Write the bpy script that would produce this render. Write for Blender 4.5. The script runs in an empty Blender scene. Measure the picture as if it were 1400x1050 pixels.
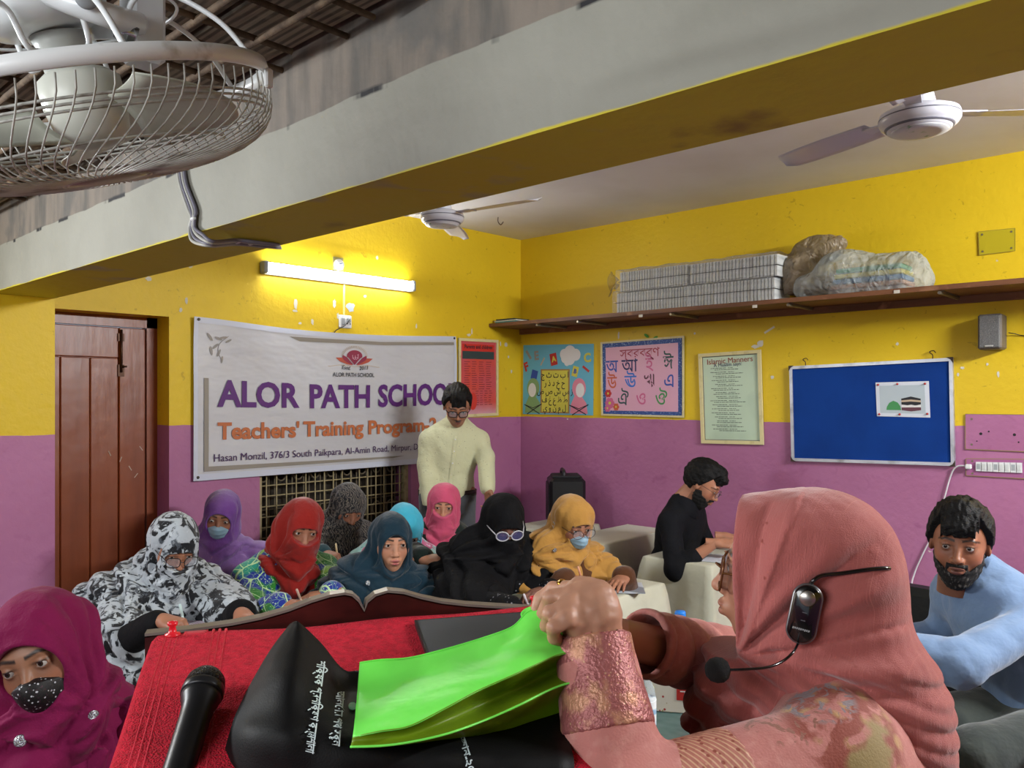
import bpy, math, random
import numpy as np
from mathutils import Vector, Matrix
D = bpy.data
COL = bpy.context.scene.collection
SC = bpy.context.scene
# ------------------------------------------------------------------ camera, light, exposure
FPX, HOR, CH = 1110.0, 543.0, 1.55
Fv = np.array([.7337, .6794, 0.]); Rv = np.array([.6794, -.7337, 0.]); Zv = np.array([0., 0., 1.])
CAM = np.array([0., 0., CH])
cd = D.cameras.new('camera'); cam = D.objects.new('camera', cd); COL.objects.link(cam)
cam.location = CAM; cam.rotation_euler = (math.pi/2, 0, -math.atan2(.7337, .6794))
cd.sensor_width = 36; cd.lens = 36*FPX/1400; cd.shift_y = (HOR-525)/1400; cd.clip_start = .05
SC.camera = cam
w = D.worlds.new('world'); SC.world = w; w.use_nodes = True
w.node_tree.nodes['Background'].inputs[0].default_value = (.75, .85, 1, 1)
w.node_tree.nodes['Background'].inputs[1].default_value = .35
SC.view_settings.view_transform = 'Standard'; SC.view_settings.look = 'None'
SC.view_settings.gamma = 1; SC.view_settings.use_curve_mapping = False
SC.view_settings.exposure = 0.88
def area_lamp(name, loc, target, sx, sy, power, color):
    l = D.lights.new(name, 'AREA'); l.shape = 'RECTANGLE'; l.size = sx; l.size_y = sy; l.energy = power; l.color = color
    o = D.objects.new(name, l); COL.objects.link(o); o.location = loc
    o.rotation_euler = (Vector(target)-Vector(loc)).to_track_quat('-Z', 'Y').to_euler(); return o
TUBE_STRENGTH = 26.0
area_lamp('tube_lamp', (-.55, 3.42, 2.02), (.6, 1.2, 1.5), 1.1, .08, 42, (.93, .97, 1))
area_lamp('added_fill_lamp', (-1.3, .8, 1.95), (1.4, 1.1, 1.2), 1.5, .6, 19, (.95, .98, 1))  # unseen fill lamp added to brighten the near bay and foreground
area_lamp('added_far_room_lamp', (3.1, -1.35, 2.55), (3.0, 2.2, 1.3), 1.2, .1, 75, (.96, .98, 1))  # unseen lamp added to brighten the right-hand wall and far room
# ------------------------------------------------------------------ pixel rays onto real planes
def ray(px, py): return Fv + (px-700)/FPX*Rv + (HOR-py)/FPX*Zv
def at(px, py, t): return CAM + t*ray(px, py)
def onX(px, py, X): r = ray(px, py); return CAM + r*(X/r[0])
def onY(px, py, Y): r = ray(px, py); return CAM + r*(Y/r[1])
def onZ(px, py, Z): r = ray(px, py); return CAM + r*((Z-CH)/r[2])
def unit(v): v = np.asarray(v, float); return v/np.linalg.norm(v)
# ------------------------------------------------------------------ materials
def lin(c):
    if isinstance(c, str): c = [int(c[i:i+2], 16)/255 for i in (0, 2, 4)]; return tuple(x/12.92 if x < .04045 else ((x+.055)/1.055)**2.4 for x in c)
    return tuple(c)
MATS = {}
def mat(name, col, rough=.6, layers=(), bump=(), metal=0, vcol=False, emit=0, alpha=1, trans=0, spec=.4, sheen=0, sss=0, coat=0):
    if name in MATS: return MATS[name]
    m = D.materials.new(name); MATS[name] = m; m.use_nodes = True
    nt = m.node_tree; N = nt.nodes; L = nt.links; b = N['Principled BSDF']
    tc = N.new('ShaderNodeTexCoord'); co = tc.outputs['Object']
    c = lin(col); cur = None
    if vcol:
        a = N.new('ShaderNodeAttribute'); a.attribute_name = 'col'; cur = a.outputs['Color']
    def mapped(scl):
        if isinstance(scl, (int, float)): return co, scl
        mp = N.new('ShaderNodeMapping'); L.new(co, mp.inputs[0]); mp.inputs['Scale'].default_value = scl[:3]
        if len(scl) > 3: mp.inputs['Rotation'].default_value = scl[3:]
        return mp.outputs[0], 1.0
    def tex(kind, scl, detail=3, dist=0):
        v, s = mapped(scl)
        if kind == 'noise':
            t = N.new('ShaderNodeTexNoise'); t.inputs['Scale'].default_value = s; t.inputs['Detail'].default_value = detail; t.inputs['Distortion'].default_value = dist
            L.new(v, t.inputs['Vector']); return t.outputs[0]
        if kind in ('dots', 'cells', 'edge'):
            t = N.new('ShaderNodeTexVoronoi'); t.inputs['Scale'].default_value = s; L.new(v, t.inputs['Vector'])
            if kind == 'edge': t.feature = 'DISTANCE_TO_EDGE'
            if kind == 'cells':
                x = N.new('ShaderNodeSeparateColor'); L.new(t.outputs['Color'], x.inputs[0]); return x.outputs[0]
            return t.outputs['Distance']
        if kind == 'wave':
            t = N.new('ShaderNodeTexWave'); t.inputs['Scale'].default_value = s; t.inputs['Distortion'].default_value = dist; t.inputs['Detail'].default_value = detail
            t.inputs['Detail Scale'].default_value = 1.5; L.new(v, t.inputs['Vector']); return t.outputs['Fac']
        if kind in 'zxy':
            x = N.new('ShaderNodeSeparateXYZ'); L.new(co, x.inputs[0])
            n = N.new('ShaderNodeTexNoise'); n.inputs['Scale'].default_value = 9; L.new(co, n.inputs['Vector'])
            k = N.new('ShaderNodeMath'); k.operation = 'MULTIPLY_ADD'; L.new(n.outputs[0], k.inputs[0]); k.inputs[1].default_value = detail; L.new(x.outputs['xyz'.index(kind)], k.inputs[2])
            return k.outputs[0]
    for ly in layers:      # (kind, scale, lo, hi, colour, detail, distortion, strength)
        kind, scl, lo, hi, c2 = ly[:5]; det = ly[5] if len(ly) > 5 else 3; dist = ly[6] if len(ly) > 6 else 0; st = ly[7] if len(ly) > 7 else 1
        o = tex(kind, scl, det, dist)
        mr = N.new('ShaderNodeMapRange'); mr.inputs['From Min'].default_value = lo; mr.inputs['From Max'].default_value = hi; mr.inputs['To Max'].default_value = st
        mr.clamp = True; L.new(o, mr.inputs['Value'])
        mx = N.new('ShaderNodeMix'); mx.data_type = 'RGBA'; L.new(mr.outputs[0], mx.inputs[0])
        if cur is None: mx.inputs[6].default_value = (*c, 1)
        else: L.new(cur, mx.inputs[6])
        mx.inputs[7].default_value = (*lin(c2), 1); cur = mx.outputs[2]
    if cur is None: b.inputs['Base Color'].default_value = (*c, 1)
    else: L.new(cur, b.inputs['Base Color'])
    nrm = None
    for bp in bump:        # (kind, scale, strength, distance, detail, distortion)
        kind, scl, st, dd = bp[:4]
        o = tex(kind, scl, bp[4] if len(bp) > 4 else 3, bp[5] if len(bp) > 5 else 0)
        bn = N.new('ShaderNodeBump'); bn.inputs['Strength'].default_value = st; bn.inputs['Distance'].default_value = dd; L.new(o, bn.inputs['Height'])
        if nrm is not None: L.new(nrm, bn.inputs['Normal'])
        nrm = bn.outputs[0]
    if nrm is not None: L.new(nrm, b.inputs['Normal'])
    b.inputs['Roughness'].default_value = rough; b.inputs['Metallic'].default_value = metal
    b.inputs['Specular IOR Level'].default_value = spec; b.inputs['Sheen Weight'].default_value = sheen
    b.inputs['Coat Weight'].default_value = coat
    if sss: b.inputs['Subsurface Weight'].default_value = sss; b.inputs['Subsurface Scale'].default_value = .01; b.inputs['Subsurface Radius'].default_value = (1, .35, .2)
    if emit: b.inputs['Emission Color'].default_value = (*c, 1); b.inputs['Emission Strength'].default_value = emit
    b.inputs['Alpha'].default_value = alpha; b.inputs['Transmission Weight'].default_value = trans
    if trans: b.inputs['IOR'].default_value = 1.15
    return m
# ------------------------------------------------------------------ objects
def tag(o, label=None, cat=None, group=None, kind=None):
    for k, v in (('label', label), ('category', cat), ('group', group), ('kind', kind)):
        if v: o[k] = v
    return o
def root(name, loc, label, cat, group=None, rotz=0):
    o = D.objects.new(name, None); COL.objects.link(o); o.location = Vector(loc); o.rotation_euler = (0, 0, rotz)
    o.empty_display_size = .05
    return tag(o, label, cat, group)
def link(name, me, m, parent=None, smooth=True):
    if m is not None and not isinstance(m, (list, tuple)): m = [m]
    for x in (m or []): me.materials.append(x)
    if smooth: me.polygons.foreach_set('use_smooth', np.ones(len(me.polygons), bool))
    o = D.objects.new(name, me); COL.objects.link(o)
    if parent is not None: o.parent = parent
    return o
def wl(o):
    p = np.zeros(3)
    while o is not None: p = p+np.array(o.location); o = o.parent
    return p
class MB:
    """collects shapes (world coordinates) for one mesh"""
    def __init__(s): s.v = []; s.f = []; s.n = 0
    def add(s, V, Fc):
        V = np.asarray(V, float).reshape(-1, 3); s.v.append(V); s.f += [tuple(int(i)+s.n for i in f) for f in Fc]; s.n += len(V); return s
    def hexa(s, P): # 8 pts: bottom 4 ccw, top 4
        return s.add(P, [(3, 2, 1, 0), (4, 5, 6, 7), (0, 1, 5, 4), (1, 2, 6, 5), (2, 3, 7, 6), (3, 0, 4, 7)])
    def box(s, lo, hi, b=0, M=None, c=None):
        lo = np.asarray(lo, float); hi = np.asarray(hi, float)
        if b <= 0:
            P = [(lo[0], lo[1], lo[2]), (hi[0], lo[1], lo[2]), (hi[0], hi[1], lo[2]), (lo[0], hi[1], lo[2]), (lo[0], lo[1], hi[2]), (hi[0], lo[1], hi[2]), (hi[0], hi[1], hi[2]), (lo[0], hi[1], hi[2])]
            V = np.array(P); Fc = [(3, 2, 1, 0), (4, 5, 6, 7), (0, 1, 5, 4), (1, 2, 6, 5), (2, 3, 7, 6), (3, 0, 4, 7)]
        else: # chamfered box: octagonal-ish rings
            b = min(b, *((hi-lo)/2.01)); V = []; Fc = []
            def rg(z, i):
                x0, y0 = lo[0]+i, lo[1]+i; x1, y1 = hi[0]-i, hi[1]-i; q = b*.99 if i == 0 else b*.5
                return [(x0+q, y0, z), (x1-q, y0, z), (x1, y0+q, z), (x1, y1-q, z), (x1-q, y1, z), (x0+q, y1, z), (x0, y1-q, z), (x0, y0+q, z)]
            V = rg(lo[2], b)+rg(lo[2]+b, 0)+rg(hi[2]-b, 0)+rg(hi[2], b); V = np.array(V)
            for k in range(3):
                for i in range(8): j = (i+1) % 8; Fc.append((k*8+i, k*8+j, k*8+8+j, k*8+8+i))
            Fc += [tuple(range(7, -1, -1)), tuple(range(24, 32))]
        if M is not None: V = V@np.asarray(M).T
        if c is not None: V = V+np.asarray(c)
        return s.add(V, Fc)
    def tube(s, pts, r, n=8, closed=False, caps=True):
        P = np.asarray(pts, float); m = len(P); r = np.full(m, r) if np.isscalar(r) else np.asarray(r)
        T = np.roll(P, -1, 0)-np.roll(P, 1, 0)
        if not closed: T[0] = P[1]-P[0]; T[-1] = P[-1]-P[-2]
        T /= np.linalg.norm(T, axis=1)[:, None]+1e-12
        a = np.array([0, 0, 1.]) if abs(T[0][2]) < .9 else np.array([1., 0, 0]); u = unit(a-T[0]*a.dot(T[0])); V = []
        for i in range(m):
            u = unit(u-T[i]*u.dot(T[i])); v = np.cross(T[i], u)
            for k in range(n): t = 2*math.pi*k/n; V.append(P[i]+r[i]*(math.cos(t)*u+math.sin(t)*v))
        Fc = []
        for i in range(m if closed else m-1):
            j = (i+1) % m
            for k in range(n): l = (k+1) % n; Fc.append((i*n+k, i*n+l, j*n+l, j*n+k))
        if caps and not closed: Fc += [tuple(range(n-1, -1, -1)), tuple(range((m-1)*n, m*n))]
        return s.add(V, Fc)
    def lathe(s, prof, c, axis=(0, 0, 1), n=24, sq=1):
        ax = unit(axis); a = np.array([1., 0, 0]) if abs(ax[0]) < .9 else np.array([0, 1., 0]); u = unit(a-ax*a.dot(ax)); v = np.cross(ax, u); V = []; Fc = []
        for (r, h) in prof:
            for k in range(n): t = 2*math.pi*k/n; V.append(np.asarray(c)+ax*h+max(r, 1e-5)*(math.cos(t)*u+sq*math.sin(t)*v))
        for i in range(len(prof)-1):
            for k in range(n): l = (k+1) % n; Fc.append((i*n+k, i*n+l, (i+1)*n+l, (i+1)*n+k))
        Fc += [tuple(range(n-1, -1, -1)), tuple(range((len(prof)-1)*n, len(prof)*n))]
        return s.add(V, Fc)
    def grid(s, G, th=0, closed_u=False):
        G = np.asarray(G, float); a, b = G.shape[:2]; V = G.reshape(-1, 3)
        Fc = [(i*b+j, i*b+j+1, (i+1)*b+j+1, (i+1)*b+j) for i in range(a-1) for j in range(b-1)]
        if th:
            du = np.gradient(G, axis=0); dv = np.gradient(G, axis=1); nn = np.cross(du, dv); nn /= np.linalg.norm(nn, axis=2)[..., None]+1e-12
            V2 = (G-nn*th).reshape(-1, 3); o = a*b; V = np.vstack([V, V2]); Fc += [(i*b+j+o, (i+1)*b+j+o, (i+1)*b+j+1+o, i*b+j+1+o) for i in range(a-1) for j in range(b-1)]
            bd = [(0, j) for j in range(b)]+[(i, b-1) for i in range(1, a)]+[(a-1, j) for j in range(b-2, -1, -1)]+[(i, 0) for i in range(a-2, 0, -1)]
            ids = [i*b+j for i, j in bd]
            for k in range(len(ids)): p, q = ids[k], ids[(k+1) % len(ids)]; Fc.append((q, p, p+o, q+o))
        return s.add(V, Fc)
    def build(s, name, m, parent=None, smooth=False, auto=False):
        V = np.vstack(s.v)-wl(parent)
        me = D.meshes.new(name); me.from_pydata(V.tolist(), [], s.f); me.update()
        return link(name, me, m, parent, smooth)
def spline(pts, n=8, closed=False):
    P = np.asarray(pts, float); out = []; m = len(P)
    for i in range(m if closed else m-1):
        p0 = P[(i-1) % m] if closed or i > 0 else 2*P[0]-P[1]; p1 = P[i]; p2 = P[(i+1) % m]; p3 = P[(i+2) % m] if closed or i+2 < m else 2*P[-1]-P[-2]
        for k in range(n):
            t = k/n; out.append(.5*((2*p1)+(-p0+p2)*t+(2*p0-5*p1+4*p2-p3)*t*t+(-p0+3*p1-3*p2+p3)*t**3))
    if not closed: out.append(P[-1])
    return np.array(out)
def patch(ctrl, nu=8, nv=8):
    R = np.array([spline(row, nv) for row in np.asarray(ctrl, float)])
    return np.array([spline(R[:, j], nu) for j in range(R.shape[1])]).transpose(1, 0, 2)
# ------------------------------------------------------------------ text
def text_verts(body, size=1, bold=0, align='CENTER', xs=1, shear=0):
    c = D.curves.new('t', 'FONT'); c.body = body; c.size = size; c.align_x = align; c.align_y = 'CENTER'; c.offset = bold; c.shear = shear; c.resolution_u = 3
    o = D.objects.new('t', c); COL.objects.link(o); bpy.context.view_layer.update()
    dg = bpy.context.evaluated_depsgraph_get(); me = o.evaluated_get(dg).to_mesh()
    V = np.array([v.co[:] for v in me.vertices]).reshape(-1, 3); Fc = [tuple(p.vertices) for p in me.polygons]
    o.evaluated_get(dg).to_mesh_clear(); D.objects.remove(o); D.curves.remove(c)
    if len(V): V[:, 0] *= xs
    return V, Fc
class Quad:
    """flat quadrilateral in space: p(u, v, height)"""
    def __init__(s, c00, c10, c11, c01, toward=CAM):
        s.c = [np.asarray(x, float) for x in (c00, c10, c11, c01)]
        n = unit(np.cross(s.c[1]-s.c[0], s.c[3]-s.c[0])); s.n = n if n.dot(np.asarray(toward)-s.c[0]) > 0 else -n
        s.w = np.linalg.norm(s.c[1]-s.c[0]); s.h = np.linalg.norm(s.c[3]-s.c[0])
    def p(s, u, v, h=0):
        u = np.asarray(u)[..., None]; v = np.asarray(v)[..., None]
        return (1-u)*(1-v)*s.c[0]+u*(1-v)*s.c[1]+u*v*s.c[2]+(1-u)*v*s.c[3]+s.n*h
    def slab(s, mb, u0, v0, u1, v1, h0, h1):
        B = [s.p(a, b, h0) for a, b in ((u0, v0), (u1, v0), (u1, v1), (u0, v1))]; T = [s.p(a, b, h1) for a, b in ((u0, v0), (u1, v0), (u1, v1), (u0, v1))]
        return mb.hexa(B+T)
    def poly(s, mb, pts, h):
        k = len(pts); V = [s.p(a, b, h) for a, b in pts]; 
        ctr = np.mean(V, 0); return mb.add(V+[ctr], [(i, (i+1) % k, k) for i in range(k)])
    def text(s, mb, body, u, v, size, h=.002, bold=0, xs=1, align='CENTER', shear=0, rot=0):
        V, Fc = text_verts(body, size, bold, align, xs, shear)
        if not len(V): return mb
        x = V[:, 0]*math.cos(rot)-V[:, 1]*math.sin(rot); y = V[:, 0]*math.sin(rot)+V[:, 1]*math.cos(rot)
        return mb.add(s.p(u+x/s.w, v+y/s.h, h), Fc)
    def disc(s, mb, u, v, r, h, n=16, sx=1, sy=1, rot=0):
        P = []
        for k in range(n):
            t = 2*math.pi*k/n; a, b = r*sx*math.cos(t), r*sy*math.sin(t)
            P.append((u+(a*math.cos(rot)-b*math.sin(rot))/s.w, v+(a*math.sin(rot)+b*math.cos(rot))/s.h))
        return s.poly(mb, P, h)
    def line(s, mb, pts, wdt, h):
        for (a, b), (c, d) in zip(pts[:-1], pts[1:]):
            dx, dy = (c-a)*s.w, (d-b)*s.h; l = math.hypot(dx, dy)+1e-9; ox, oy = -dy/l*wdt/2/s.w, dx/l*wdt/2/s.h
            s.poly(mb, [(a+ox, b+oy), (c+ox, d+oy), (c-ox, d-oy), (a-ox, b-oy)], h)
        return mb
# ------------------------------------------------------------------ signed distance sculpting
def cap(a, b, ra, rb):
    a = np.asarray(a, float); b = np.asarray(b, float); ba = b-a; bb = ba.dot(ba)+1e-12
    def f(P):
        pa = P-a; h = np.clip(pa@ba/bb, 0, 1); return np.linalg.norm(pa-h[:, None]*ba, axis=1)-(ra+(rb-ra)*h)
    return f
def ell(c, r, M=None):
    c = np.asarray(c, float); r = np.asarray(r, float)
    def f(P):
        q = P-c
        if M is not None: q = q@M
        k0 = np.linalg.norm(q/r, axis=1); k1 = np.linalg.norm(q/(r*r), axis=1)+1e-9; return k0*(k0-1)/k1
    return f
def smin(a, b, k): h = np.clip(.5+.5*(b-a)/k, 0, 1); return b*(1-h)+a*h-k*h*(1-h)
def smax(a, b, k): return -smin(-a, -b, k)
def union(fs, k):
    def f(P):
        d = None
        for x in fs:
            kk = k
            if isinstance(x, tuple): x, kk = x
            e = x(P); d = e if d is None else smin(d, e, kk)
        return d
    return f
def local(f, M, c): # world P -> local coords of frame M (columns = axes) at c
    return lambda P: f((P-c)@M)
_rs = np.random.RandomState(5)
_dirs = _rs.normal(size=(64, 3)); _dirs /= np.linalg.norm(_dirs, axis=1)[:, None]; _ph = _rs.rand(64)*6.28
def sn(P, freq, seed=0, n=5):
    o = 0
    for i in range(n):
        j = (seed*7+i*3) % 64; o = o+np.sin(P@(_dirs[j]*freq*(1+.37*i))+_ph[j])/(1+.3*i)
    return o/2.6
def nets(f, lo, hi, res, block=6):
    lo = np.asarray(lo, float); hi = np.asarray(hi, float)
    n = np.ceil((hi-lo)/res/block).astype(int)*block+1
    nb = (n-1)//block
    I, J, K = [a.ravel() for a in np.meshgrid(*[np.arange(x) for x in nb], indexing='ij')]
    ctr = lo+(np.stack([I, J, K], 1)+.5)*block*res
    dc = f(ctr); act = np.abs(dc) < block*res*.95+.012
    V = np.empty(n, np.float32)
    sg = np.where(dc < 0, -1., 1.).reshape(nb)
    V[:-1, :-1, :-1] = np.repeat(np.repeat(np.repeat(sg, block, 0), block, 1), block, 2); V[-1] = V[-2]; V[:, -1] = V[:, -2]; V[:, :, -1] = V[:, :, -2]
    g = np.arange(block+1); GI, GJ, GK = [a.ravel() for a in np.meshgrid(g, g, g, indexing='ij')]
    ids = np.nonzero(act)[0]
    gi = (I[ids, None]*block+GI).ravel(); gj = (J[ids, None]*block+GJ).ravel(); gk = (K[ids, None]*block+GK).ravel()
    flat = np.unique((gi*n[1]+gj)*n[2]+gk)
    gk = flat % n[2]; gj = (flat//n[2]) % n[1]; gi = flat//(n[1]*n[2])
    V[gi, gj, gk] = f(lo+np.stack([gi, gj, gk], 1)*res)
    S = V < 0
    # cells
    c = S[:-1, :-1, :-1].astype(np.int8)
    cnt = sum(S[i:n[0]-1+i, j:n[1]-1+j, k:n[2]-1+k].astype(np.int8) for i in (0, 1) for j in (0, 1) for k in (0, 1))
    cells = np.argwhere((cnt > 0) & (cnt < 8))
    idx = -np.ones(n-1, np.int64); idx[tuple(cells.T)] = np.arange(len(cells))
    acc = np.zeros((len(cells), 3)); num = np.zeros(len(cells))
    offs = [(i, j, k) for i in (0, 1) for j in (0, 1) for k in (0, 1)]
    for a in offs:
        for ax in range(3):
            if a[ax]: continue
            b = list(a); b[ax] = 1
            va = V[cells[:, 0]+a[0], cells[:, 1]+a[1], cells[:, 2]+a[2]]; vb = V[cells[:, 0]+b[0], cells[:, 1]+b[1], cells[:, 2]+b[2]]
            m = (va < 0) != (vb < 0); t = np.where(m, va/(va-vb+1e-20), 0)
            p = np.array(a, float)[None]+np.zeros((len(cells), 1)); p[:, ax] = t
            acc[m] += p[m]; num[m] += 1
    Vt = lo+(cells+acc/num[:, None])*res
    Q = []
    for ax in range(3):
        s0 = [slice(None)]*3; s1 = [slice(None)]*3; s0[ax] = slice(0, -1); s1[ax] = slice(1, None)
        A = S[tuple(s0)]; B = S[tuple(s1)]; u, v = [(1, 2), (2, 0), (0, 1)][ax]
        e = np.argwhere(A != B); e = e[(e[:, u] > 0) & (e[:, v] > 0) & (e[:, u] < n[u]-1) & (e[:, v] < n[v]-1)]
        fl = A[tuple(e.T)]
        def cid(du, dv):
            q = e.copy(); q[:, u] -= du; q[:, v] -= dv; return idx[tuple(q.T)]
        q = np.stack([cid(1, 1), cid(0, 1), cid(0, 0), cid(1, 0)], 1); q[~fl] = q[~fl][:, ::-1]; Q.append(q)
    Q = np.vstack(Q)
    return Vt, Q[(Q >= 0).all(1)]
def np_mesh(name, parts):
    """parts: list of (V, Q, colours or None) -> mesh"""
    V = np.vstack([p[0] for p in parts]); o = 0; Q = []
    for p in parts: Q.append(p[1]+o); o += len(p[0])
    Q = np.vstack(Q); me = D.meshes.new(name)
    me.vertices.add(len(V)); me.vertices.foreach_set('co', V.astype(np.float32).ravel())
    me.loops.add(Q.size); me.loops.foreach_set('vertex_index', Q.astype(np.int32).ravel())
    me.polygons.add(len(Q)); me.polygons.foreach_set('loop_start', (np.arange(len(Q))*4).astype(np.int32)); me.polygons.foreach_set('loop_total', np.full(len(Q), 4, np.int32))
    if any(p[2] is not None for p in parts):
        C = np.vstack([p[2] if p[2] is not None else np.tile([.3, .2, .15], (len(p[0]), 1)) for p in parts])
        a = me.color_attributes.new('col', 'FLOAT_COLOR', 'POINT'); a.data.foreach_set('color', np.hstack([C, np.ones((len(C), 1))]).astype(np.float32).ravel())
    me.update(); me.validate(); return me
def sculpt(name, f, lo, hi, res, m, parent, xf=None, post=None):
    V, Q = nets(f, lo, hi, res)
    if xf is not None: V = V@xf[0].T+xf[1]
    if post is not None: V = post(V)
    me = np_mesh(name, [(V-wl(parent), Q, None)])
    return link(name, me, m, parent)
# ================================================================== THE ROOM
XW, YW, YC, XB = 4.594, 4.163, 3.518, 1.131     # right wall, banner wall, pier face, beam back face
ZF, ZN = 2.75, 2.20                              # ceilings: far room, near bay
CHIP = 'c9c3b4'
# wall paint: yellow above and purple below, flaked spots showing plaster
def paint(name):
    m = D.materials.new(name); m.use_nodes = True; N = m.node_tree.nodes; L = m.node_tree.links; b = N['Principled BSDF']
    tc = N.new('ShaderNodeTexCoord'); co = tc.outputs['Object']
    def noise(s, d=4, dist=0):
        t = N.new('ShaderNodeTexNoise'); t.inputs['Scale'].default_value = s; t.inputs['Detail'].default_value = d; t.inputs['Distortion'].default_value = dist; L.new(co, t.inputs['Vector']); return t.outputs[0]
    def mr(o, a, c, hi=1):
        t = N.new('ShaderNodeMapRange'); t.inputs[1].default_value = a; t.inputs[2].default_value = c; t.inputs[4].default_value = hi; L.new(o, t.inputs[0]); return t.outputs[0]
    def mix(f, a, c):
        t = N.new('ShaderNodeMix'); t.data_type = 'RGBA'; L.new(f, t.inputs[0])
        for i, x in ((6, a), (7, c)):
            if isinstance(x, str): t.inputs[i].default_value = (*lin(x), 1)
            else: L.new(x, t.inputs[i])
        return t.outputs[2]
    y = mix(mr(noise(1.1), .3, .7, .6), 'dcbc20', 'c8a616'); y = mix(mr(noise(22, 6, 1), .66, .72, .5), y, '9a7d12')
    p = mix(mr(noise(1.7), .35, .7, .7), 'aa6c92', '985a80'); p = mix(mr(noise(9, 6, 1), .6, .75, .5), p, '8a4a74')
    sx = N.new('ShaderNodeSeparateXYZ'); L.new(co, sx.inputs[0])
    k = N.new('ShaderNodeMath'); k.operation = 'MULTIPLY_ADD'; L.new(noise(7), k.inputs[0]); k.inputs[1].default_value = .014; L.new(sx.outputs[2], k.inputs[2])
    c = mix(mr(k.outputs[0], 1.409, 1.411), p, y)
    v = N.new('ShaderNodeTexVoronoi'); v.inputs['Scale'].default_value = 3.1; L.new(co, v.inputs['Vector'])
    k2 = N.new('ShaderNodeMath'); k2.operation = 'MULTIPLY_ADD'; L.new(noise(26, 4), k2.inputs[0]); k2.inputs[1].default_value = .10; L.new(v.outputs['Distance'], k2.inputs[2])
    c = mix(mr(k2.outputs[0], .098, .094), c, CHIP)
    L.new(c, b.inputs['Base Color']); b.inputs['Roughness'].default_value = .5; b.inputs['Specular IOR Level'].default_value = .35
    bn = N.new('ShaderNodeBump'); bn.inputs['Strength'].default_value = .25; bn.inputs['Distance'].default_value = .01; L.new(noise(30, 5), bn.inputs['Height']); L.new(bn.outputs[0], b.inputs['Normal'])
    return m
WALL = paint('yellow over purple wall paint')
PLAST = mat('white ceiling plaster', 'e0e0e2', .7, layers=[('noise', 1.5, .4, .75, 'cfccc8', 4)], bump=[('noise', 20, .1, .01)])
def struct(name, mb, m, parent=None, kind='structure'):
    o = mb.build(name, m, parent)
    if parent is None: o['kind'] = kind
    return o
FLOOR = mat('grey cement floor', '6e675e', .6, layers=[('noise', 2, .35, .7, '57514a', 5)], bump=[('noise', 25, .15, .01)])
struct('floor', MB().box((-1.8, -1.6, -.1), (XW+.2, YW+.2, 0)), FLOOR)
DX0, DX1, DZ = .98, 1.88, 1.967
WX0, WX1, WZ0, WZ1 = 2.398, 3.507, .62, 1.22
m_ = MB()
for a, b_, c, d in ((.93, DX0, 0, ZF), (DX0, DX1, DZ, ZF), (DX1, WX0, 0, ZF), (WX0, WX1, 0, WZ0), (WX0, WX1, WZ1, ZF), (WX1, XW+.2, 0, ZF)):
    m_.box((a, YW, c), (b_, YW+.2, d))
struct('wall_left', m_, WALL)
struct('wall_right', MB().box((XW, -1.6, 0), (XW+.2, YW+.001, ZF)), WALL)
struct('wall_back', MB().box((-1.8, -1.8, 0), (XW+.2, -1.6, ZF)), WALL)
struct('wall_pier', MB().box((-1.8, YC, 0), (XB, YC+.12, ZN)).box((XB-.12, YC+.12, 0), (XB, YW+.2, ZN)), WALL)
struct('wall_near', MB().box((-2, -1.6, 0), (-1.8, YC, 1.0)).box((-2, -1.6, 2.0), (-1.8, YC, ZN+.1)).box((-2, 1.6, 1.0), (-1.8, YC, 2.0)), WALL)
struct('ceiling', MB().box((XB-.01, -1.6, ZF), (XW+.2, YW+.2, ZF+.1)), PLAST)
# near bay: dark concrete slab with old formwork boards and rusty bars
SLAB = mat('sooty concrete slab', '7a7266', .9, layers=[('noise', 5, .4, .7, '4a443c', 6, .5), ('noise', (4, 30, 4), .55, .7, '8a8072', 5)], bump=[('noise', 18, .6, .02, 6)])
cn = struct('ceiling_near', MB().box((-2, -1.6, ZN+.07), (.92, YW, ZN+.17)), SLAB)
BRD = mat('dark weathered form board', '857a6a', .85, layers=[('wave', (18, 1.2, 4), .3, .8, '524a40', 4, 5), ('noise', 7, .5, .75, '9a8d78', 6)], bump=[('noise', (60, 5, 20), .5, .01, 5)])
random.seed(3)
y = -1.5; i = 0
for i in range(15):
    x0 = .90-.165*(i+1); dz = random.uniform(0, .016)
    o = MB().box((x0+.004, -1.6, ZN+.045+dz), (x0+.158, YC, ZN+.068+dz)).build('board', BRD, cn)
RUST = mat('rusty reinforcing bar', '6a5846', .85, layers=[('noise', 30, .4, .7, '3c2c20', 5), ('noise', 9, .55, .7, '857259', 4)], metal=.2, bump=[('wave', (1, 1, 1), .3, .004), ('noise', 80, .6, .004)])
for k in range(14):
    X = .785-.115*k; MB().tube([(X, -1.5, ZN+.012), (X, YC, ZN+.012)], .0065, 6).build('reinforcing_bar', RUST, cn, True)
for k in range(22):
    Y = 1.03+.115*(k-2); xe = (.905, .86, .91, .88)[k % 4]
    MB().tube([(-1.5, Y, ZN+.026), (xe, Y, ZN+.026-.01*(k % 2))], .0065, 6).build('reinforcing_bar', RUST, cn, True)
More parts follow.
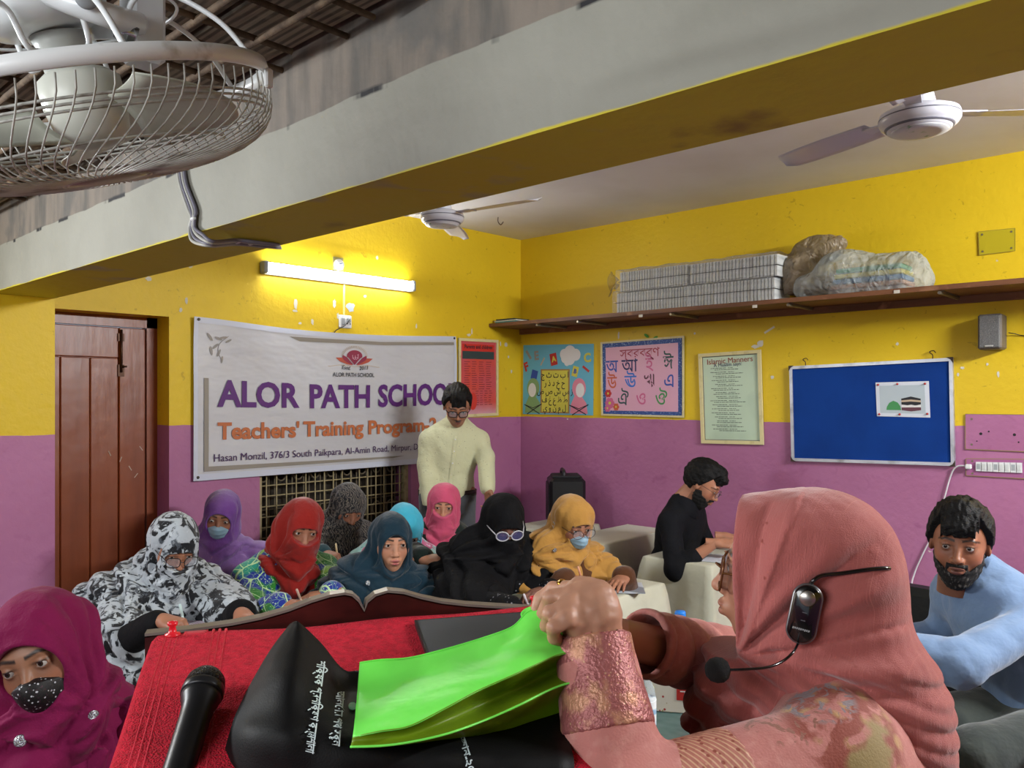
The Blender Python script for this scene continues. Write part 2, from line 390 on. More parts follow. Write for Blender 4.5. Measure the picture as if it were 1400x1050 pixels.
# the beam
BEAM = D.materials.new('beam paint'); BEAM.use_nodes = True
def beam_paint():
    N = BEAM.node_tree.nodes; L = BEAM.node_tree.links; b = N['Principled BSDF']; co = N.new('ShaderNodeTexCoord').outputs['Object']
    sx = N.new('ShaderNodeSeparateXYZ'); L.new(co, sx.inputs[0])
    def noise(s, d=4, dist=0, sc=None):
        t = N.new('ShaderNodeTexNoise'); t.inputs['Scale'].default_value = s; t.inputs['Detail'].default_value = d; t.inputs['Distortion'].default_value = dist
        if sc:
            mp = N.new('ShaderNodeMapping'); mp.inputs['Scale'].default_value = sc; L.new(co, mp.inputs[0]); L.new(mp.outputs[0], t.inputs['Vector'])
        else: L.new(co, t.inputs['Vector'])
        return t.outputs[0]
    def mr(o, a, c, hi=1):
        t = N.new('ShaderNodeMapRange'); t.inputs[1].default_value = a; t.inputs[2].default_value = c; t.inputs[4].default_value = hi; L.new(o, t.inputs[0]); return t.outputs[0]
    def ma(n, k, z):
        t = N.new('ShaderNodeMath'); t.operation = 'MULTIPLY_ADD'; L.new(n, t.inputs[0]); t.inputs[1].default_value = k; L.new(z, t.inputs[2]); return t.outputs[0]
    def mul(a, c):
        t = N.new('ShaderNodeMath'); t.operation = 'MULTIPLY'; L.new(a, t.inputs[0]); L.new(c, t.inputs[1]); return t.outputs[0]
    def mix(f, a, c):
        t = N.new('ShaderNodeMix'); t.data_type = 'RGBA'; L.new(f, t.inputs[0])
        for i, x in ((6, a), (7, c)):
            if isinstance(x, str): t.inputs[i].default_value = (*lin(x), 1)
            else: L.new(x, t.inputs[i])
        return t.outputs[2]
    z = ma(noise(5, 5), .02, sx.outputs[2])
    grey = mix(mr(noise(3), .35, .7), '98978c', '8a897e')
    bare = mix(mr(noise(2, 5, 0, (6, 9, 1.5)), .4, .65), '7d7368', '5c5852'); bare = mix(mr(noise(6, 5), .55, .66, .8), bare, '5c5a56')
    c = mix(mr(z, 2.117, 2.119), grey, bare)
    # dark torn line between paint and bare concrete, broken up along the beam
    a1 = mr(z, 2.108, 2.112); a2 = mr(z, 2.124, 2.118); a3 = mr(noise(2.2, 4, 0, (1, 2.4, .2)), .54, .57)
    c = mix(mul(mul(a1, a2), a3), c, '16151a')
    c = mix(mr(z, 1.957, 1.954), c, 'c2b322')
    c = mix(mr(z, 1.949, 1.946), c, '76521f')
    # scattered plaster scars
    v = N.new('ShaderNodeTexVoronoi'); v.inputs['Scale'].default_value = 3.4; L.new(co, v.inputs['Vector'])
    c = mix(mr(ma(noise(30), .1, v.outputs['Distance']), .10, .094), c, 'b9b8ae')
    L.new(c, b.inputs['Base Color']); b.inputs['Roughness'].default_value = .7
    bn = N.new('ShaderNodeBump'); bn.inputs['Strength'].default_value = .3; bn.inputs['Distance'].default_value = .012; L.new(noise(16, 6), bn.inputs['Height']); L.new(bn.outputs[0], b.inputs['Normal'])
beam_paint()
o = struct('trim_1', MB().box((.91, -1.6, 1.942), (XB, YC+.12, ZF)), BEAM)
# ---- door
WOOD = mat('dark red painted wood', '8c4622', .34, layers=[('noise', (10, 10, 1.2), .4, .7, '76361a', 5), ('noise', 4, .55, .75, '8d4526', 4)], bump=[('noise', (30, 30, 4), .2, .006, 5), ('noise', 3, .3, .02)], spec=.5)
dr = D.objects.new('door_1', None); COL.objects.link(dr); dr.location = (1.43, YW+.14, 0); dr['kind'] = 'structure'
yd = YW+.14
fr = MB().box((DX0, yd-.0, 0), (DX0+.05, yd+.06, DZ)).box((DX1-.055, yd, 0), (DX1, yd+.06, DZ)).box((DX0, yd, DZ-.055), (DX1, yd+.06, DZ)).build('door_frame', WOOD, dr)
x0, x1, zt = DX0+.052, DX1-.058, DZ-.06
MB().box((x0, yd+.02, 0), (x1, yd+.05, zt)).build('door_leaf', WOOD, dr)
MB().box((x1-.135, yd+.004, 0), (x1-.003, yd+.022, zt), .004).build('stile', WOOD, dr)
MB().box((x0, yd+.004, 0), (x0+.1, yd+.022, zt), .004).build('stile', WOOD, dr)
MB().box((x0+.102, yd+.006, zt-.155), (x1-.138, yd+.022, zt), .004).build('top_rail', WOOD, dr)
xx = x0+.102; wd = (x1-.138-xx)/4
for k in range(4): MB().box((xx+wd*k+.0015, yd+.006, 0), (xx+wd*(k+1)-.0015, yd+.022, zt-.158), .004).build('plank', WOOD, dr)
IRON = mat('dark worn iron', '4a3428', .45, metal=.7, bump=[('noise', 60, .3, .003)])
xb = x1-.128
bo = MB().tube([(xb, yd-.006, zt-.01), (xb, yd-.006, zt-.23)], .006, 8).tube([(xb, yd-.006, zt-.2), (xb+.02, yd-.022, zt-.2)], .005, 6).build('bolt', IRON, dr, True)
MB().box((xb-.016, yd-.002, zt-.07), (xb+.016, yd+.005, zt-.03)).box((xb-.016, yd-.002, zt-.25), (xb+.016, yd+.005, zt-.19)).build('bolt_plate', IRON, dr)
CHK = mat('chalky scratch', 'b7a596', .9)
m_ = MB()
for px, py, a in ((193, 613, 2.2), (178, 640, 2.1), (165, 628, 1.2), (186, 650, .9), (150, 620, 2.0)):
    p = onY(px, py, yd+.0045); m_.box((-.014, -.0006, -.0022), (.014, .0004, .0022), 0, np.array([[math.cos(a), 0, -math.sin(a)], [0, 1, 0], [math.sin(a), 0, math.cos(a)]]), p)
m_.build('scratch_mark', CHK, dr)
# ---- window with grille
wn = D.objects.new('window_1', None); COL.objects.link(wn); wn.location = ((WX0+WX1)/2, YW+.1, (WZ0+WZ1)/2); wn['kind'] = 'structure'
CREAM = mat('cream painted steel', 'a89a74', .5, layers=[('noise', 25, .5, .75, '7d6e4c', 4)], bump=[('noise', 60, .2, .003)])
MB().box((WX0, YW+.03, WZ0), (WX0+.03, YW+.07, WZ1)).box((WX1-.03, YW+.03, WZ0), (WX1, YW+.07, WZ1)).box((WX0, YW+.03, WZ0), (WX1, YW+.07, WZ0+.03)).box((WX0, YW+.03, WZ1-.03), (WX1, YW+.07, WZ1)).build('window_frame', CREAM, wn)
nb = 17
for k in range(1, nb):
    X = WX0+(WX1-WX0)*k/nb; MB().tube([(X, YW+.04, WZ0+.02), (X, YW+.04, WZ1-.02)], .0042, 6).build('grille_bar', CREAM, wn, True)
for k in range(1, 10):
    Z = WZ0+(WZ1-WZ0)*k/10; MB().tube([(WX0+.02, YW+.047, Z), (WX1-.02, YW+.047, Z)], .0042, 6).build('grille_bar', CREAM, wn, True)
BACK = mat('brown inner grille', '6f6450', .6)
for k in range(9):
    X = WX0+.09+.118*k
    for Z in (WZ1-.12, WZ1-.40):
        MB().tube([(X+.034*math.cos(t), YW+.12, Z+.046*math.sin(t)) for t in np.linspace(0, 6.283, 20, endpoint=False)], .0055, 6, True).build('scroll_ring', BACK, wn, True)
    for s in (-.04, .04): MB().tube([(X+s, YW+.125, WZ0), (X+s, YW+.125, WZ1)], .005, 6).build('inner_bar', BACK, wn, True)
for Z in (WZ1-.05, WZ1-.19, WZ1-.33): MB().tube([(WX0, YW+.13, Z), (WX1, YW+.13, Z)], .005, 6).build('inner_bar', BACK, wn, True)
MB().box((WX0, YW+.17, WZ0), (WX1, YW+.19, WZ1)).build('dark_backing', mat('dark backing', '241f1a', .8, layers=[('noise', 6, .4, .7, '3a3228', 4)]), wn)  # dark sheet stands in for the darkness behind the grille
# ================================================================== FIXTURES ON THE BANNER WALL
TUBEM = mat('glowing tube cover', 'f4f8ff', .4, emit=TUBE_STRENGTH)
WPL = mat('white plastic', 'd6d8d8', .35, bump=[('noise', 5, .05, .01)])
GPL = mat('grey plastic', '9aa0a4', .4)
a = onY(355, 365, YW); b_ = onY(561, 393, YW); zt = 2.283
r_ = root('tube_light', ((a[0]+b_[0])/2, YW, zt), 'glowing white slim batten tube light fixed high on the yellow wall above the banner', 'light')
MB().box((a[0], YW-.022, zt-.036), (b_[0], YW, zt+.036), .006).build('batten_body', WPL, r_)
MB().tube([(a[0]+.03, YW-.03, zt), (b_[0]-.03, YW-.03, zt)], .03, 14).build('diffuser', TUBEM, r_, True)
for s in (a[0]+.012, b_[0]-.012): tag(MB().box((s-.014, YW-.062, zt-.036), (s+.014, YW-.0, zt+.036), .008).build('end_cap', GPL, r_))
c = onY(462, 362, YW)
r_ = root('ceiling_rose', c, 'small round white wiring rose on a dark square above the tube light', 'fitting')
MB().box((c[0]-.038, YW-.004, c[2]-.045), (c[0]+.038, YW, c[2]+.045)).build('backing_patch', mat('dusty patch', '8a8352', .8), r_)
MB().lathe([(.034, 0), (.034, .012), (.028, .022), (.01, .026), (0, .026)], (c[0], YW-.003, c[2]), (0, -1, 0)).build('rose_cover', WPL, r_, True)
MB().tube(spline([(c[0]-.01, YW-.03, c[2]), (c[0]+.012, YW-.038, c[2]+.006), (c[0]+.012, YW-.036, c[2]-.012), (c[0]-.004, YW-.03, c[2]-.02)]), .0025, 6).build('wire_loop', mat('blue wire', '3a4a66', .5), r_, True)
c = onY(471, 440, YW)
r_ = root('wall_socket', c, 'white square socket and switch plate with a black lead, just above the banner', 'socket')
MB().box((c[0]-.047, YW-.014, c[2]-.04), (c[0]+.047, YW, c[2]+.04), .006).build('face_plate', WPL, r_)
MB().box((c[0]-.034, YW-.02, c[2]-.022), (c[0]-.008, YW-.012, c[2]+.022), .003).build('switch', GPL, r_)
BLK = mat('black plastic', '131314', .4)
for dx, dz in ((.022, .018), (.012, -.012), (.032, -.012)): MB().lathe([(.0045, 0), (.0045, .001), (0, .001)], (c[0]+dx, YW-.0145, c[2]+dz), (0, -1, 0), 10).build('socket_hole', BLK, r_)
MB().box((c[0]+.004, YW-.035, c[2]-.005), (c[0]+.026, YW-.013, c[2]+.022), .004).build('plug', GPL, r_)
MB().tube(spline([(c[0]+.012, YW-.035, c[2]+.01), (c[0]-.03, YW-.04, c[2]-.03), (c[0]-.08, YW-.02, c[2]-.062), (c[0]-.1, YW-.01, c[2]-.11)]), .0028, 6).build('lead', BLK, r_, True)
tr = MB().box((c[0]-.012, YW-.008, c[2]+.04), (c[0]-.002, YW, zt-.036)).build('wire_casing', mat('cream casing', 'd8cf8a', .5))
tag(tr, 'thin pale vertical wire casing running from the tube light down to the socket', 'casing')
# ---- banner
bx0, bx1, bz0, bz1 = 2.0, 3.905, 1.106, 1.975
def ban(u, v, h=0):
    u = np.asarray(u, float); v = np.asarray(v, float)
    X = bx0+(bx1-bx0)*u; zt_ = bz1-.034*np.sin(np.pi*np.clip(u, 0, 1))**1.2; Z = bz0+(zt_-bz0)*v
    d = .022+.010*np.sin(u*9+v*2)*(v**1.5)+.012*np.sin(12*(u*1.2-(1-v)*.5))*np.exp(-((u)**2+(1-v)**2)*9)+.006*np.sin(u*26+v*9)*np.exp(-((1-u)**2+(1-v)**2)*8)
    return np.stack([X, YW-d-h, Z], -1)
VINYL = mat('off-white vinyl banner', 'c3c4c8', .38, layers=[('noise', 1.5, .4, .7, 'b8b8bc', 3)], bump=[('noise', (3, 3, 7), .35, .03, 3)], spec=.5)
bn = root('banner', (bx0, YW, bz0), 'large off-white vinyl school banner with purple and orange lettering pinned on the wall', 'banner')
U, V = np.meshgrid(np.linspace(0, 1, 81), np.linspace(0, 1, 33), indexing='ij')
MB().grid(ban(U, V), .0015).build('banner_sheet', VINYL, bn, True)
HEM = mat('pale blue banner hem', 'c3c8d6', .35)
m_ = MB()
for u0, u1, v0, v1 in ((0, 1, 0, .04), (0, 1, .965, 1), (0, .012, 0, 1), (.988, 1, 0, 1)):
    UU, VV = np.meshgrid(np.linspace(u0, u1, 60 if u1-u0 > .5 else 3), np.linspace(v0, v1, 24 if v1-v0 > .5 else 3), indexing='ij'); m_.grid(ban(UU, VV, .002))
m_.build('hem', HEM, bn, True)
def banquad(mb, pts, h=.007, n=14):
    (a0, b0), (a1, b1), (a2, b2), (a3, b3) = pts
    S, T = np.meshgrid(np.linspace(0, 1, n), np.linspace(0, 1, 3), indexing='ij')
    u = (1-S)*(1-T)*a0+S*(1-T)*a1+S*T*a2+(1-S)*T*a3; v = (1-S)*(1-T)*b0+S*(1-T)*b1+S*T*b2+(1-S)*T*b3; mb.grid(ban(u, v, h))
TAUPE = mat('taupe printed rule', '8c857a', .5)
m_ = MB()
banquad(m_, ((.029, .63), (.042, .63), (.042, .06), (.029, .06))); banquad(m_, ((.029, .085), (.029, .055), (.70, .06), (.75, .072)), n=50)
banquad(m_, ((.304, .945), (.34, .918), (.985, .93), (.985, .952)), n=60)
m_.build('printed_border', TAUPE, bn, True)
def bantext(body, u, v, size, m, bold=0, xs=1, name='lettering', align='CENTER', rot=0, shear=0):
    W, H = bx1-bx0, bz1-bz0-.02
    Vt, Fc = text_verts(body, size, bold, align, xs, shear)
    x = Vt[:, 0]*math.cos(rot)-Vt[:, 1]*math.sin(rot); y = Vt[:, 0]*math.sin(rot)+Vt[:, 1]*math.cos(rot)
    return MB().add(ban(u+x/W, v+y/H, .0075), Fc).build(name, m, bn)
PUR = mat('purple print', '56206e', .5); ORG = mat('orange print', 'b5663a', .5); DKP = mat('deep violet print', '3f1c55', .5); BLKP = mat('black print', '20242a', .5)
# reference texts are fitted to the widths they have on the sheet
def fit(body, u0, u1, v, hgt, m, bold, name='lettering', shear=0):
    W = bx1-bx0; Vt, _ = text_verts(body, 1, 0, 'LEFT'); w0 = np.ptp(Vt[:, 0]); cap_h = .73
    size = hgt/cap_h; xs = (u1-u0)*W/(w0*size)
    Vt, Fc = text_verts(body, size, bold, 'LEFT', xs, shear); Vt[:, 0] -= Vt[:, 0].min()
    H = bz1-bz0-.02; y = Vt[:, 1]-(Vt[:, 1].min()+hgt/2 if not any(ch in body for ch in "gpqy,") else 0)
    return MB().add(ban(u0+Vt[:, 0]/W, v+y/H, .0075), Fc).build(name, m, bn)
fit('ALOR', .067, .325, .535, .142, PUR, .006); fit('PATH', .373, .596, .535, .142, PUR, .006); fit('SCHOOL', .636, .992, .535, .142, PUR, .006)
fit("Teachers'", .068, .33, .30, .090, ORG, .004); fit('Training', .348, .572, .30, .090, ORG, .004); fit('Program-2', .596, .893, .297, .088, ORG, .004)
fit('Hasan Monzil, 376/3 South Paikpara, Al-Amin Road, Mirpur, Dhaka', .058, .865, .133, .042, DKP, 0)
fit('ALOR PATH SCHOOL', .458, .618, .697, .026, BLKP, .0004)
bantext('Estd.', .508, .748, .034, BLKP, .0003, 1, shear=.2, rot=-.1); bantext('2013', .575, .748, .034, BLKP, .0003, 1, shear=.2, rot=.1)
def banpoly(pts, m, name, h=.004):
    k = len(pts); P = ban(np.array([p[0] for p in pts]), np.array([p[1] for p in pts]), h); c0 = P.mean(0)
    return MB().add(np.vstack([P, c0]), [(i, (i+1) % k, k) for i in range(k)]).build(name, m, bn)
PET = mat('terracotta print', 'b2513c', .5); MAR = mat('maroon print', '8c2b45', .5); GLD = mat('pale gold print', 'b9a58c', .5)
cu, cv = .541, .770
banpoly([(cu, cv)]+[(cu+.030*math.sin(t)*(1 if abs(t) < 1.9 else .8), cv+.068+.042*math.cos(t)) for t in np.linspace(-2.0, 2.0, 20)], MAR, 'emblem_bud')
for s in (-1, 1):
    banpoly([(cu+s*.004, cv)]+[(cu+s*(.02+.025*t+.012*math.sin(t*3.1)), cv+.01+.062*t) for t in np.linspace(0, 1, 6)]+[(cu+s*.03, cv+.055)], MAR, 'emblem_petal', .0045)
    banpoly([(cu+s*.008, cv-.002), (cu+s*.03, cv+.004), (cu+s*.055, cv+.022), (cu+s*.072, cv+.05), (cu+s*.05, cv+.052), (cu+s*.03, cv+.038)], PET, 'emblem_petal')
m_ = MB()
for t in np.linspace(-1.5, 1.5, 23):
    p = [(cu+math.sin(t)*.042, cv+.062+math.cos(t)*.062), (cu+math.sin(t)*.052, cv+.062+math.cos(t)*.082)]; dx = math.cos(t)*.0012; dy = -math.sin(t)*.0018
    m_.add(ban(np.array([p[0][0]-dx, p[1][0]-dx, p[1][0]+dx, p[0][0]+dx]), np.array([p[0][1]-dy, p[1][1]-dy, p[1][1]+dy, p[0][1]+dy]), .004), [(0, 1, 2, 3)])
m_.build('emblem_ray', GLD, bn)
bantext('اقرأ', cu, cv+.058, .03, mat('pale pink script', 'd7a3b4', .5), .0008, name='emblem_script').location[1] -= .003
m_ = MB()
for s in (-1, 1):
    for k in range(10):
        u0 = cu+s*.01*k; u1 = cu+s*.01*(k+1); f_ = lambda u: cv-.012+.012*math.sin(min(1, abs(u-cu)/.09)*math.pi)
        m_.add(ban(np.array([u0, u1, u1, u0]), np.array([f_(u0), f_(u1), f_(u1)-.004, f_(u0)-.004]), .004), [(0, 1, 2, 3)])
m_.build('emblem_book_line', GLD, bn)
SPR = mat('grey sprig print', '8f8a84', .5); m_ = MB()
for (u, v, a_, l) in ((.045, .885, .9, .05), (.07, .88, .3, .045), (.085, .888, -.2, .045), (.062, .83, 2.4, .045), (.05, .80, 1.4, .05), (.072, .79, 2.0, .045), (.082, .75, 1.7, .04), (.1, .87, 2.6, .04)):
    pts = [(u+.5*l*(math.cos(a_)*c_-math.sin(a_)*s_*.3)*.55, v-.5*l*(math.sin(a_)*c_+math.cos(a_)*s_*.3)*1.2) for c_, s_ in [(math.cos(t), math.sin(t)) for t in np.linspace(0, 6.28, 9)[:-1]]]
    P = ban(np.array([p[0] for p in pts]), np.array([p[1] for p in pts]), .004); m_.add(np.vstack([P, P.mean(0)]), [(i, (i+1) % 8, 8) for i in range(8)])
P = spline([ban(.1, .9, .004), ban(.075, .85, .004), ban(.07, .8, .004), ban(.082, .74, .004)]); m_.tube(P, .0012, 5)
m_.build('sprig_print', SPR, bn)
EYE = mat('brass eyelet', '3f3a34', .4, metal=.6)
for u, v in ((.012, .022), (.012, .985), (.99, .985)):
    p = ban(u, v, .003); MB().lathe([(.008, 0), (.008, .003), (.004, .004), (0, .002)], p, (0, -1, 0), 12).build('eyelet', EYE, bn, True)
# ---- framed poster beside the banner
def frame_of(q, r, wid, m, dep=.012, name='frame'):
    wu, wv = wid/q.w, wid/q.h
    for args in ((0, 0, 1, wv), (0, 1-wv, 1, 1), (0, wv, wu, 1-wv), (1-wu, wv, 1, 1-wv)):
        mb = MB(); q.slab(mb, *args, 0, dep); mb.build(name, m, r)
CRM = mat('cream painted wood', 'd2c694', .5, layers=[('noise', 20, .55, .75, 'b5a770', 4)])
q = Quad(onY(626, 571, YW-.004), onY(680, 568, YW-.004), onY(680, 465, YW-.004), onY(626, 462, YW-.004))
r_ = root('framed_poster', q.c[0], 'cream framed red advice poster on parents and children right of the banner', 'poster')
mb = MB(); q.slab(mb, 0, 0, 1, 1, 0, .004); mb.build('poster_sheet', mat('red poster print', 'c24f55', .45, layers=[('noise', 3, .45, .6, 'cc4a38', 3), ('z', 1, .13, .02, 'c9a9b5', .04)]), r_)
frame_of(q, r_, .02, CRM)
mb = MB(); q.slab(mb, .1, .74, .9, .84, .004, .005); mb.build('title_band', mat('slate band', '34403f', .5), r_)
mb = MB(); q.slab(mb, .1, .84, .9, .93, .004, .005); mb.build('heading_band', mat('bright red band', 'c62f22', .5), r_)
mb = MB(); q.text(mb, 'Parents and children', .5, .895, .038, .0058, .0009, .9); mb.build('lettering', BLKP, r_)
mb = MB(); rnd = random.Random(1)
for k in range(20):
    v = .70-k*.029; u0 = .14 if k < 13 else .42
    for j in range(4):
        a0 = u0+(.86-u0)*j/4+rnd.random()*.02; q.slab(mb, a0, v, a0+(.86-u0)*.21*rnd.uniform(.6, 1), v+.008, .004, .0046)
mb.build('small_print', mat('dark red small print', '7c2a30', .6), r_)
mb = MB(); q.disc(mb, .36, .2, .04, .005, 12, 1, 1.6); mb.build('printed_picture', mat('scarlet print', 'c9382c', .5), r_)
# ---- pieces of old tape & flaked plaster: thin flakes on the walls
FL = mat('bare pale plaster', 'cfcabb', .9); FB = mat('bluish putty', 'b9c3cf', .9)
fl = root('plaster_patch', onY(490, 415, YW), 'pale blue putty patch on the yellow wall beside the socket', 'patch')
def blot(p, nrm_axis, rx, rz, seed, m, parent, name='patch'):
    rg = random.Random(seed); P = []
    for k in range(14):
        t = 6.283*k/14; rr = rg.uniform(.7, 1.15); a_ = rx*rr*math.cos(t); c_ = rz*rr*math.sin(t)
        P.append(p+(np.array([a_, -.0015, c_]) if nrm_axis == 'y' else np.array([-.0015, a_, c_])))
    P.append(np.mean(P, 0)); return MB().add(P, [(i, (i+1) % 14, 14) for i in range(14)]).build(name, m, parent)
blot(onY(479, 420, YW), 'y', .035, .03, 1, FB, fl)
i = 0
for px, py, rx, rz in ((203, 381, .018, .012), (255, 411, .008, .022), (247, 424, .009, .012), (404, 415, .012, .035), (403, 425, .02, .008), (457, 415, .012, .03), (462, 432, .01, .022), (427, 440, .01, .018), (410, 442, .012, .008), (499, 405, .012, .01), (569, 446, .008, .018), (641, 458, .022, .01), (645, 453, .007, .025), (695, 488, .01, .012), (699, 508, .01, .014), (684, 470, .007, .02)):
    o = blot(onY(px, py, YW), 'y', rx, rz, i+3, FL, None, 'plaster_flake'); i += 1
    tag(o, 'small pale flaked plaster spot on the yellow banner wall', 'patch', 'flaked spots on the banner wall')
for px, py, rx, rz in ((1040, 470, .022, .022), (1033, 474, .026, .012), (1056, 516, .012, .012), (1227, 470, .008, .01), (1365, 512, .006, .018), (1310, 512, .006, .01), (950, 456, .008, .008), (846, 458, .008, .026), (1316, 503, .01, .008), (776, 573, .009, .006), (1350, 498, .006, .008)):
    o = blot(onX(px, py, XW), 'x', rx, rz, i+3, FL, None, 'plaster_flake'); i += 1
    tag(o, 'small pale flaked plaster spot on the right-hand wall', 'patch', 'flaked spots on the right-hand wall')
tp = onX(1052, 451, XW); o = MB().box((-.001, -.036, -.006), (.0, .036, .006), 0, np.array([[1, 0, 0], [0, math.cos(.5), -math.sin(-.5)], [0, math.sin(-.5), math.cos(.5)]]), tp).build('tape_strip', FL)
tag(o, 'slanting pale strip of old tape on the yellow wall under the shelf', 'tape')
# ================================================================== RIGHT WALL
def wq(p00, p10, p11, p01, off=.003): return Quad(*[onX(*p, XW-off) for p in (p00, p10, p11, p01)])
WHT = mat('white print', 'd9d9d6', .6); REDP = mat('red print', 'b32d28', .5); YELP = mat('yellow print', 'c9c24a', .5); GRNP = mat('green print', '3f8a4e', .5)
BLUP = mat('blue print', '2f4fa0', .5); PNKP = mat('pink print', 'c25f86', .5); BRNP = mat('brown print', '5d3440', .5); ORP = mat('orange red print', 'bf5a35', .5); TEAP = mat('dark teal print', '2a4a4a', .5)
def L(q, r, body, u, v, size, m, bold=.0005, rot=0, xs=1, h=.0045, name='lettering', shear=0):
    mb = MB(); q.text(mb, body, u, v, size, h, bold, xs, rot=rot, shear=shear)
    return mb.build(name, m, r) if mb.n else None
# --- alphabet poster
q = wq((715, 566), (811, 568), (812, 470), (716, 472))
r_ = root('alphabet_poster', q.c[0], 'sky-blue paper alphabet poster with two veiled figures beside a yellow letter chart', 'poster')
mb = MB(); q.slab(mb, 0, 0, 1, 1, 0, .002); mb.build('poster_sheet', mat('sky blue print', '63adc4', .5), r_)
def shp(q, r, pts, m, h, name): mb = MB(); q.poly(mb, pts, h); return mb.build(name, m, r)
def dsc(q, r, u, v, rad, m, h, name, sx=1, sy=1, rot=0): mb = MB(); q.disc(mb, u, v, rad, h, 18, sx, sy, rot); return mb.build(name, m, r)
mb = MB(); q.slab(mb, .265, .02, .68, .65, .002, .003); mb.build('chart_border', mat('tan print', 'a07c48', .5), r_)
mb = MB(); q.slab(mb, .285, .04, .66, .63, .003, .0035); mb.build('letter_chart', YELP, r_)
for row, s in enumerate(('ا ب ت ث ج', 'ح خ د ذ ر', 'ز س ش ص ض', 'ط ظ ع غ ف', 'ل م ن و ي')):
    L(q, r_, ' '.join(reversed(s.split())), .472, .565-row*.118, .062, BLKP, .0008, xs=.85, name='chart_letters')
for (u, v, s, m, rt) in ((.2, .84, 'E', SPR, .1), (.05, .68, 'F', REDP, .35), (.92, .8, 'C', YELP, .1)): L(q, r_, s, u, v, .09, m, .004, rt)
def chip(u, v, w_, h_, m, rot, h, name):
    P = []
    for a_, b2 in ((-w_, -h_), (w_, -h_), (w_, h_), (-w_, h_)): P.append((u+(a_*math.cos(rot)-b2*math.sin(rot))/q.w, v+(a_*math.sin(rot)+b2*math.cos(rot))/q.h))
    return shp(q, r_, P, m, h, name)
chip(.45, .79, .032, .045, REDP, .2, .003, 'letter_card'); L(q, r_, 'A', .455, .79, .055, YELP, .003, .2)
chip(.755, .615, .026, .038, YELP, -.25, .003, 'letter_card'); L(q, r_, 'B', .755, .615, .045, BLUP, .002, -.2)
chip(.08, .86, .04, .011, SPR, -.9, .003, 'crayon'); chip(.29, .76, .034, .006, GLD, 1.0, .003, 'crayon'); chip(.9, .65, .035, .009, REDP, -.6, .003, 'crayon')
chip(.17, .57, .03, .035, BLUP, -.25, .003, 'printed_book')
for u, v, rd in ((.6, .86, .04), (.68, .88, .055), (.76, .85, .045), (.68, .8, .05), (.64, .74, .025), (.61, .8, .035)): dsc(q, r_, u, v, rd, WHT, .003+.004*abs(u-.5)+.002*v*rd*10*.3, 'cloud')
for u0, m, s in ((.155, mat('sage print', '7da06b', .5), 1), (.81, mat('rose print', 'd58496', .5), -1)):
    shp(q, r_, [(u0-.12, .02), (u0+.12, .02), (u0+.1, .17), (u0+.03, .27), (u0-.06, .27), (u0-.11, .15)], m, .0028, 'printed_robe')
    dsc(q, r_, u0, .38, .062, m, .0031, 'printed_veil', 1, 1.2); dsc(q, r_, u0-s*.015, .35, .046, WHT, .0034, 'printed_face', .85, 1.15)
    mb = MB(); q.line(mb, [(u0-.13, .14), (u0+.1, .01)], .007, .0037); q.line(mb, [(u0+.13, .15), (u0-.09, .0), ], .007, .0037); q.line(mb, [(u0-.13, .14), (u0-.0, .09), (u0+.13, .15)], .005, .0037); mb.build('book_stand', BLKP, r_)
# --- vowels chart
q = wq((823, 568), (936, 571), (936, 459), (822, 468))
r_ = root('vowel_chart', q.c[0], 'pink alphabet chart of large coloured vowels with a blue border in a cream frame', 'poster')
mb = MB(); q.slab(mb, 0, 0, 1, 1, 0, .003); mb.build('chart_border', mat('blue glitter border', '2c4a8a', .5, layers=[('noise', 120, .6, .65, '8ba2c8', 2)]), r_)
mb = MB(); q.slab(mb, .06, .07, .93, .92, .003, .004); mb.build('chart_sheet', mat('pale pink print', 'd19fb4', .35, bump=[('noise', (1, 12, 1), .4, .01, 2)]), r_)
frame_of(q, r_, .012, CRM, .01)
L(q, r_, 'স্বরবর্ণ', .48, .82, .085, mat('rose red print', '9c3a4c', .5), .0006)
for s, u, v, m in (('অ', .14, .64, BLUP), ('আ', .36, .64, mat('navy print', '232a5c', .5)), ('ই', .6, .65, PNKP), ('ঈ', .82, .66, TEAP), ('উ', .14, .42, ORP), ('ঊ', .37, .43, mat('azure print', '2e6bc0', .5)), ('ঋ', .6, .43, BRNP), ('এ', .83, .43, BLUP), ('ঐ', .28, .2, TEAP), ('ও', .5, .2, PNKP), ('ঔ', .74, .2, GRNP)):
    L(q, r_, s, u, v+.02, .125, m, .001, xs=.88)
for u, v, rd, m in ((.09, .3, .022, REDP), (.11, .17, .03, PNKP), (.19, .12, .02, ORP), (.08, .1, .02, PNKP)):
    for k in range(6): dsc(q, r_, u+rd*.75*math.cos(k*1.047)/q.w, v+rd*.75*math.sin(k*1.047)/q.h, rd*.55, m, .0046+.00015*k+rd*.02, 'printed_petal')
    dsc(q, r_, u, v, rd*.35, YELP, .0075, 'printed_flower_centre')
# --- manners poster
q = wq((960, 606), (1045, 608), (1041, 478), (956, 484))
r_ = root('manners_poster', q.c[0], 'pale green manners poster in a cream wooden frame left of the blue board', 'poster')
mb = MB(); q.slab(mb, 0, 0, 1, 1, 0, .003); mb.build('poster_sheet', mat('pale green print', 'b9cdb4', .45, layers=[('noise', 3, .5, .65, 'a9bda6', 3)]), r_)
frame_of(q, r_, .021, CRM, .014)
mb = MB()
for a_, b2, c_, d in ((.055, .04, .062, .96), (.938, .04, .945, .96), (.055, .955, .945, .96), (.055, .04, .945, .045)): q.slab(mb, a_, b2, c_, d, .003, .004)
mb.build('brown_rule', BRNP, r_)
L(q, r_, 'Islamic Manners', .5, .905, .048, mat('dark red title', '8e2320', .5), 0, xs=1.0, rot=.02); L(q, r_, 'A Muslim says:', .47, .862, .032, mat('navy print', '232a5c', .5), 0, rot=.02)
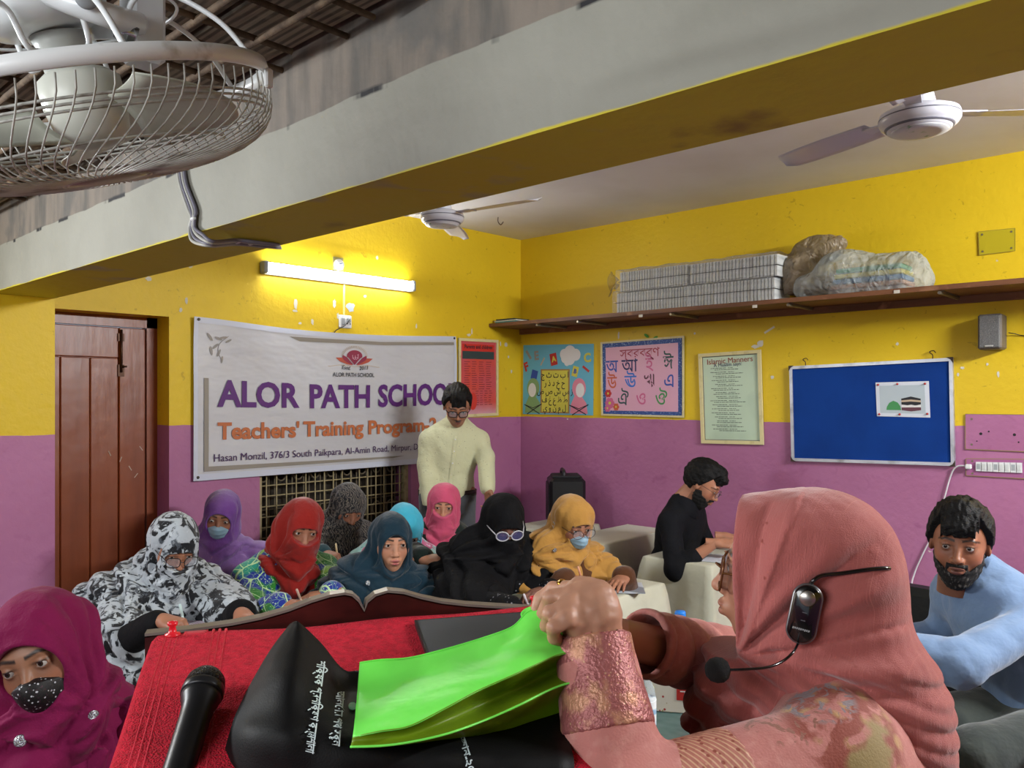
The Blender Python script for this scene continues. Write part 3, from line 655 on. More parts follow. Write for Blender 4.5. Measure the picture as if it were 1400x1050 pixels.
rnd = random.Random(4); mb = MB()
for k in range(16):
    v = .825-k*.0445
    for (l0, l1, dv, h2) in ((rnd.uniform(.16, .28), .44, 0, .006), (.47, rnd.uniform(.54, .62), 0, .005), (rnd.uniform(.22, .3), rnd.uniform(.62, .74), -.018, .006)):
        a_ = l0
        while a_ < l1:
            b2 = min(l1, a_+rnd.uniform(.02, .06)); q.slab(mb, a_, v+dv, b2, v+dv+h2, .003, .0036); a_ = b2+.008
mb.build('small_print', mat('dark grey small print', '3b423c', .6), r_)
# --- blue pin board
q = wq((1083, 630), (1306, 637), (1303, 489), (1080, 501), .012)
r_ = root('notice_board', q.c[0], 'royal blue felt notice board with a battered aluminium frame', 'board')
mb = MB(); q.slab(mb, .01, .01, .99, .99, -.01, .004); mb.build('felt_panel', mat('royal blue felt', '0e3a86', .95, layers=[('noise', 3, .4, .7, '0b3177', 4)], bump=[('noise', 300, .3, .003)], sheen=.05, spec=.15), r_)
ALU = mat('scuffed aluminium', 'b9bcc4', .35, metal=.6, layers=[('noise', 12, .5, .7, '8f8f90', 5)], bump=[('noise', 8, .3, .01)])
fu, fv = .017/q.w, .017/q.h
for args in ((0, 0, 1, fv), (0, 1-fv, 1, 1), (0, fv, fu, 1-fv), (1-fu, fv, 1, 1-fv)):
    mb = MB(); q.slab(mb, *args, -.011, .012); mb.build('frame', ALU, r_)
CRN = mat('dark brown corner cap', '3a2a22', .5)
for u, v in ((0, 0), (1, 0), (0, 1), (1, 1)):
    mb = MB(); s, t = (1 if u == 0 else -1), (1 if v == 0 else -1); du, dv = .03/q.w, .03/q.h
    q.poly(mb, [(u-s*.004, v-t*.006), (u+s*du, v-t*.006), (u+s*du*.3, v+t*dv*.3), (u-s*.004, v+t*dv)], .0135); mb.build('corner_cap', CRN, r_)
for u in (.11, .89):
    mb = MB(); c = q.p(u, 1.0, 0); mb.tube(spline([c+(-.004, 0, -.005), c+(-.008, 0, .02), c+(-.008, .014, .035), c+(-.006, -.004, .042), c+(-.002, -.014, .03)]), .0025, 6); mb.build('hanging_hook', IRON, r_, True)
q2 = Quad(q.p(.522, .365, .005), q.p(.855, .345, .005), q.p(.858, .775, .005), q.p(.522, .775, .005))
q2 = Quad(*[onX(*p, XW-.018) for p in ((1199, 569), (1272, 571), (1270, 521), (1197, 523))])
rp = root('pinned_picture', q2.c[0], 'white paper print with a green dome and a black cube pinned on the blue board', 'paper')
mb = MB(); q2.slab(mb, 0, 0, 1, 1, 0, .001); mb.build('paper_sheet', mat('white paper', 'cdd3dc', .5), rp)
mb = MB(); q2.slab(mb, .07, .1, .92, .9, .001, .0013); mb.build('picture_ground', mat('pale grey print', 'aebac0', .5), rp)
shp(q2, rp, [(.19, .19), (.47, .19), (.46, .3), (.41, .41), (.33, .46), (.25, .4), (.2, .28)], GRNP, .0016, 'printed_dome')
shp(q2, rp, [(.48, .19), (.66, .16), (.84, .2), (.84, .52), (.66, .58), (.48, .52)], mat('near black print', '1c1c20', .5), .0016, 'printed_cube')
shp(q2, rp, [(.48, .42), (.66, .44), (.84, .42), (.84, .47), (.66, .495), (.48, .47)], GLD, .0019, 'printed_band')
shp(q2, rp, [(.48, .27), (.84, .28), (.84, .36), (.76, .33), (.66, .35), (.58, .33), (.48, .35)], WHT, .0019, 'printed_cloth'); shp(q2, rp, [(.48, .19), (.66, .16), (.84, .2), (.84, .28), (.48, .27)], BRNP, .0019, 'printed_base')
for u, v in ((.05, .93), (.42, .94), (.93, .93), (.05, .06), (.44, .07), (.95, .1)):
    mb = MB(); mb.lathe([(.0045, 0), (.006, .002), (.003, .007), (.0045, .009), (0, .0095)], q2.p(u, v, .001), (-1, 0, 0), 10)
    tag(mb.build('push_pin', REDP, None, True), 'tiny red push pin holding the dome picture on the blue board', 'pin', 'pins of the dome picture')
# --- small wall speaker
c = onX(1357, 453, XW); S0 = onX(1336, 478, XW-.12); S1 = onX(1369, 428, XW-.12); S2 = onX(1379, 475, XW)
r_ = root('wall_speaker', (XW, S1[1], S0[2]), 'small grey box loudspeaker on the yellow wall with a thin black cable', 'speaker')
y0, y1 = S1[1], S0[1]
MB().box((XW-.115, y0, S0[2]), (XW, y1, S1[2]), .008).build('cabinet', mat('brown grey speaker box', '5d554c', .5, bump=[('noise', 60, .2, .003)]), r_)
MB().box((XW-.122, y0+.006, S0[2]+.006), (XW-.112, y1-.006, S1[2]-.006), .005).build('grille', mat('grey speaker grille', '878684', .6, layers=[('dots', 260, .25, .35, '5f5f5e')], bump=[('dots', 260, .6, .003)]), r_)
MB().box((XW-.1245, (y0+y1)/2-.018, S0[2]+.012), (XW-.121, (y0+y1)/2+.018, S0[2]+.02), .001).build('badge', mat('silver badge', 'b8b8b4', .3, metal=.5), r_)
P = [onX(1379, 455, XW-.05), onX(1386, 456, XW-.02), onX(1400, 459, XW-.006), onX(1440, 462, XW-.006)]
MB().tube(spline(P), .0022, 6).build('cable', BLK, r_, True)
# --- shut-off wall plates
def plate(name, c4, lab, fill, holes=(), cat='plate'):
    q = wq(*c4, .004); r = root(name, q.c[0], lab, cat)
    mb = MB(); q.slab(mb, 0, 0, 1, 1, 0, .003); mb.build('cover', fill, r)
    mb = MB()
    for u, v in ((.1, .14), (.9, .14), (.1, .86), (.9, .86)): q.disc(mb, u, v, .0055, .0045, 10)
    mb.build('screw', mat('dull screw head', '77705a', .4, metal=.4), r)
    if holes:
        mb = MB()
        for u, v, rd in holes: q.disc(mb, u, v, rd, .0042, 12)
        mb.build('hole', BLK, r)
    EDG = mat('grimy edge', '8c8030', .6)
    mb = MB(); q.line(mb, [(0, 0), (1, 0), (1, 1), (0, 1), (0, 0)], .0025, .0036); mb.build('edge_line', EDG, r)
    return q, r
plate('junction_cover', ((1339, 349), (1388, 343), (1388, 312), (1338, 317)), 'square blanking plate painted yellow high on the right-hand wall', mat('overpainted yellow plate', 'b5a51e', .4))
plate('switch_cover', ((1320, 614), (1412, 618), (1412, 567), (1320, 566)), 'flat blanking plate with screw holes straddling yellow and purple paint', WALL, [(.24, .45, .007), (.36, .52, .004), (.74, .45, .007), (.8, .25, .004), (.18, .24, .003)])
q, r_ = plate('switch_board', ((1321, 650), (1412, 655), (1411, 628), (1321, 627)), 'row of small white modular switches and sockets on the purple wall', mat('mauve plate', '9c5a88', .4))
for k in range(8):
    u = .16+k*.088; mb = MB(); q.slab(mb, u, .3, u+.08, .82, .003, .012); o = mb.build('module', WPL, r_)
    mb = MB(); q.slab(mb, u+.012, .4, u+.068, .72, .012, .015 if k % 3 else .0125); mb.build('rocker', mat('white rocker', 'c9cdcb', .3) if k % 3 else GPL, o)
WCB = mat('white cable', 'c9c6cc', .5)
r_ = root('charger_cable', onX(1322, 637, XW), 'white charger cable hanging down the purple wall from the switch row', 'cable')
MB().box(onX(1330, 641, XW)+(-.04, 0, 0), onX(1322, 634, XW)+(-.012, 0, 0), .004).build('plug', WPL, r_)
P = [onX(1322, 637, XW-.025), onX(1308, 638, XW-.02), onX(1300, 650, XW-.012), onX(1290, 685, XW-.012), onX(1278, 724, XW-.012), onX(1262, 757, XW-.012), onX(1250, 785, XW-.015), onX(1246, 810, XW-.03), onX(1246, 900, XW-.03)]
MB().tube(spline(P), .0042, 8).build('cord', WCB, r_, True)
# ================================================================== SHELF
SHW = mat('brown laminated board', '7c5238', .5, layers=[('noise', (20, 2, 20), .4, .7, '5f3c28', 5), ('noise', 8, .6, .7, '8f654a', 4)], bump=[('noise', (60, 5, 60), .2, .003)])
SX = 4.245; SZ = 2.088
sh = root('wall_shelf', (XW, 1.5, SZ), 'long brown plank shelf on short metal brackets along the right-hand wall', 'shelf')
MB().box((SX, -.6, SZ-.024), (XW, YW-.004, SZ)).build('shelf_board', SHW, sh)
MB().box((XW-.02, -.6, SZ-.062), (XW, YW-.004, SZ-.0245)).build('back_batten', SHW, sh)
STL = mat('galvanised bracket', '8a8378', .35, metal=.7)
for px in (702, 792, 920, 1084, 1284):
    p = onZ(px, {702: 441, 792: 440, 920: 430, 1084: 418, 1284: 400}[px], SZ-.036); Y = p[1]; x0 = SX+.02
    MB().tube([(x0-.012, Y, SZ-.036), (XW-.02, Y, SZ-.036)], .008, 8).box((x0+.02, Y-.012, SZ-.03), (XW-.02, Y+.012, SZ-.0245)).build('bracket', STL, sh)
PLC = mat('torn tape', 'c9c3b8', .6)
for px, py in ((876, 432), (1032, 419), (1226, 399)):
    p = onX(px, py, SX-.002); tag(MB().box(p+(-.002, -.014, -.008), p+(.001, .014, .009), .001).build('tape_scrap', PLC, sh), 'pale scrap of tape')
# things on the shelf
def film_mat(name, col, a, rough=.12):
    m = D.materials.new(name); m.use_nodes = True; N = m.node_tree.nodes; L_ = m.node_tree.links; b = N['Principled BSDF']
    b.inputs['Base Color'].default_value = (*lin(col), 1); b.inputs['Roughness'].default_value = rough; b.inputs['Specular IOR Level'].default_value = .9
    lw = N.new('ShaderNodeLayerWeight'); lw.inputs[0].default_value = .35; mr = N.new('ShaderNodeMapRange'); mr.inputs[3].default_value = a; mr.inputs[4].default_value = min(1, a+.5)
    L_.new(lw.outputs['Facing'], mr.inputs[0]); L_.new(mr.outputs[0], b.inputs['Alpha'])
    t = N.new('ShaderNodeTexNoise'); t.inputs['Scale'].default_value = 14; t.inputs['Detail'].default_value = 6; t.inputs['Distortion'].default_value = 2; bn = N.new('ShaderNodeBump'); bn.inputs['Strength'].default_value = .9; bn.inputs['Distance'].default_value = .03
    co = N.new('ShaderNodeTexCoord'); L_.new(co.outputs['Object'], t.inputs[0]); L_.new(t.outputs[0], bn.inputs['Height']); L_.new(bn.outputs[0], b.inputs['Normal']); return m
FILM = film_mat('clear wrapping film', 'cfcfcc', .16)
PAGES = mat('white page edges', 'c4c6c4', .7, layers=[('noise', (4, 60, 4), .45, .7, '9da09e', 3)]); COVR = mat('grey book cover', '7f8285', .6)
STRP = mat('dark strap', '2a2a2c', .5)
Yof = lambda px, py=400: onX(px, py, SX+.03)[1]
tiers = [(941, 842, .125, 0, 'left stack, lower', 'lowest at the left end'), (938, 846, .125, 1, '', ''), (1058, 940, .125, 0, '', ''), (1062, 942, .12, 1, '', '')]
labs = ['white book bundle at the lower left of the shelf stacks', 'strapped white book bundle topmost at the left with film hanging off its end', 'white book bundle under the film-covered one beside the brown bag', 'film-covered book bundle topmost beside the brown plastic bag']
zb = SZ
rnd = random.Random(8)
for i, (pa, pb, hh, tier, _, _) in enumerate(tiers):
    ya, yb = Yof(pa), Yof(pb); z0 = SZ+.002+tier*.132
    rb = root('book_bundle', (SX+.14, (ya+yb)/2, z0), labs[i], 'books', 'book bundles on the shelf')
    n = 26; dy = (yb-ya)/n
    me = None
    for k in range(n):
        z1 = hh-rnd.uniform(0, .004)
        if me is None:
            o = MB().box((-.1, .0006, 0), (.1, dy*.72, 1)).build('book', PAGES); me = o.data; D.objects.remove(o)
            me.materials.append(COVR); ob_base = me
        b = D.objects.new('book', me); COL.objects.link(b); b.parent = rb; b.location = (-rnd.uniform(0, .006), ya+dy*k-(ya+yb)/2, 0); b.scale = (1, 1, z1)
    MB().box((SX+.045, ya, z0+.002), (SX+.055, yb, z0+.004)).box((SX+.045, ya, z0+hh-.004), (SX+.23, yb, z0+hh+.001)).build('wrapping_paper', COVR if tier == 0 else PLC, rb)
    MB().box((SX+.028, ya-.003, z0+hh*.5-.002), (SX+.031, yb+.003, z0+hh*.5+.002)).box((SX+.03, ya-.004, z0+hh*.5-.002), (SX+.24, ya-.002, z0+hh*.5+.002)).build('strap', STRP, rb)
    lo = np.array([SX+.01, ya-.012, z0-.0]); hi = np.array([SX+.26, yb+.012, z0+hh+.01])
    U, V = np.meshgrid(np.linspace(0, 1, 40), np.linspace(0, 1, 22), indexing='ij')   # film: front drape going over the top
    s = V*1.8; G = np.stack([np.where(s < 1, lo[0], lo[0]+(s-1)*.25)+0*U, ya-.01+(yb-ya+.02)*U, np.where(s < 1, z0+s*(hh+.012), z0+hh+.012)], -1)
    nn = sn(G.reshape(-1, 3), 45, i).reshape(G.shape[:2]); G[..., 0] -= .005*nn+.003; G[..., 2] += .004*nn*(V > .5)
    MB().grid(G).build('wrapping_film', FILM, rb, True)
    if i == 1:
        e = np.array([SX+.03, yb+.01, z0+.07]); rows = []
        for t in np.linspace(0, 1, 10):
            w_ = .018+.062*t**.8+.01*math.sin(t*9); rows.append([e+np.array([.02*math.sin(a_*3+t*4)+.01*t, .075*t, w_*math.sin(a_)-.012*t]) for a_ in np.linspace(-1.5, 1.5, 14)])
        MB().grid(np.array(rows)).build('film_tail', film_mat('yellowed film', 'a58f5e', .45), rb, True)
# coloured folders in a clear bag
yA, yB = Yof(1245), Yof(1150)
fcol = [('e8e6e2', 'white'), ('3f6fa0', 'blue'), ('c9b64a', 'yellow'), ('5aa878', 'green')]
for k, (cc, nm) in enumerate([('c7bdb8', 'pinkish white'), ('b88a6a', 'tan'), ('2f6d9c', 'blue'), ('c9c04a', 'yellow'), ('4fa06c', 'green')]):
    z0 = SZ+.004+.028*k; m = mat(nm+' folder card', cc, .45)
    o = MB().box((SX+.085, yA+.045+.004*k, z0), (SX+.27, yB+.09-.01*k, z0+.024), .004).build('folder', m, None)
    tag(o, f'{nm} folder in the flat stack inside the clear bag on the shelf', 'folder', 'folders in the clear bag on the shelf')
def blob(name, lo, hi, prims, k, m, parent, lab=None, cat=None, crinkle=.006, res=.009, fr=60):
    f0 = union(prims, k)
    def f(P): return f0(P)+crinkle*np.abs(sn(P, fr, 3))-crinkle*.5+crinkle*1.2*sn(P, fr*.4, 9)
    o = sculpt(name, f, lo, hi, res, m, parent)
    if lab: tag(o, lab, cat)
    return o
cy = (yA+yB)/2
yb1 = Yof(1090)
blob('clear_plastic_bag', (SX-.06, yA-.08, SZ-.0), (XW, yb1+.10, SZ+.34), [cap((SX+.155, yA+.05, SZ+.08), (SX+.155, yB+.02, SZ+.095), .118, .112), cap((SX+.12, yB+.02, SZ+.09), (SX+.10, yb1-.02, SZ+.06), .095, .06), ell((SX+.12, yB+.04, SZ+.15), (.11, .12, .075))], .05,
     film_mat('clear crinkled plastic', 'b4bcbc', .42), None, 'clear crinkled plastic bag bulging over coloured folders on the shelf', 'bag', .012, .0075, 48)
b1 = onX(1118, 345, SX+.2); b2 = onX(1092, 372, SX+.16); b3 = onX(1072, 360, SX+.2); b4 = onX(1085, 392, SX+.14)
blob('brown_plastic_bag', (SX-.02, b1[1]-.22, SZ+.0), (XW-.0, b3[1]+.14, SZ+.42), [ell(b1+(0, -.0, .01), (.06, .135, .085)), ell(onX(1138, 333, SX+.2), (.05, .07, .035)), (ell(b2, (.07, .09, .10)), .03), (ell(b3, (.05, .06, .035)), .02), (ell(b4, (.06, .07, .05)), .03)], .02,
     film_mat('brown film plastic', '8f7f68', .72, .25), None, 'brownish crumpled plastic bag standing up beside the clear bag on the shelf', 'bag', .014, .0075, 42)
# small stack of papers at the left end
rp = onX(690, 436, SX+.05)
for k, (cc, nm, w_) in enumerate((('3c8a8e', 'teal', .1), ('c9c9c2', 'white', .11), ('1e2f33', 'black', .09))):
    z0 = SZ+.001+.010*k; o = MB().box((SX+.03, rp[1]-w_*1.2, z0), (SX+.2, rp[1]+w_*.8, z0+.009), .002, ).build('booklet', mat(nm+' booklet', cc, .5))
    tag(o, f'thin {nm} booklet in the little pile at the left end of the shelf', 'booklet', 'booklets at the left end of the shelf')
# green paper leaf over the vowel chart
gl = root('green_cutout', onX(888, 460, XW), 'bright green paper cutout on the wall just above the vowel chart', 'decoration')
for px, py, a_ in ((884, 459, .6), (896, 462, -.4)):
    p = onX(px, py, XW-.004); P = [p+np.array([-.001, .022*math.cos(t)*math.cos(a_)-.01*math.sin(t)*math.sin(a_), .022*math.cos(t)*math.sin(a_)+.01*math.sin(t)*math.cos(a_)]) for t in np.linspace(0, 6.283, 10, endpoint=False)]
    P.append(np.mean(P, 0)); MB().add(P, [(i, (i+1) % 10, 10) for i in range(10)]).build('leaf', mat('leaf green paper', '4f9a1e', .6), gl)
# ================================================================== CEILING FANS
FANW = mat('white enamel', 'cfd0da', .3, coat=.2); FGR = mat('grey trim', '6f707c', .4)
def ceiling_fan(c, ang, lab, r=.112, group='ceiling fans'):
    rt = root('ceiling_fan', c, lab, 'fan', group); c = np.asarray(c, float)
    MB().lathe([(.25*r, 0.002), (.6*r, -.0), (.78*r, .004), (.80*r, .012), (.93*r, .02), (r, .034), (r, .05), (.97*r, .06), (.75*r, .072), (.3*r, .078), (.2*r, .08)], c, n=40).build('motor_housing', FANW, rt, True)
    MB().lathe([(.795*r, .0095), (.845*r, .0125), (.86*r, .0165), (.82*r, .016)], c, n=40).build('trim_ring', FGR, rt, True)
    MB().lathe([(1.002*r, .042), (1.006*r, .044), (1.002*r, .046)], c, n=40).build('trim_line', FGR, rt, True)
    MB().lathe([(.01, -.003), (.5*r, -.004), (.7*r, -.001), (.72*r, .004), (.5*r, .006)], c, n=32).build('bottom_cap', mat('pale cap with green print', 'c9ccd2', .35, layers=[('noise', 30, .6, .68, '7da583', 3)]), rt, True)
    MB().lathe([(.045, .075), (.05, .09), (.036, .15), (.03, .17), (.012, .18), (.012, ZF-c[2]-.075), (.03, ZF-c[2]-.07), (.055, ZF-c[2]-.02), (.055, ZF-c[2])], c, n=24).build('down_rod', FANW, rt, True)
    for k in range(3):
        a_ = ang+k*2*math.pi/3; u = np.array([math.cos(a_), math.sin(a_), 0]); v = np.array([-u[1], u[0], 0])
        MB().hexa([c+u*(.7*r)+v*s*.02+np.array([0, 0, z]) for s, z in ((-1, .056), (1, .056))][::-1]+[c+u*(.2)+v*s*.03+np.array([0, 0, z]) for s, z in ((-1, .052), (1, .056))]+[c+u*(.7*r)+v*s*.02+np.array([0, 0, .061]) for s in (-1, 1)][::-1]+[c+u*(.2)+v*s*.03+np.array([0, 0, z]) for s, z in ((-1, .057), (1, .061))]).build('blade_arm', FANW, rt)
        G = []
        for t in np.linspace(0, 1, 14):
            w_ = (.052+.012*math.sin(t*3))*min(1, (1-t)*9+.35); row = []
            for s in np.linspace(-1, 1, 7): row.append(c+u*(.17+.43*t)+v*w_*s+np.array([0, 0, .056+.011*s+.003*(1-s*s)]))
            G.append(row)
        MB().grid(np.array(G), .0015).build('blade', FANW, rt, True)
ceiling_fan((2.82, 3.10, 2.43), 2.75, 'white ceiling fan farther away, near the banner wall corner')
ceiling_fan((2.83, .82, 2.41), 1.2, 'white ceiling fan nearer the camera, above the right side', .122)
hk = onZ(681, 303, ZF-.03); tag(MB().tube(spline([hk+(0, 0, .03), hk, hk+(.015, -.01, -.02), hk+(.03, -.02, 0)]), .003, 6).build('ceiling_hook', IRON, None, True), 'small bare metal hook in the white ceiling', 'hook')
# ================================================================== BEAM CABLES
CBG = mat('pale grey cable', 'a8a79f', .5); CBV = mat('violet grey cable', '6f6d7a', .5)
bc = root('cable_bundle', onX(250, 225, .905), 'bundle of grey electric cables clipped down the beam face and along its underside', 'cable')
for k in range(4):
    d = (k-1.5)
    P = [onX(246+d*3, 218, .902), onX(250+d*3, 250, .902), onX(262+d*3.5, 285, .902), onX(264+d*1.5, 298, .9), onX(263+d*2.5, 312, .9), onX(270+d*4.5, 325-d*3, .895), onX(290+d*1, 333-d*2, .905), onZ(322, 331-d*2, 1.934), onZ(345+d, 333-d*1.6, 1.934), onZ(383-d, 337-d*1.5, 1.936)]
    MB().tube(spline(P), .0042, 6).build('cable', (CBG, CBV)[k % 2 if k else 0], bc, True)
for p in (onX(264, 299, .898), onZ(325, 331, 1.934), onZ(343, 333, 1.934)): MB().box(p-(.004, .009, .004), p+(.004, .009, .004), .002).build('cable_clip', WPL, bc)
# ================================================================== CAGED FAN, upper left
FW = mat('white fan enamel', 'dfe4e6', .28, coat=.3); FWD = mat('dusty fan wire', 'b3b3ac', .4, layers=[('noise', 30, .5, .7, '7d776c', 4)])
tF = 1.0; ctr = at(114, 133, tF); v_ = unit(ctr-CAM)
Mj = at(360, 104, tF)-at(-130, 164, tF); Mj = unit(Mj-v_*Mj.dot(v_)); up = np.cross(Mj, v_); up = up if up[2] > 0 else -up
nax = unit(-v_*.17-up*.985)               # fan axis, pointing down out of the guard
e1 = Mj; e2 = np.cross(nax, e1); Rg = .2215
def fp(r, a_, h): return ctr+e1*r*math.cos(a_)+e2*r*math.sin(a_)+nax*h
fn = root('caged_fan', ctr-nax*.3, 'big white wire-caged fan hanging from the dark ceiling at the upper left', 'fan')
ringG = []
for a_ in np.linspace(0, 2*math.pi, 73): ringG.append([fp(Rg+x, a_, h) for x, h in ((0, -.0095), (.0035, -.0095), (.0045, 0), (.0035, .0085), (0, .009), (-.003, .008), (-.0035, -.008), (0, -.0095))])
MB().grid(np.array(ringG)).build('guard_ring', mat('guard ring enamel', 'e2e5e5', .3, layers=[('noise', 20, .6, .7, '9a958a', 4)]), fn, True)
fg = D.objects.new('front_guard', None)
mb = MB(); nW = 76
for k in range(nW):
    a0 = 2*math.pi*k/nW; pts = []
    for t in np.linspace(0, 1, 11):
        r_w = Rg*math.cos(t*math.pi/2*.86)**.8 if t < 1 else .045; r_w = max(.045, Rg*(1-t**2.6)+.045*t**2.6); h = .012+.088*math.sin(min(1, t*1.02)*math.pi/2)**.9
        pts.append(fp(r_w, a0+.55*t**1.5, h))
    mb.tube(pts, .0011, 5)
fgo = mb.build('front_guard', FWD, fn, True); fgo['kind'] = 'stuff'
for rr, h in ((.047, .1), (.052, .1), (.150, .072)):
    MB().tube([fp(rr, a_, h) for a_ in np.linspace(0, 2*math.pi, 49)[:-1]], .0016, 5, True).build('guard_hoop', FWD, fn, True)
for h, dr_ in ((.035, .218), (.041, .216), (.047, .213)):
    MB().tube([fp(dr_-.004, a_, h) for a_ in np.linspace(0, 2*math.pi, 73)[:-1]], .0017, 5, True).build('guard_hoop', FWD, fn, True)
MB().lathe([(.045, -.002), (.046, .002), (.02, .004), (.0, .004)], ctr+nax*.099, nax, 30).build('guard_badge', mat('dull badge', '9b998f', .4), fn, True)
mb = MB().lathe([(.012, .062), (.03, .058), (.042, .045), (.048, .01), (.048, -.02), (.035, -.03)], ctr, nax, 28); mb.build('blade_hub', mat('milky plastic hub', 'c4c6bc', .35), fn, True)
BLD = mat('milky blade plastic', 'b9bbae', .35, trans=.15)
for k in range(3):
    G = []
    for t in np.linspace(0, 1, 12):
        r_w = .055+.135*t; row = []
        for s in np.linspace(0, 1, 9):
            a_ = .5+k*2.094+(s-.5)*(1.15-.15*t)+.25*t; row.append(fp(r_w*(1-.10*t*(2*s-1)**2), a_, .035-.05*(s-.5)*1.0))
        G.append(row)
    MB().grid(np.array(G), .002).build('blade', BLD, fn, True)
# motor housing: upright drum above the ring, leaning slightly
mc = at(102, 30, tF+.02); max_ = unit(-nax+e1*.05); mb = MB()
mbase = ctr-nax*.06-e1*.005
mb.lathe([(.028, -.06), (.03, .0), (.034, .012)], mbase, -nax, 28); mb.build('motor_neck', mat('neck plastic', 'b5b9b4', .4), fn, True)
dr0 = ctr-nax*.075-e1*.012; dax = unit(-nax-e1*.10)
MB().lathe([(.045, 0), (.062, .006), (.071, .02), (.075, .045), (.073, .075), (.064, .1), (.045, .112), (.0, .115)], dr0, dax, 40).build('motor_housing', FW, fn, True)
VNT = mat('dark vent slot', '23272e', .6)
def dp(a_, h, rr): 
    u1 = unit(e1-dax*e1.dot(dax)); u2 = np.cross(dax, u1); return dr0+dax*h+(u1*math.cos(a_)+u2*math.sin(a_))*rr
towards = unit(CAM-dr0); u1 = unit(e1-dax*e1.dot(dax)); u2 = np.cross(dax, u1); a0 = math.atan2(towards.dot(u2), towards.dot(u1))
sg_ = 1 if dp(a0+.2, 0, .07).dot(e1) > dp(a0-.2, 0, .07).dot(e1) else -1
for grp, off in ((0, -.12), (1, .95)):
    for k in range(6):
        a_ = a0+sg_*(off+.105*k)
        for h0, h1, r0 in ((.028, .048, .0745), (.055, .073, .0748)):
            MB().tube([dp(a_, h0, r0-.0005), dp(a_, (h0+h1)/2, r0+.0006), dp(a_, h1, r0-.0008)], .0028, 6).build('vent_slot', VNT, fn, True)
arm = MB(); pA = dp(a0+sg_*.75, .085, .072); pB = at(205, -60, tF+.08)
q0 = at(70, -8, tF-.085); q1 = at(150, 22, tF-.07); q2_ = at(188, 32, tF-.0)
arm.tube(spline([at(40, -30, tF-.085), q0, q1, q2_]), .014, 10); arm.build('swivel_arm', FW, fn, True)
MB().lathe([(.011, 0), (.012, .006), (.008, .008), (0, .009)], at(118, -2, tF-.098), -v_, 20).build('swivel_knob', GPL, fn, True)
Pb = at(195, 35, tF+.03); top = Pb.copy(); top[2] = ZN+.02
MB().box(np.array([-.022, -.022, 0]), np.array([.022, .022, top[2]-Pb[2]+.05]), .006, None, Pb-(0, 0, .05)).build('drop_post', FW, fn)
MB().box(top-(.06, .06, .012), top+(.06, .06, .03), .004).build('ceiling_plate', FW, fn)
MB().tube([Pb, Pb-e1*.05, dp(a0+sg_*1.4, .05, .06)], .016, 10).build('swivel_arm', FW, fn, True)
CHR = mat('chromed rod end', 'a6abb0', .2, metal=.9); MB().tube([at(160, 38, tF-.04), at(186, 52, tF-.03)], .012, 10).build('tilt_clamp', CHR, fn, True)
for k in range(7): # looping rear guard arms
    a_ = .25+k*2*math.pi/7; a2 = a_+.30
    P = [dp(0, 0, 0)+ (fp(.04, a_, -.055)-ctr)-(dr0-ctr), fp(.055, a_+.05, -.045), fp(.075, a_+.1, -.05), fp(.085, a_+.14, -.088), fp(.115, a_+.2, -.100), fp(.15, a_+.22, -.085), fp(.19, a_+.2, -.05), fp(.214, a_+.18, -.008)]
    MB().tube(spline(P[1:], 6), .0034, 7).build('rear_guard_arm', FW, fn, True)
MB().tube([fp(.135, a_, -.088) for a_ in np.linspace(0, 2*math.pi, 49)[:-1]], .0022, 5, True).build('rear_hoop', FW, fn, True)
MB().box((-.005, -.004, -.012), (.005, .004, .012), .002, None, at(367, 107, tF)).build('ring_clip', WPL, fn)
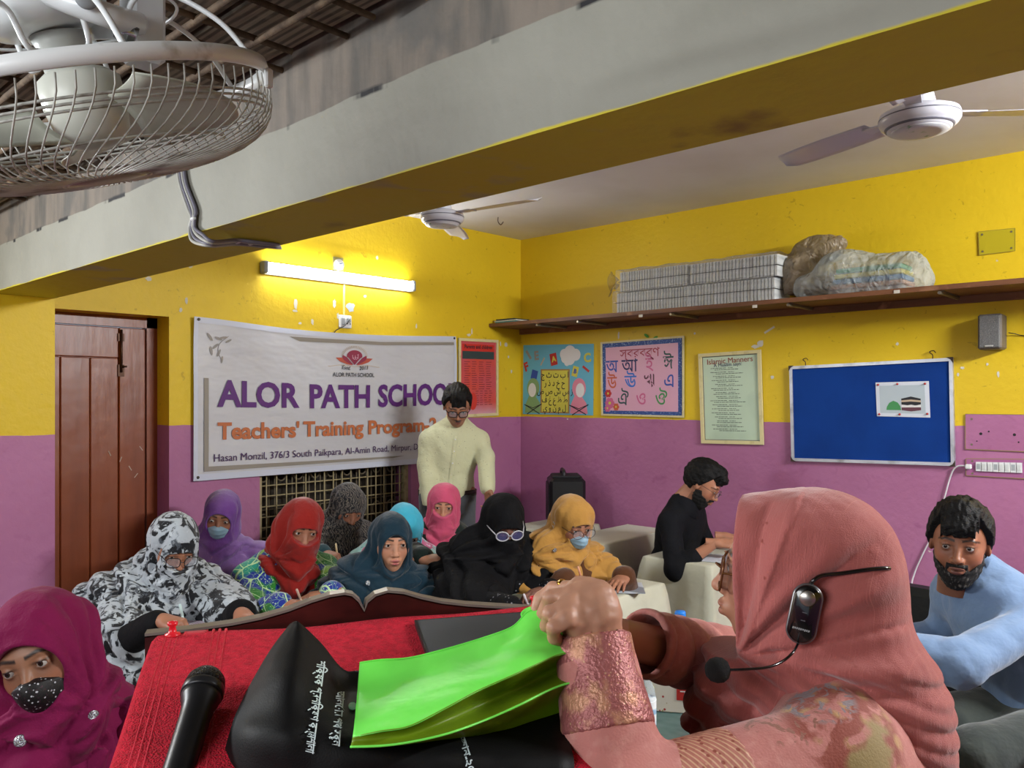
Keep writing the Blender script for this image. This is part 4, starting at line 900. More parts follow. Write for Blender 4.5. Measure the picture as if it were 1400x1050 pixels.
# ================================================================== TABLES AND CLOTHS
CLO = mat('off-white tablecloth', 'c2c1ae', .8, layers=[('noise', 3, .4, .7, 'b3b29e', 3)], bump=[('noise', 9, .35, .02, 3), ('noise', 150, .15, .002)], sheen=.1)
TWD = mat('plain table wood', '6b4a30', .5)
def table(name, x0, x1, y0, y1, zt, lab, cloth_lab, m=CLO, group=None, seed=0, drop=.55, rot=0, cname='tablecloth', cgroup=None, rough=.012):
    c = np.array([(x0+x1)/2, (y0+y1)/2, 0]); R = np.array([[math.cos(rot), -math.sin(rot), 0], [math.sin(rot), math.cos(rot), 0], [0, 0, 1]])
    r = root(name, c, lab, 'table', group); hx, hy = (x1-x0)/2, (y1-y0)/2
    MB().box((-hx, -hy, zt-.03), (hx, hy, zt-.004), 0, R, c).build('tabletop', TWD, r)
    for sx in (-1, 1):
        for sy in (-1, 1): MB().box((sx*(hx-.05)-.02, sy*(hy-.05)-.02, 0), (sx*(hx-.05)+.02, sy*(hy-.05)+.02, zt-.03), 0, R, c).build('leg', TWD, r)
    # cloth
    per = []; n = 26; hx += .004; hy += .004
    cor = [(-hx, -hy), (hx, -hy), (hx, hy), (-hx, hy)]
    for i in range(4):
        a_, b2 = cor[i], cor[(i+1) % 4]; L_ = math.hypot(b2[0]-a_[0], b2[1]-a_[1]); k = max(6, int(L_/.03))
        for t in range(k): per.append((a_[0]+(b2[0]-a_[0])*t/k, a_[1]+(b2[1]-a_[1])*t/k))
    per = np.array(per); m_ = len(per); out = per/np.array([hx, hy]); nrm = np.stack([np.where(np.abs(out[:, 0]) > .98, np.sign(out[:, 0]), out[:, 0]*.15), np.where(np.abs(out[:, 1]) > .98, np.sign(out[:, 1]), out[:, 1]*.15)], 1); nrm /= np.linalg.norm(nrm, axis=1)[:, None]
    iscor = (np.abs(out[:, 0]) > .93) & (np.abs(out[:, 1]) > .93)
    s = np.arange(m_)/m_*2*math.pi; P3 = np.stack([per[:, 0], per[:, 1], 0*s], 1)
    wv = sn(P3, 22, seed, 4)+.6*sn(P3, 48, seed+3, 3)
    V = []; rows = [(-.012, .0), (0, -.003), (.004, -.01)]+[(.008+.05*t*.4, -.01-(drop-.01)*t) for t in np.linspace(.08, 1, 12)]
    for j, (o, dz) in enumerate(rows):
        t = max(0, (j-2)/12); amp = rough*1.6*t**.7
        off = o+amp*(.5+.5*wv)*1.3+.05*t*iscor
        p = per+nrm*off[:, None]; V.append(np.stack([p[:, 0], p[:, 1], np.full(m_, zt+dz)+(.0)], 1))
    V = np.array(V); nr = len(rows); ctr_ = np.array([[0, 0, zt+.0005]]); VV = np.vstack([V.reshape(-1, 3)]); Fc = []
    for j in range(nr-1):
        for i in range(m_): k = (i+1) % m_; Fc.append((j*m_+i, (j+1)*m_+i, (j+1)*m_+k, j*m_+k))
    Fc.append(tuple(range(m_)))
    VV = VV@R.T+c
    o = MB().add(VV, Fc).build(cname, m, None, True)
    me = o.data; me.polygons[len(Fc)-1].use_smooth = False
    tag(o, cloth_lab, 'tablecloth', cgroup)
    return r
TZ = .70
table('desk', 1.28, 1.93, 2.47, 2.90, TZ, 'cloth-covered desk of the woman in the black and white marbled hijab', 'off-white cloth on the left front desk, its corner showing left of the red towel', seed=1)
table('desk', 2.46, 3.20, 2.02, 2.42, TZ, 'cloth-covered desk at which the woman in the mustard scarf writes', 'off-white cloth on the desk of the mustard-scarfed writer beside the pink sleeve', seed=2)
table('desk', 3.68, 4.52, 2.05, 2.44, TZ, 'cloth-covered desk where the man in black writes', 'off-white cloth on the square desk under the arms of the man in black', seed=3, rough=.02)
table('desk', 3.80, 4.52, 2.81, 3.13, TZ, 'cloth-covered desk against the purple wall behind the man in black', 'off-white cloth on the empty desk by the purple wall, behind the man in black', seed=4)
table('desk', 4.02, 4.50, 3.36, 3.75, TZ-.02, 'low cloth-covered desk in the corner carrying the black trolley speaker', 'off-white cloth on the corner desk under the black trolley speaker', seed=5)
table('desk', 2.08, 2.58, 3.38, 3.54, TZ, 'narrow cloth-covered desk of the woman in the dark patterned headscarf', 'off-white cloth on the narrow desk showing between the red and teal scarves', seed=6)
table('desk', 2.50, 3.30, 2.82, 3.02, TZ, 'narrow cloth-covered desk in front of the woman in the pink scarf', 'off-white cloth on the narrow desk behind the black niqab', seed=9)
table('desk', 1.15, 1.72, 3.44, 3.76, TZ-.02, 'cloth-covered desk at the far left in front of the brown door', 'off-white cloth on the far left desk in front of the brown door', seed=7)
# benches
BEN = mat('dark bench wood', '4a2f20', .6)
def bench(x0, x1, y, zs, lab):
    r = root('bench', ((x0+x1)/2, y, 0), lab, 'bench')
    MB().box((x0, y-.13, zs-.03), (x1, y+.13, zs)).build('seat', BEN, r)
    for X in (x0+.08, x1-.08):
        for s in (-.1, .1): MB().box((X-.02, y+s-.02, 0), (X+.02, y+s+.02, zs-.03)).build('leg', BEN, r)
BZ = .36
bench(1.1, 2.05, 3.24, BZ, 'low wooden bench under the women at the left front desk')
bench(1.95, 2.35, 2.86, BZ, 'short wooden bench under the woman in teal')
bench(2.46, 3.3, 2.66, BZ, 'low wooden bench under the women in black and in mustard')
bench(1.75, 2.8, 3.84, BZ, 'low wooden bench along the banner wall under the window')
bench(2.3, 2.68, 3.18, BZ, 'short wooden bench under the woman in turquoise')
bench(2.86, 3.26, 3.48, BZ, 'short wooden bench under the woman in pink, before the standing man')
bench(3.65, 4.4, 2.62, .42, 'low wooden bench under the man in black')
# ---- black trolley speaker
c = onX(771, 680, 4.28); sc = np.array([4.30, c[1], TZ-.02]); R45 = .0
r_ = root('trolley_speaker', sc, 'black box speaker with a top carrying handle standing in the room corner', 'speaker')
ct = math.cos(-.8), math.sin(-.8); RM = np.array([[ct[0], -ct[1], 0], [ct[1], ct[0], 0], [0, 0, 1]])
MB().box((-.12, -.15, 0), (.12, .15, .33), .02, RM, sc).build('cabinet', mat('black textured plastic', '101013', .45, bump=[('noise', 150, .3, .002)]), r_)
MB().box((-.128, -.13, .03), (-.118, .13, .29), .01, RM, sc).build('grille', mat('black perforated grille', '18181b', .5, bump=[('dots', 200, .8, .003)]), r_)
MB().tube(spline([RM@np.array(p)+sc for p in ((-.02, -.09, .32), (-.02, -.085, .365), (-.02, -.05, .375), (-.02, .05, .375), (-.02, .085, .365), (-.02, .09, .32))]), .013, 10).build('handle', BLK, r_, True)
MB().box((-.1, -.12, .325), (.1, .12, .345), .01, RM, sc).build('top_panel', mat('dull black rubber', '1a1a1e', .7), r_)
# ================================================================== GREEN TABLE with tissue box, bottles
GRC = mat('dark green satin', '0f4a44', .35, layers=[('noise', 3, .4, .7, '0b3a37', 3)], bump=[('noise', (5, 5, 2), .5, .03, 3)], spec=.6, sheen=.2)
GZ = .70
table('table', 1.52, 2.22, .66, 1.55, GZ, 'low table under the dark green satin cloth beside the woman in pink', 'dark green satin cloth spread over the table behind the woman in pink', GRC, seed=8, drop=.62, rough=.03)
def ongz(px, py): return onZ(px, py, GZ+.001)
TB = ongz(922, 978); a_ = .55
r_ = root('tissue_box', TB+(.09, .02, 0), 'white tissue box with a red label and small red flowers on the green cloth', 'box')
cb = TB+np.array([.085, .01, 0]); RM = np.array([[math.cos(a_), -math.sin(a_), 0], [math.sin(a_), math.cos(a_), 0], [0, 0, 1]])
TBX = mat('white flowered carton', 'd9d4c6', .5, layers=[('dots', 55, .2, .16, 'a83a34'), ('dots', 43, .17, .13, 'a08a3a')])
MB().box((-.06, -.115, 0), (.06, .115, .085), .002, RM, cb).build('carton', TBX, r_)
MB().box((-.0615, -.07, .035), (-.0602, .03, .07), 0, RM, cb).build('label', REDP, r_)
MB().box((-.03, -.04, .0855), (.03, .07, .0862), 0, RM, cb).build('top_label', REDP, r_)
qq = Quad(RM@np.array([-.0618, .03, .035])+cb, RM@np.array([-.0618, -.07, .035])+cb, RM@np.array([-.0618, -.07, .07])+cb, RM@np.array([-.0618, .03, .07])+cb)
L(qq, r_, 'বসুন্ধরা', .5, .5, .024, WHT, .0006, h=.0005)
TIS = mat('white tissue', 'dcdcdc', .8)
G = [[RM@np.array([-.012+.024*s+.01*math.sin(t*9), -.03+.06*t, .085+.035*math.sin(t*3.1)*(.6+.4*math.cos(s*7))])+cb for s in np.linspace(0, 1, 5)] for t in np.linspace(0, 1, 12)]
MB().grid(np.array(G)).build('tissue', TIS, r_, True)
WAT = mat('clear bottle plastic', 'cfe0e8', .06, alpha=.28, spec=.9); CAPB = mat('bright blue cap', '1f7ad6', .35); LBL = mat('blue white bottle label', '8fb4d4', .4, layers=[('noise', (9, 9, 30), .5, .55, 'e4e8ec', 2), ('noise', 20, .6, .64, '263a66', 2)])
def bottle(p, h, r, lab):
    rt = root('water_bottle', p, lab, 'bottle', 'water bottles on the green table')
    MB().lathe([(r*.9, 0), (r, .008), (r, .3*h), (r*.94, .34*h), (r, .38*h), (r, .62*h), (r*.85, .74*h), (r*.42, .86*h), (r*.4, .90*h)], p, n=28).build('bottle_body', WAT, rt, True)
    MB().lathe([(r*1.01, .30*h), (r*1.015, .31*h), (r*1.015, .60*h), (r*1.01, .61*h)], p, n=28).build('label_sleeve', LBL, rt, True)
    MB().lathe([(r*.47, .885*h), (r*.49, .89*h), (r*.49, .985*h), (r*.44, h), (0, h)], p, n=24).build('cap', CAPB, rt, True)
p = onZ(930, 836, GZ+.235)
bottle((p[0], p[1], GZ+.001), .235, .032, 'clear water bottle with a bright blue cap behind the pink sleeve')
p2 = onZ(880, 990, GZ+.06); bottle((p2[0], p2[1], GZ+.001), .2, .03, 'clear water bottle with a blue and white label beside the pink cuff, lower one')
p = onZ(950, 850, GZ+.19)
blob('pouch', p+(-.1, -.12, -.2), p+(.12, .12, .05), [cap(p+(.0, -.03, -.13), p+(.03, .02, -.1), .05, .045), ell(p+(0, 0, -.05), (.045, .05, .05))], .03, mat('black cloth', '0e0e11', .8), None, 'black cloth pouch standing behind the blue-capped bottle', 'bag', .004, .008)
# ================================================================== LECTERN
LW = mat('dark mahogany laminate', '3a1512', .3, layers=[('noise', (3, 30, 30), .4, .7, '240c0b', 5)], bump=[('noise', 30, .08, .004)], coat=.3)
P00 = at(225, 868, 1.23); P10 = at(742, 832, 1.395); zl = (P00[2]+P10[2])/2
ex = unit((P10-P00)*(1, 1, 0)); ey = np.array([-ex[1], ex[0], 0.])  # ey points away from the camera
if ey.dot(Fv) < 0: ey = -ey
o0 = np.array([P00[0], P00[1], 0]); W_ = .60; SL = .165            # slope of the reading surface per metre
def lp(x, y, z=0, n=0): # lectern surface coords: x along the far edge, y towards the camera, z above the slope
    return o0+ex*x-ey*y+np.array([0, 0, zl-.006-SL*y+z])
lec = root('lectern', lp(.3, .25)*(1, 1, 0), 'wooden lectern whose dark upright back board is cut like an open book', 'lectern')
def lpz(x, y, z): return o0+ex*x-ey*y+np.array([0, 0, z])
def lbox(mb, x0, x1, y0, y1, z0, z1a, z1b): # z top at y0 / y1
    return mb.hexa([lpz(x0, y0, z0), lpz(x1, y0, z0), lpz(x1, y1, z0), lpz(x0, y1, z0), lpz(x0, y0, z1a), lpz(x1, y0, z1a), lpz(x1, y1, z1b), lpz(x0, y1, z1b)])
ztop = lambda y: zl-.012-SL*y
lbox(MB(), 0, .60, -.03, -.012, .05, zl-.10, zl-.10).build('front_panel', LW, lec)
lbox(MB(), .0, .018, -.012, .42, .05, ztop(0)-.02, ztop(.42)-.02).build('side_panel', LW, lec)
lbox(MB(), .582, .60, -.012, .42, .05, ztop(0)-.02, ztop(.42)-.02).build('side_panel', LW, lec)
mb = MB(); mb.hexa([lpz(-.01, -.01, ztop(0)-.018), lpz(.605, -.01, ztop(0)-.018), lpz(.605, .44, ztop(.44)-.018), lpz(-.01, .44, ztop(.44)-.018), lpz(-.01, -.01, ztop(0)), lpz(.605, -.01, ztop(0)), lpz(.605, .44, ztop(.44)), lpz(-.01, .44, ztop(.44))]); mb.build('reading_top', LW, lec)
for zz in (.05, .45, .8): lbox(MB(), .018, .582, -.012, .38, zz, zz+.02, zz+.02).build('shelf', LW, lec)
lbox(MB(), -.02, .62, -.05, .44, 0, .05, .05).build('plinth', LW, lec)
# wavy back board: outline points traced on its own plane (just beyond the far edge)
prof = [(198, 872), (262, 865), (318, 857), (357, 849), (395, 838), (426, 826), (452, 818), (471, 815), (481, 817), (490, 825), (498, 838.5), (503, 826), (514, 817), (530, 812), (552, 814), (576, 821), (604, 827), (640, 831), (680, 833.5), (715, 835.5), (760, 838)]
yo = -.035
def onback(px, py): # intersect ray with plane through lp(.,yo) normal ey
    r = ray(px, py); q0 = o0-ey*yo; t = (q0-CAM).dot(ey)/r.dot(ey); return CAM+r*t
TP = [onback(*p) for p in prof]; BP = [np.array([p[0], p[1], zl-.16]) for p in TP]
mb = MB(); k = len(TP); th = .022
A = np.array([BP, TP]); B = A+ey*th
for i in range(k-1): mb.add([A[0, i], A[0, i+1], A[1, i+1], A[1, i]], [(0, 1, 2, 3)]); mb.add([B[0, i], B[0, i+1], B[1, i+1], B[1, i]], [(3, 2, 1, 0)]); mb.add([A[0, i], A[0, i+1], B[0, i+1], B[0, i]], [(3, 2, 1, 0)])
for i in (0, k-1): mb.add([A[0, i], A[1, i], B[1, i], B[0, i]], [(0, 1, 2, 3)])
mb.build('back_board', LW, lec)
mb = MB(); T2 = np.array(TP); up_ = np.array([0, 0, .0025])
mb.grid(np.array([T2+up_-ey*.0015, T2+up_+ey*(th+.0015)]), .004); mb.build('edge_band', mat('silver grey edge band', '77706a', .35, metal=.3), lec)
# ---- red towel
TOWM = mat('red terry towel', 'd01a34', .95, layers=[('noise', 90, .4, .7, 'b01228', 3)], bump=[('noise', 420, 1, .006, 2), ('noise', 25, .3, .01)], sheen=.05, spec=.1)
TOWB = mat('red woven towel band', 'd62a40', .7, layers=[('wave', (1, 1, 1), .4, .6, 'b81426')], bump=[('noise', 500, .5, .002)], sheen=.05, spec=.2)
us = np.linspace(-.045, .612, 90); vs = np.linspace(-.012, .62, 80); G = np.zeros((90, 80, 3))
for i, u in enumerate(us):
    for j, v in enumerate(vs):
        if v <= .45: z = .004+.0018*math.sin(u*23+v*9)+.0022*math.sin(v*17-u*8); y = v; p = lp(u, y, z)
        else: p = lp(u, .452, .002)-np.array([0, 0, (v-.45)*.98])
        ov = -.012-u if u < -.012 else 0
        if ov > 0: p = p-np.array([0, 0, ov*1.6])+ex*ov*.7
        if v < 0: p = p-np.array([0, 0, .012])
        G[i, j] = p
tw = root('towel', lp(.3, .2), 'bright red terry towel with woven border bands spread over the lectern top', 'towel')
MB().grid(G, .005).build('terry_cloth', TOWM, tw, True)
for a_, b2 in ((.028, .062),):
    GG = np.array([[lp(u, v, .0075+.0018*math.sin(u*23+v*9)+.0022*math.sin(v*17-u*8)) for v in np.linspace(-.004, .44, 50)] for u in np.linspace(a_, b2, 6)]); MB().grid(GG, .001).build('woven_band', TOWB, tw, True)
mb = MB()
for u in (.004, .012, .020, .070, .079, .088): mb.tube([lp(u, v, .0075+.0018*math.sin(u*23+v*9)+.0022*math.sin(v*17-u*8)) for v in np.linspace(-.004, .44, 50)], .0022, 5)
mb.build('ribbed_stripe', TOWB, tw, True)
for px, py, t, lab in ((232, 868, None, 'red thumb pin at the far left corner of the red towel'), (727, 829, None, 'red thumb pin at the far right corner of the red towel, by the hand')):
    u = .012 if px < 400 else .585; c = lp(u, .006, .008)
    mb = MB().lathe([(.011, 0), (.0115, .003), (.006, .005), (.0045, .014), (.0075, .017), (.0075, .021), (0, .023)], c, (0, 0, 1), 16)
    tag(mb.build('thumb_pin', mat('glossy red plastic', 'd0202c', .3), None, True), lab, 'pin')
# ---- laptop/tablet under the bag
tb = root('tablet', lp(.42, .06), 'dark grey flat tablet lying on the red towel behind the green bag', 'tablet')
c1 = [onback(0, 0)]
mb = MB(); x0, x1, y0_, y1_ = .375, .555, .035, .16
mb.hexa([lp(x0, y0_, .009), lp(x1, y0_, .009), lp(x1, y1_, .009), lp(x0, y1_, .009), lp(x0, y0_, .017), lp(x1, y0_, .017), lp(x1, y1_, .017), lp(x0, y1_, .017)]); mb.build('tablet_body', BLK, tb)
mb = MB(); e = .004; mb.add([lp(x0+e, y0_+e, .0175), lp(x1-e, y0_+e, .0175), lp(x1-e, y1_-e, .0175), lp(x0+e, y1_-e, .0175)], [(0, 1, 2, 3)]); mb.build('tablet_back', mat('slate grey metal', '4d5358', .4, metal=.5), tb)
# ---- microphone
mh = at(279, 940, 1.03); mt = at(238, 1075, .90); ax = unit(mt-mh)
mr_ = root('microphone', at(262, 1000, .98), 'black handheld microphone lying on the red towel at the left', 'microphone')
MB().lathe([(.0, -.027), (.010, -.0255), (.018, -.0205), (.0235, -.012), (.0253, -.002), (.0255, .004)], mh, ax, 32).build('mesh_head', mat('black wire mesh', '1b1b1d', .4, metal=.6, bump=[('dots', 420, 1, .004)], layers=[('dots', 420, .25, .4, '050506')]), mr_, True)
MB().lathe([(.0257, .003), (.0262, .006), (.0262, .012), (.0252, .015)], mh, ax, 32).build('collar_ring', mat('dark ring', '2c2c2e', .35, metal=.6), mr_, True)
MB().lathe([(.0248, .014), (.0235, .022), (.0195, .034), (.0185, .05), (.0178, .16), (.0165, .24), (.014, .245)], mh, ax, 32).build('handle', mat('satin black handle', '19191b', .38, metal=.3), mr_, True)
cpos = mh+ax*.09; 
# ================================================================== PEOPLE
def frame_of_head(fd, pitch=0, roll=0):
    """fd: horizontal facing direction; pitch: down positive (deg); roll: deg"""
    f = unit(np.array([fd[0], fd[1], 0])); z = Zv; p = math.radians(pitch)
    y = f*math.cos(p)-z*math.sin(p); u = z*math.cos(p)+f*math.sin(p); x = np.cross(y, u); r = math.radians(roll)
    x2 = x*math.cos(r)+u*math.sin(r); u2 = u*math.cos(r)-x*math.sin(r)
    return np.stack([x2, y, u2], 1)
def head_field(male=False, neck=True, open_eyes=True, mouth=0.0):
    has_ears = male
    eyes = [(s*.0315, .0735, .008) for s in (-1, 1)]
    def both(f, c, r, **k): return [f((s*c[0], c[1], c[2]), r) for s in (-1, 1)]
    base = [ell((0, -.015, .03), (.075, .093, .086)), (ell((0, .018, -.03), (.060, .070, .088)), .03), (ell((0, .045, -.088), (.026 if male else .022, .026, .024)), .03)]
    base += [(f, .025) for f in both(ell, (.036, .050, -.022), (.024, .024, .024))]
    base += [(cap((-.034, .073, .026), (.034, .073, .026), .010, .010), .02)]
    base += [(cap((0, .080, .014), (0, .101, -.024), .0065, .0095), .012), (ell((0, .102, -.028), (.011, .011, .0095)), .006)]
    base += [(f, .006) for f in both(ell, (.0125, .091, -.031), (.0075, .010, .0075))]
    base += [(ell((0, .081, -.058), (.026, .017, .016)), .014)]
    base += [(ell((0, .0955, -.0525), (.021, .0065, .0048)), .005), (ell((0, .0935, -.0655), (.017, .0075, .0062)), .005)]
    if neck: base += [(cap((0, -.028, -.06), (0, -.045, -.2), .056 if male else .05, .06), .025)]
    f0 = union(base, .02)
    ears = [ell((s*.077, -.008, .002), (.009, .019, .031), Matrix.Rotation(s*.3, 3, 'Z').to_euler().to_matrix() and np.array(Matrix.Rotation(-s*.35, 3, 'Z'))) for s in (-1, 1)]
    def f(P):
        d = f0(P)
        if has_ears:
            for e in ears: d = smin(d, e(P), .008)
        for c in eyes:
            d = smax(d, -(np.linalg.norm(P-np.array([c[0]*1.02, .096, c[2]+.001]), axis=1)-.0155), .012)
            d = smin(d, np.linalg.norm(P-np.array(c), axis=1)-.0142, .004)
            sl = ell((c[0], .0895, c[2]-.001), (.0138, .012, .0052 if open_eyes else .0018))
            d = smax(d, -sl(P), .0015)
        d = smax(d, -ell((0, .103, -.0595), (.017, .012, .0012+mouth))(P), .002)
        for s in (-1, 1): d = smax(d, -ell((s*.0055, .1, -.037), (.0032, .005, .003))(P), .002)
        for s in (-1, 1): d = smax(d, -ell((s*.088, .004, .004), (.006, .010, .018))(P), .006)
        return d
    return f
def gauss(P, c, r): return np.exp(-(((P-np.array(c))/np.array(r))**2).sum(1))
def skin_cols(V, skin, male=False, brow=1.0, lip='8f4a44', stubble=0, moustache=0):
    base = np.array(lin(skin)); C = np.tile(base, (len(V), 1)); 
    def mixc(w, c): nonlocal C; w = np.clip(w, 0, 1)[:, None]; C = C*(1-w)+np.array(lin(c))*w
    C = C*(1+.08*sn(V, 60, 2)[:, None])
    front = (V[:, 1] > .05)
    for s in (-1, 1):
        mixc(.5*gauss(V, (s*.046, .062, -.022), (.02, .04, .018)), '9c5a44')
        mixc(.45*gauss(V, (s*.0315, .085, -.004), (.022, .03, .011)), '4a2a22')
        x = (s*V[:, 0]); bz = .029+.0045*np.clip((x-.012)/.02, 0, 1)-.010*np.clip((x-.036)/.02, 0, 1)
        th = .0034-.0014*np.clip((x-.03)/.025, 0, 1)
        w = np.clip(1.6-np.abs(V[:, 2]-bz)/th, 0, 1)*(x > .009)*(x < .056)*front; mixc(w*brow*.93, '120c0a')
        lid = np.abs(np.linalg.norm(V[:, [0, 2]]-np.array([s*.0315, .0075]), axis=1)-.0135); 
        w = gauss(V, (s*.0315, .088, .0125), (.0165, .03, .0028)); mixc(w*1.1, '150e0c')
        w = gauss(V, (s*.0315, .088, .0025), (.014, .03, .0016)); mixc(w*.6, '2a1814')
    lw = np.maximum(gauss(V, (0, .098, -.0525), (.0215, .03, .0052)), gauss(V, (0, .096, -.0655), (.018, .03, .0066)))*(V[:, 1] > .078)
    mixc(np.clip(lw*1.7-.35, 0, 1)*.85, lip)
    mixc(gauss(V, (0, .1, -.0592), (.018, .03, .0014))*.9, '2a1210')
    if stubble: mixc(stubble*np.clip((-.035-V[:, 2])/.02, 0, 1)*np.clip((.2+V[:, 2])/.06, 0, 1)*(V[:, 1] > -.02)*(1-np.clip(lw*2, 0, 1)), '241a17')
    if moustache: mixc(moustache*gauss(V, (0, .094, -.0455), (.026, .02, .0055))*1.6, '14100e')
    return np.clip(C, 0, 1)
SKIN = mat('skin', '7a4a35', .48, vcol=True, sss=.12, bump=[('noise', 300, .08, .002)])
EYEW = D.materials.new('eyeball'); EYEW.use_nodes = True
def _eye():
    N = EYEW.node_tree.nodes; L_ = EYEW.node_tree.links; b = N['Principled BSDF']; a = N.new('ShaderNodeAttribute'); a.attribute_name = 'col'; L_.new(a.outputs[0], b.inputs[0]); b.inputs['Roughness'].default_value = .08
_eye()
def eyeballs(parent, M, H, look=(0, 1, 0)):
    for s in (-1, 1):
        n = 14; V = []; Fc = []; C = []; lk = unit(look)
        u = unit(np.cross(lk, (0, 0, 1))); v = np.cross(u, lk); th = np.concatenate([[.0001], np.array([.12, .2, .26, .34, .44, .5, .6, .8, 1.1, 1.6, 2.3, 3.1])])
        for t in th:
            for k in range(n*2):
                a = math.pi*k/n; V.append((lk*math.cos(t)+(u*math.cos(a)+v*math.sin(a))*math.sin(t))*.0125); C.append((.004, .003, .003) if t < .23 else ((.03, .014, .008) if t < .47 else (.42, .38, .35)))
        m = n*2; Q = np.array([(i*m+k, i*m+(k+1) % m, (i+1)*m+(k+1) % m, (i+1)*m+k) for i in range(len(th)-1) for k in range(m)])
        V = (np.array(V)+np.array([s*.0315, .0735, .008]))@M.T+H
        link('eye', np_mesh('eye', [(V-wl(parent), Q, np.array(C))]), EYEW, parent)
def project(f, p, d, far=.4, n=240):
    """first point of the surface f seen from p looking along d"""
    ts = np.linspace(0, far, n); P_ = np.asarray(p)+ts[:, None]*np.asarray(d); v = f(P_); k = np.argmax(v < 0)
    return P_[k] if (v < 0).any() else P_[n//2]
# ---- hands
def hand_field(pose='relax', side=1):
    """wrist at 0, fingers along +Y, back of hand +Z, thumb towards side*X"""
    S = side
    mc = [(S*.026, .084, .0), (S*.008, .089, .003), (-S*.010, .085, .001), (-S*.027, .077, -.004)]
    ln = [(.040, .024, .019), (.044, .028, .020), (.041, .026, .019), (.032, .019, .017)]
    cu = {'relax': [(18, 30, 18), (22, 34, 20), (26, 36, 22), (30, 38, 24)], 'flat': [(4, 10, 6), (4, 10, 6), (6, 12, 8), (8, 14, 8)],
          'pen': [(48, 48, 20), (58, 62, 35), (66, 74, 40), (72, 78, 40)], 'fist': [(62, 85, 50), (66, 88, 52), (70, 88, 52), (74, 88, 50)]}[pose]
    fs = [ell((0, .045, -.002), (.036, .05, .0155))]
    for i in range(4):
        fs.append((cap((mc[i][0]*.55, .008, -.001), mc[i], .0145, .0108), .012))
    for i in range(4):
        p = np.array(mc[i]); a = 0; rr = (.0092, .0094, .0088, .0078)[i]; spread = mc[i][0]*.06/.026 if pose == 'flat' else mc[i][0]*(-.04)/.026
        for j in range(3):
            a += math.radians(cu[i][j]); d = np.array([spread*S*S, math.cos(a), -math.sin(a)]); q = p+d*ln[i][j]; fs.append((cap(p, q, rr, rr*.91), .0035)); p = q; rr *= .91
    if pose in ('pen', 'fist'): th = [(S*.018, .018, -.008), (S*.036, .048, -.024), (S*.030, .078, -.040), (S*.014, .098, -.052) if pose == 'pen' else (S*.006, .085, -.05)]
    else: th = [(S*.018, .016, -.006), (S*.042, .044, -.014), (S*.054, .073, -.018), (S*.056, .097, -.02)]
    for a, b, r1, r2 in zip(th[:-1], th[1:], (.0155, .0115, .0098), (.0118, .0100, .0085)): fs.append((cap(a, b, r1, r2), .008))
    fs.append((cap((0, -.07, 0), (0, .012, -.001), .0255, .0235), .018))
    return union(fs, .01), th, mc
def add_hand(parts, W, fdir, back, pose, side, skin, res=.0036, scale=.93):
    y = unit(fdir); z = unit(np.asarray(back)-y*np.dot(back, y)); x = np.cross(y, z); M = np.stack([x, y, z], 1)*scale
    f, _, _ = hand_field(pose, side)
    V, Q = nets(f, (-.08, -.055, -.13), (.08, .2, .04), res)
    nz = np.clip(1+.10*sn(V, 70, 4), .8, 1.2)[:, None]; C = np.array(lin(skin))*nz
    V = V@M.T+np.asarray(W); parts.append((V, Q, C)); return M
def pen(W, M, side, col, parent_name='pen', lab=None):
    """M hand frame; pen leans back from the finger tips"""
    tip = W+M@np.array([side*.018, .105, -.085]); end = W+M@np.array([side*.055, .03, .075])
    if tip[2] > end[2]: tip, end = end, tip
    d = unit(end-tip); L0 = .14
    r = root('pen', tip, lab, 'pen')
    MB().lathe([(.0006, 0), (.0024, .012), (.0042, .014), (.0042, .115), (.0038, .118), (0, .119)], tip, d, 12).build('barrel', mat('pen '+col, col, .3), r, True)
    MB().lathe([(.0046, .10), (.0047, L0-.004), (.0035, L0), (0, L0+.001)], tip, d, 12).build('cap', mat('pen cap '+col, col, .3), r, True)
    return r
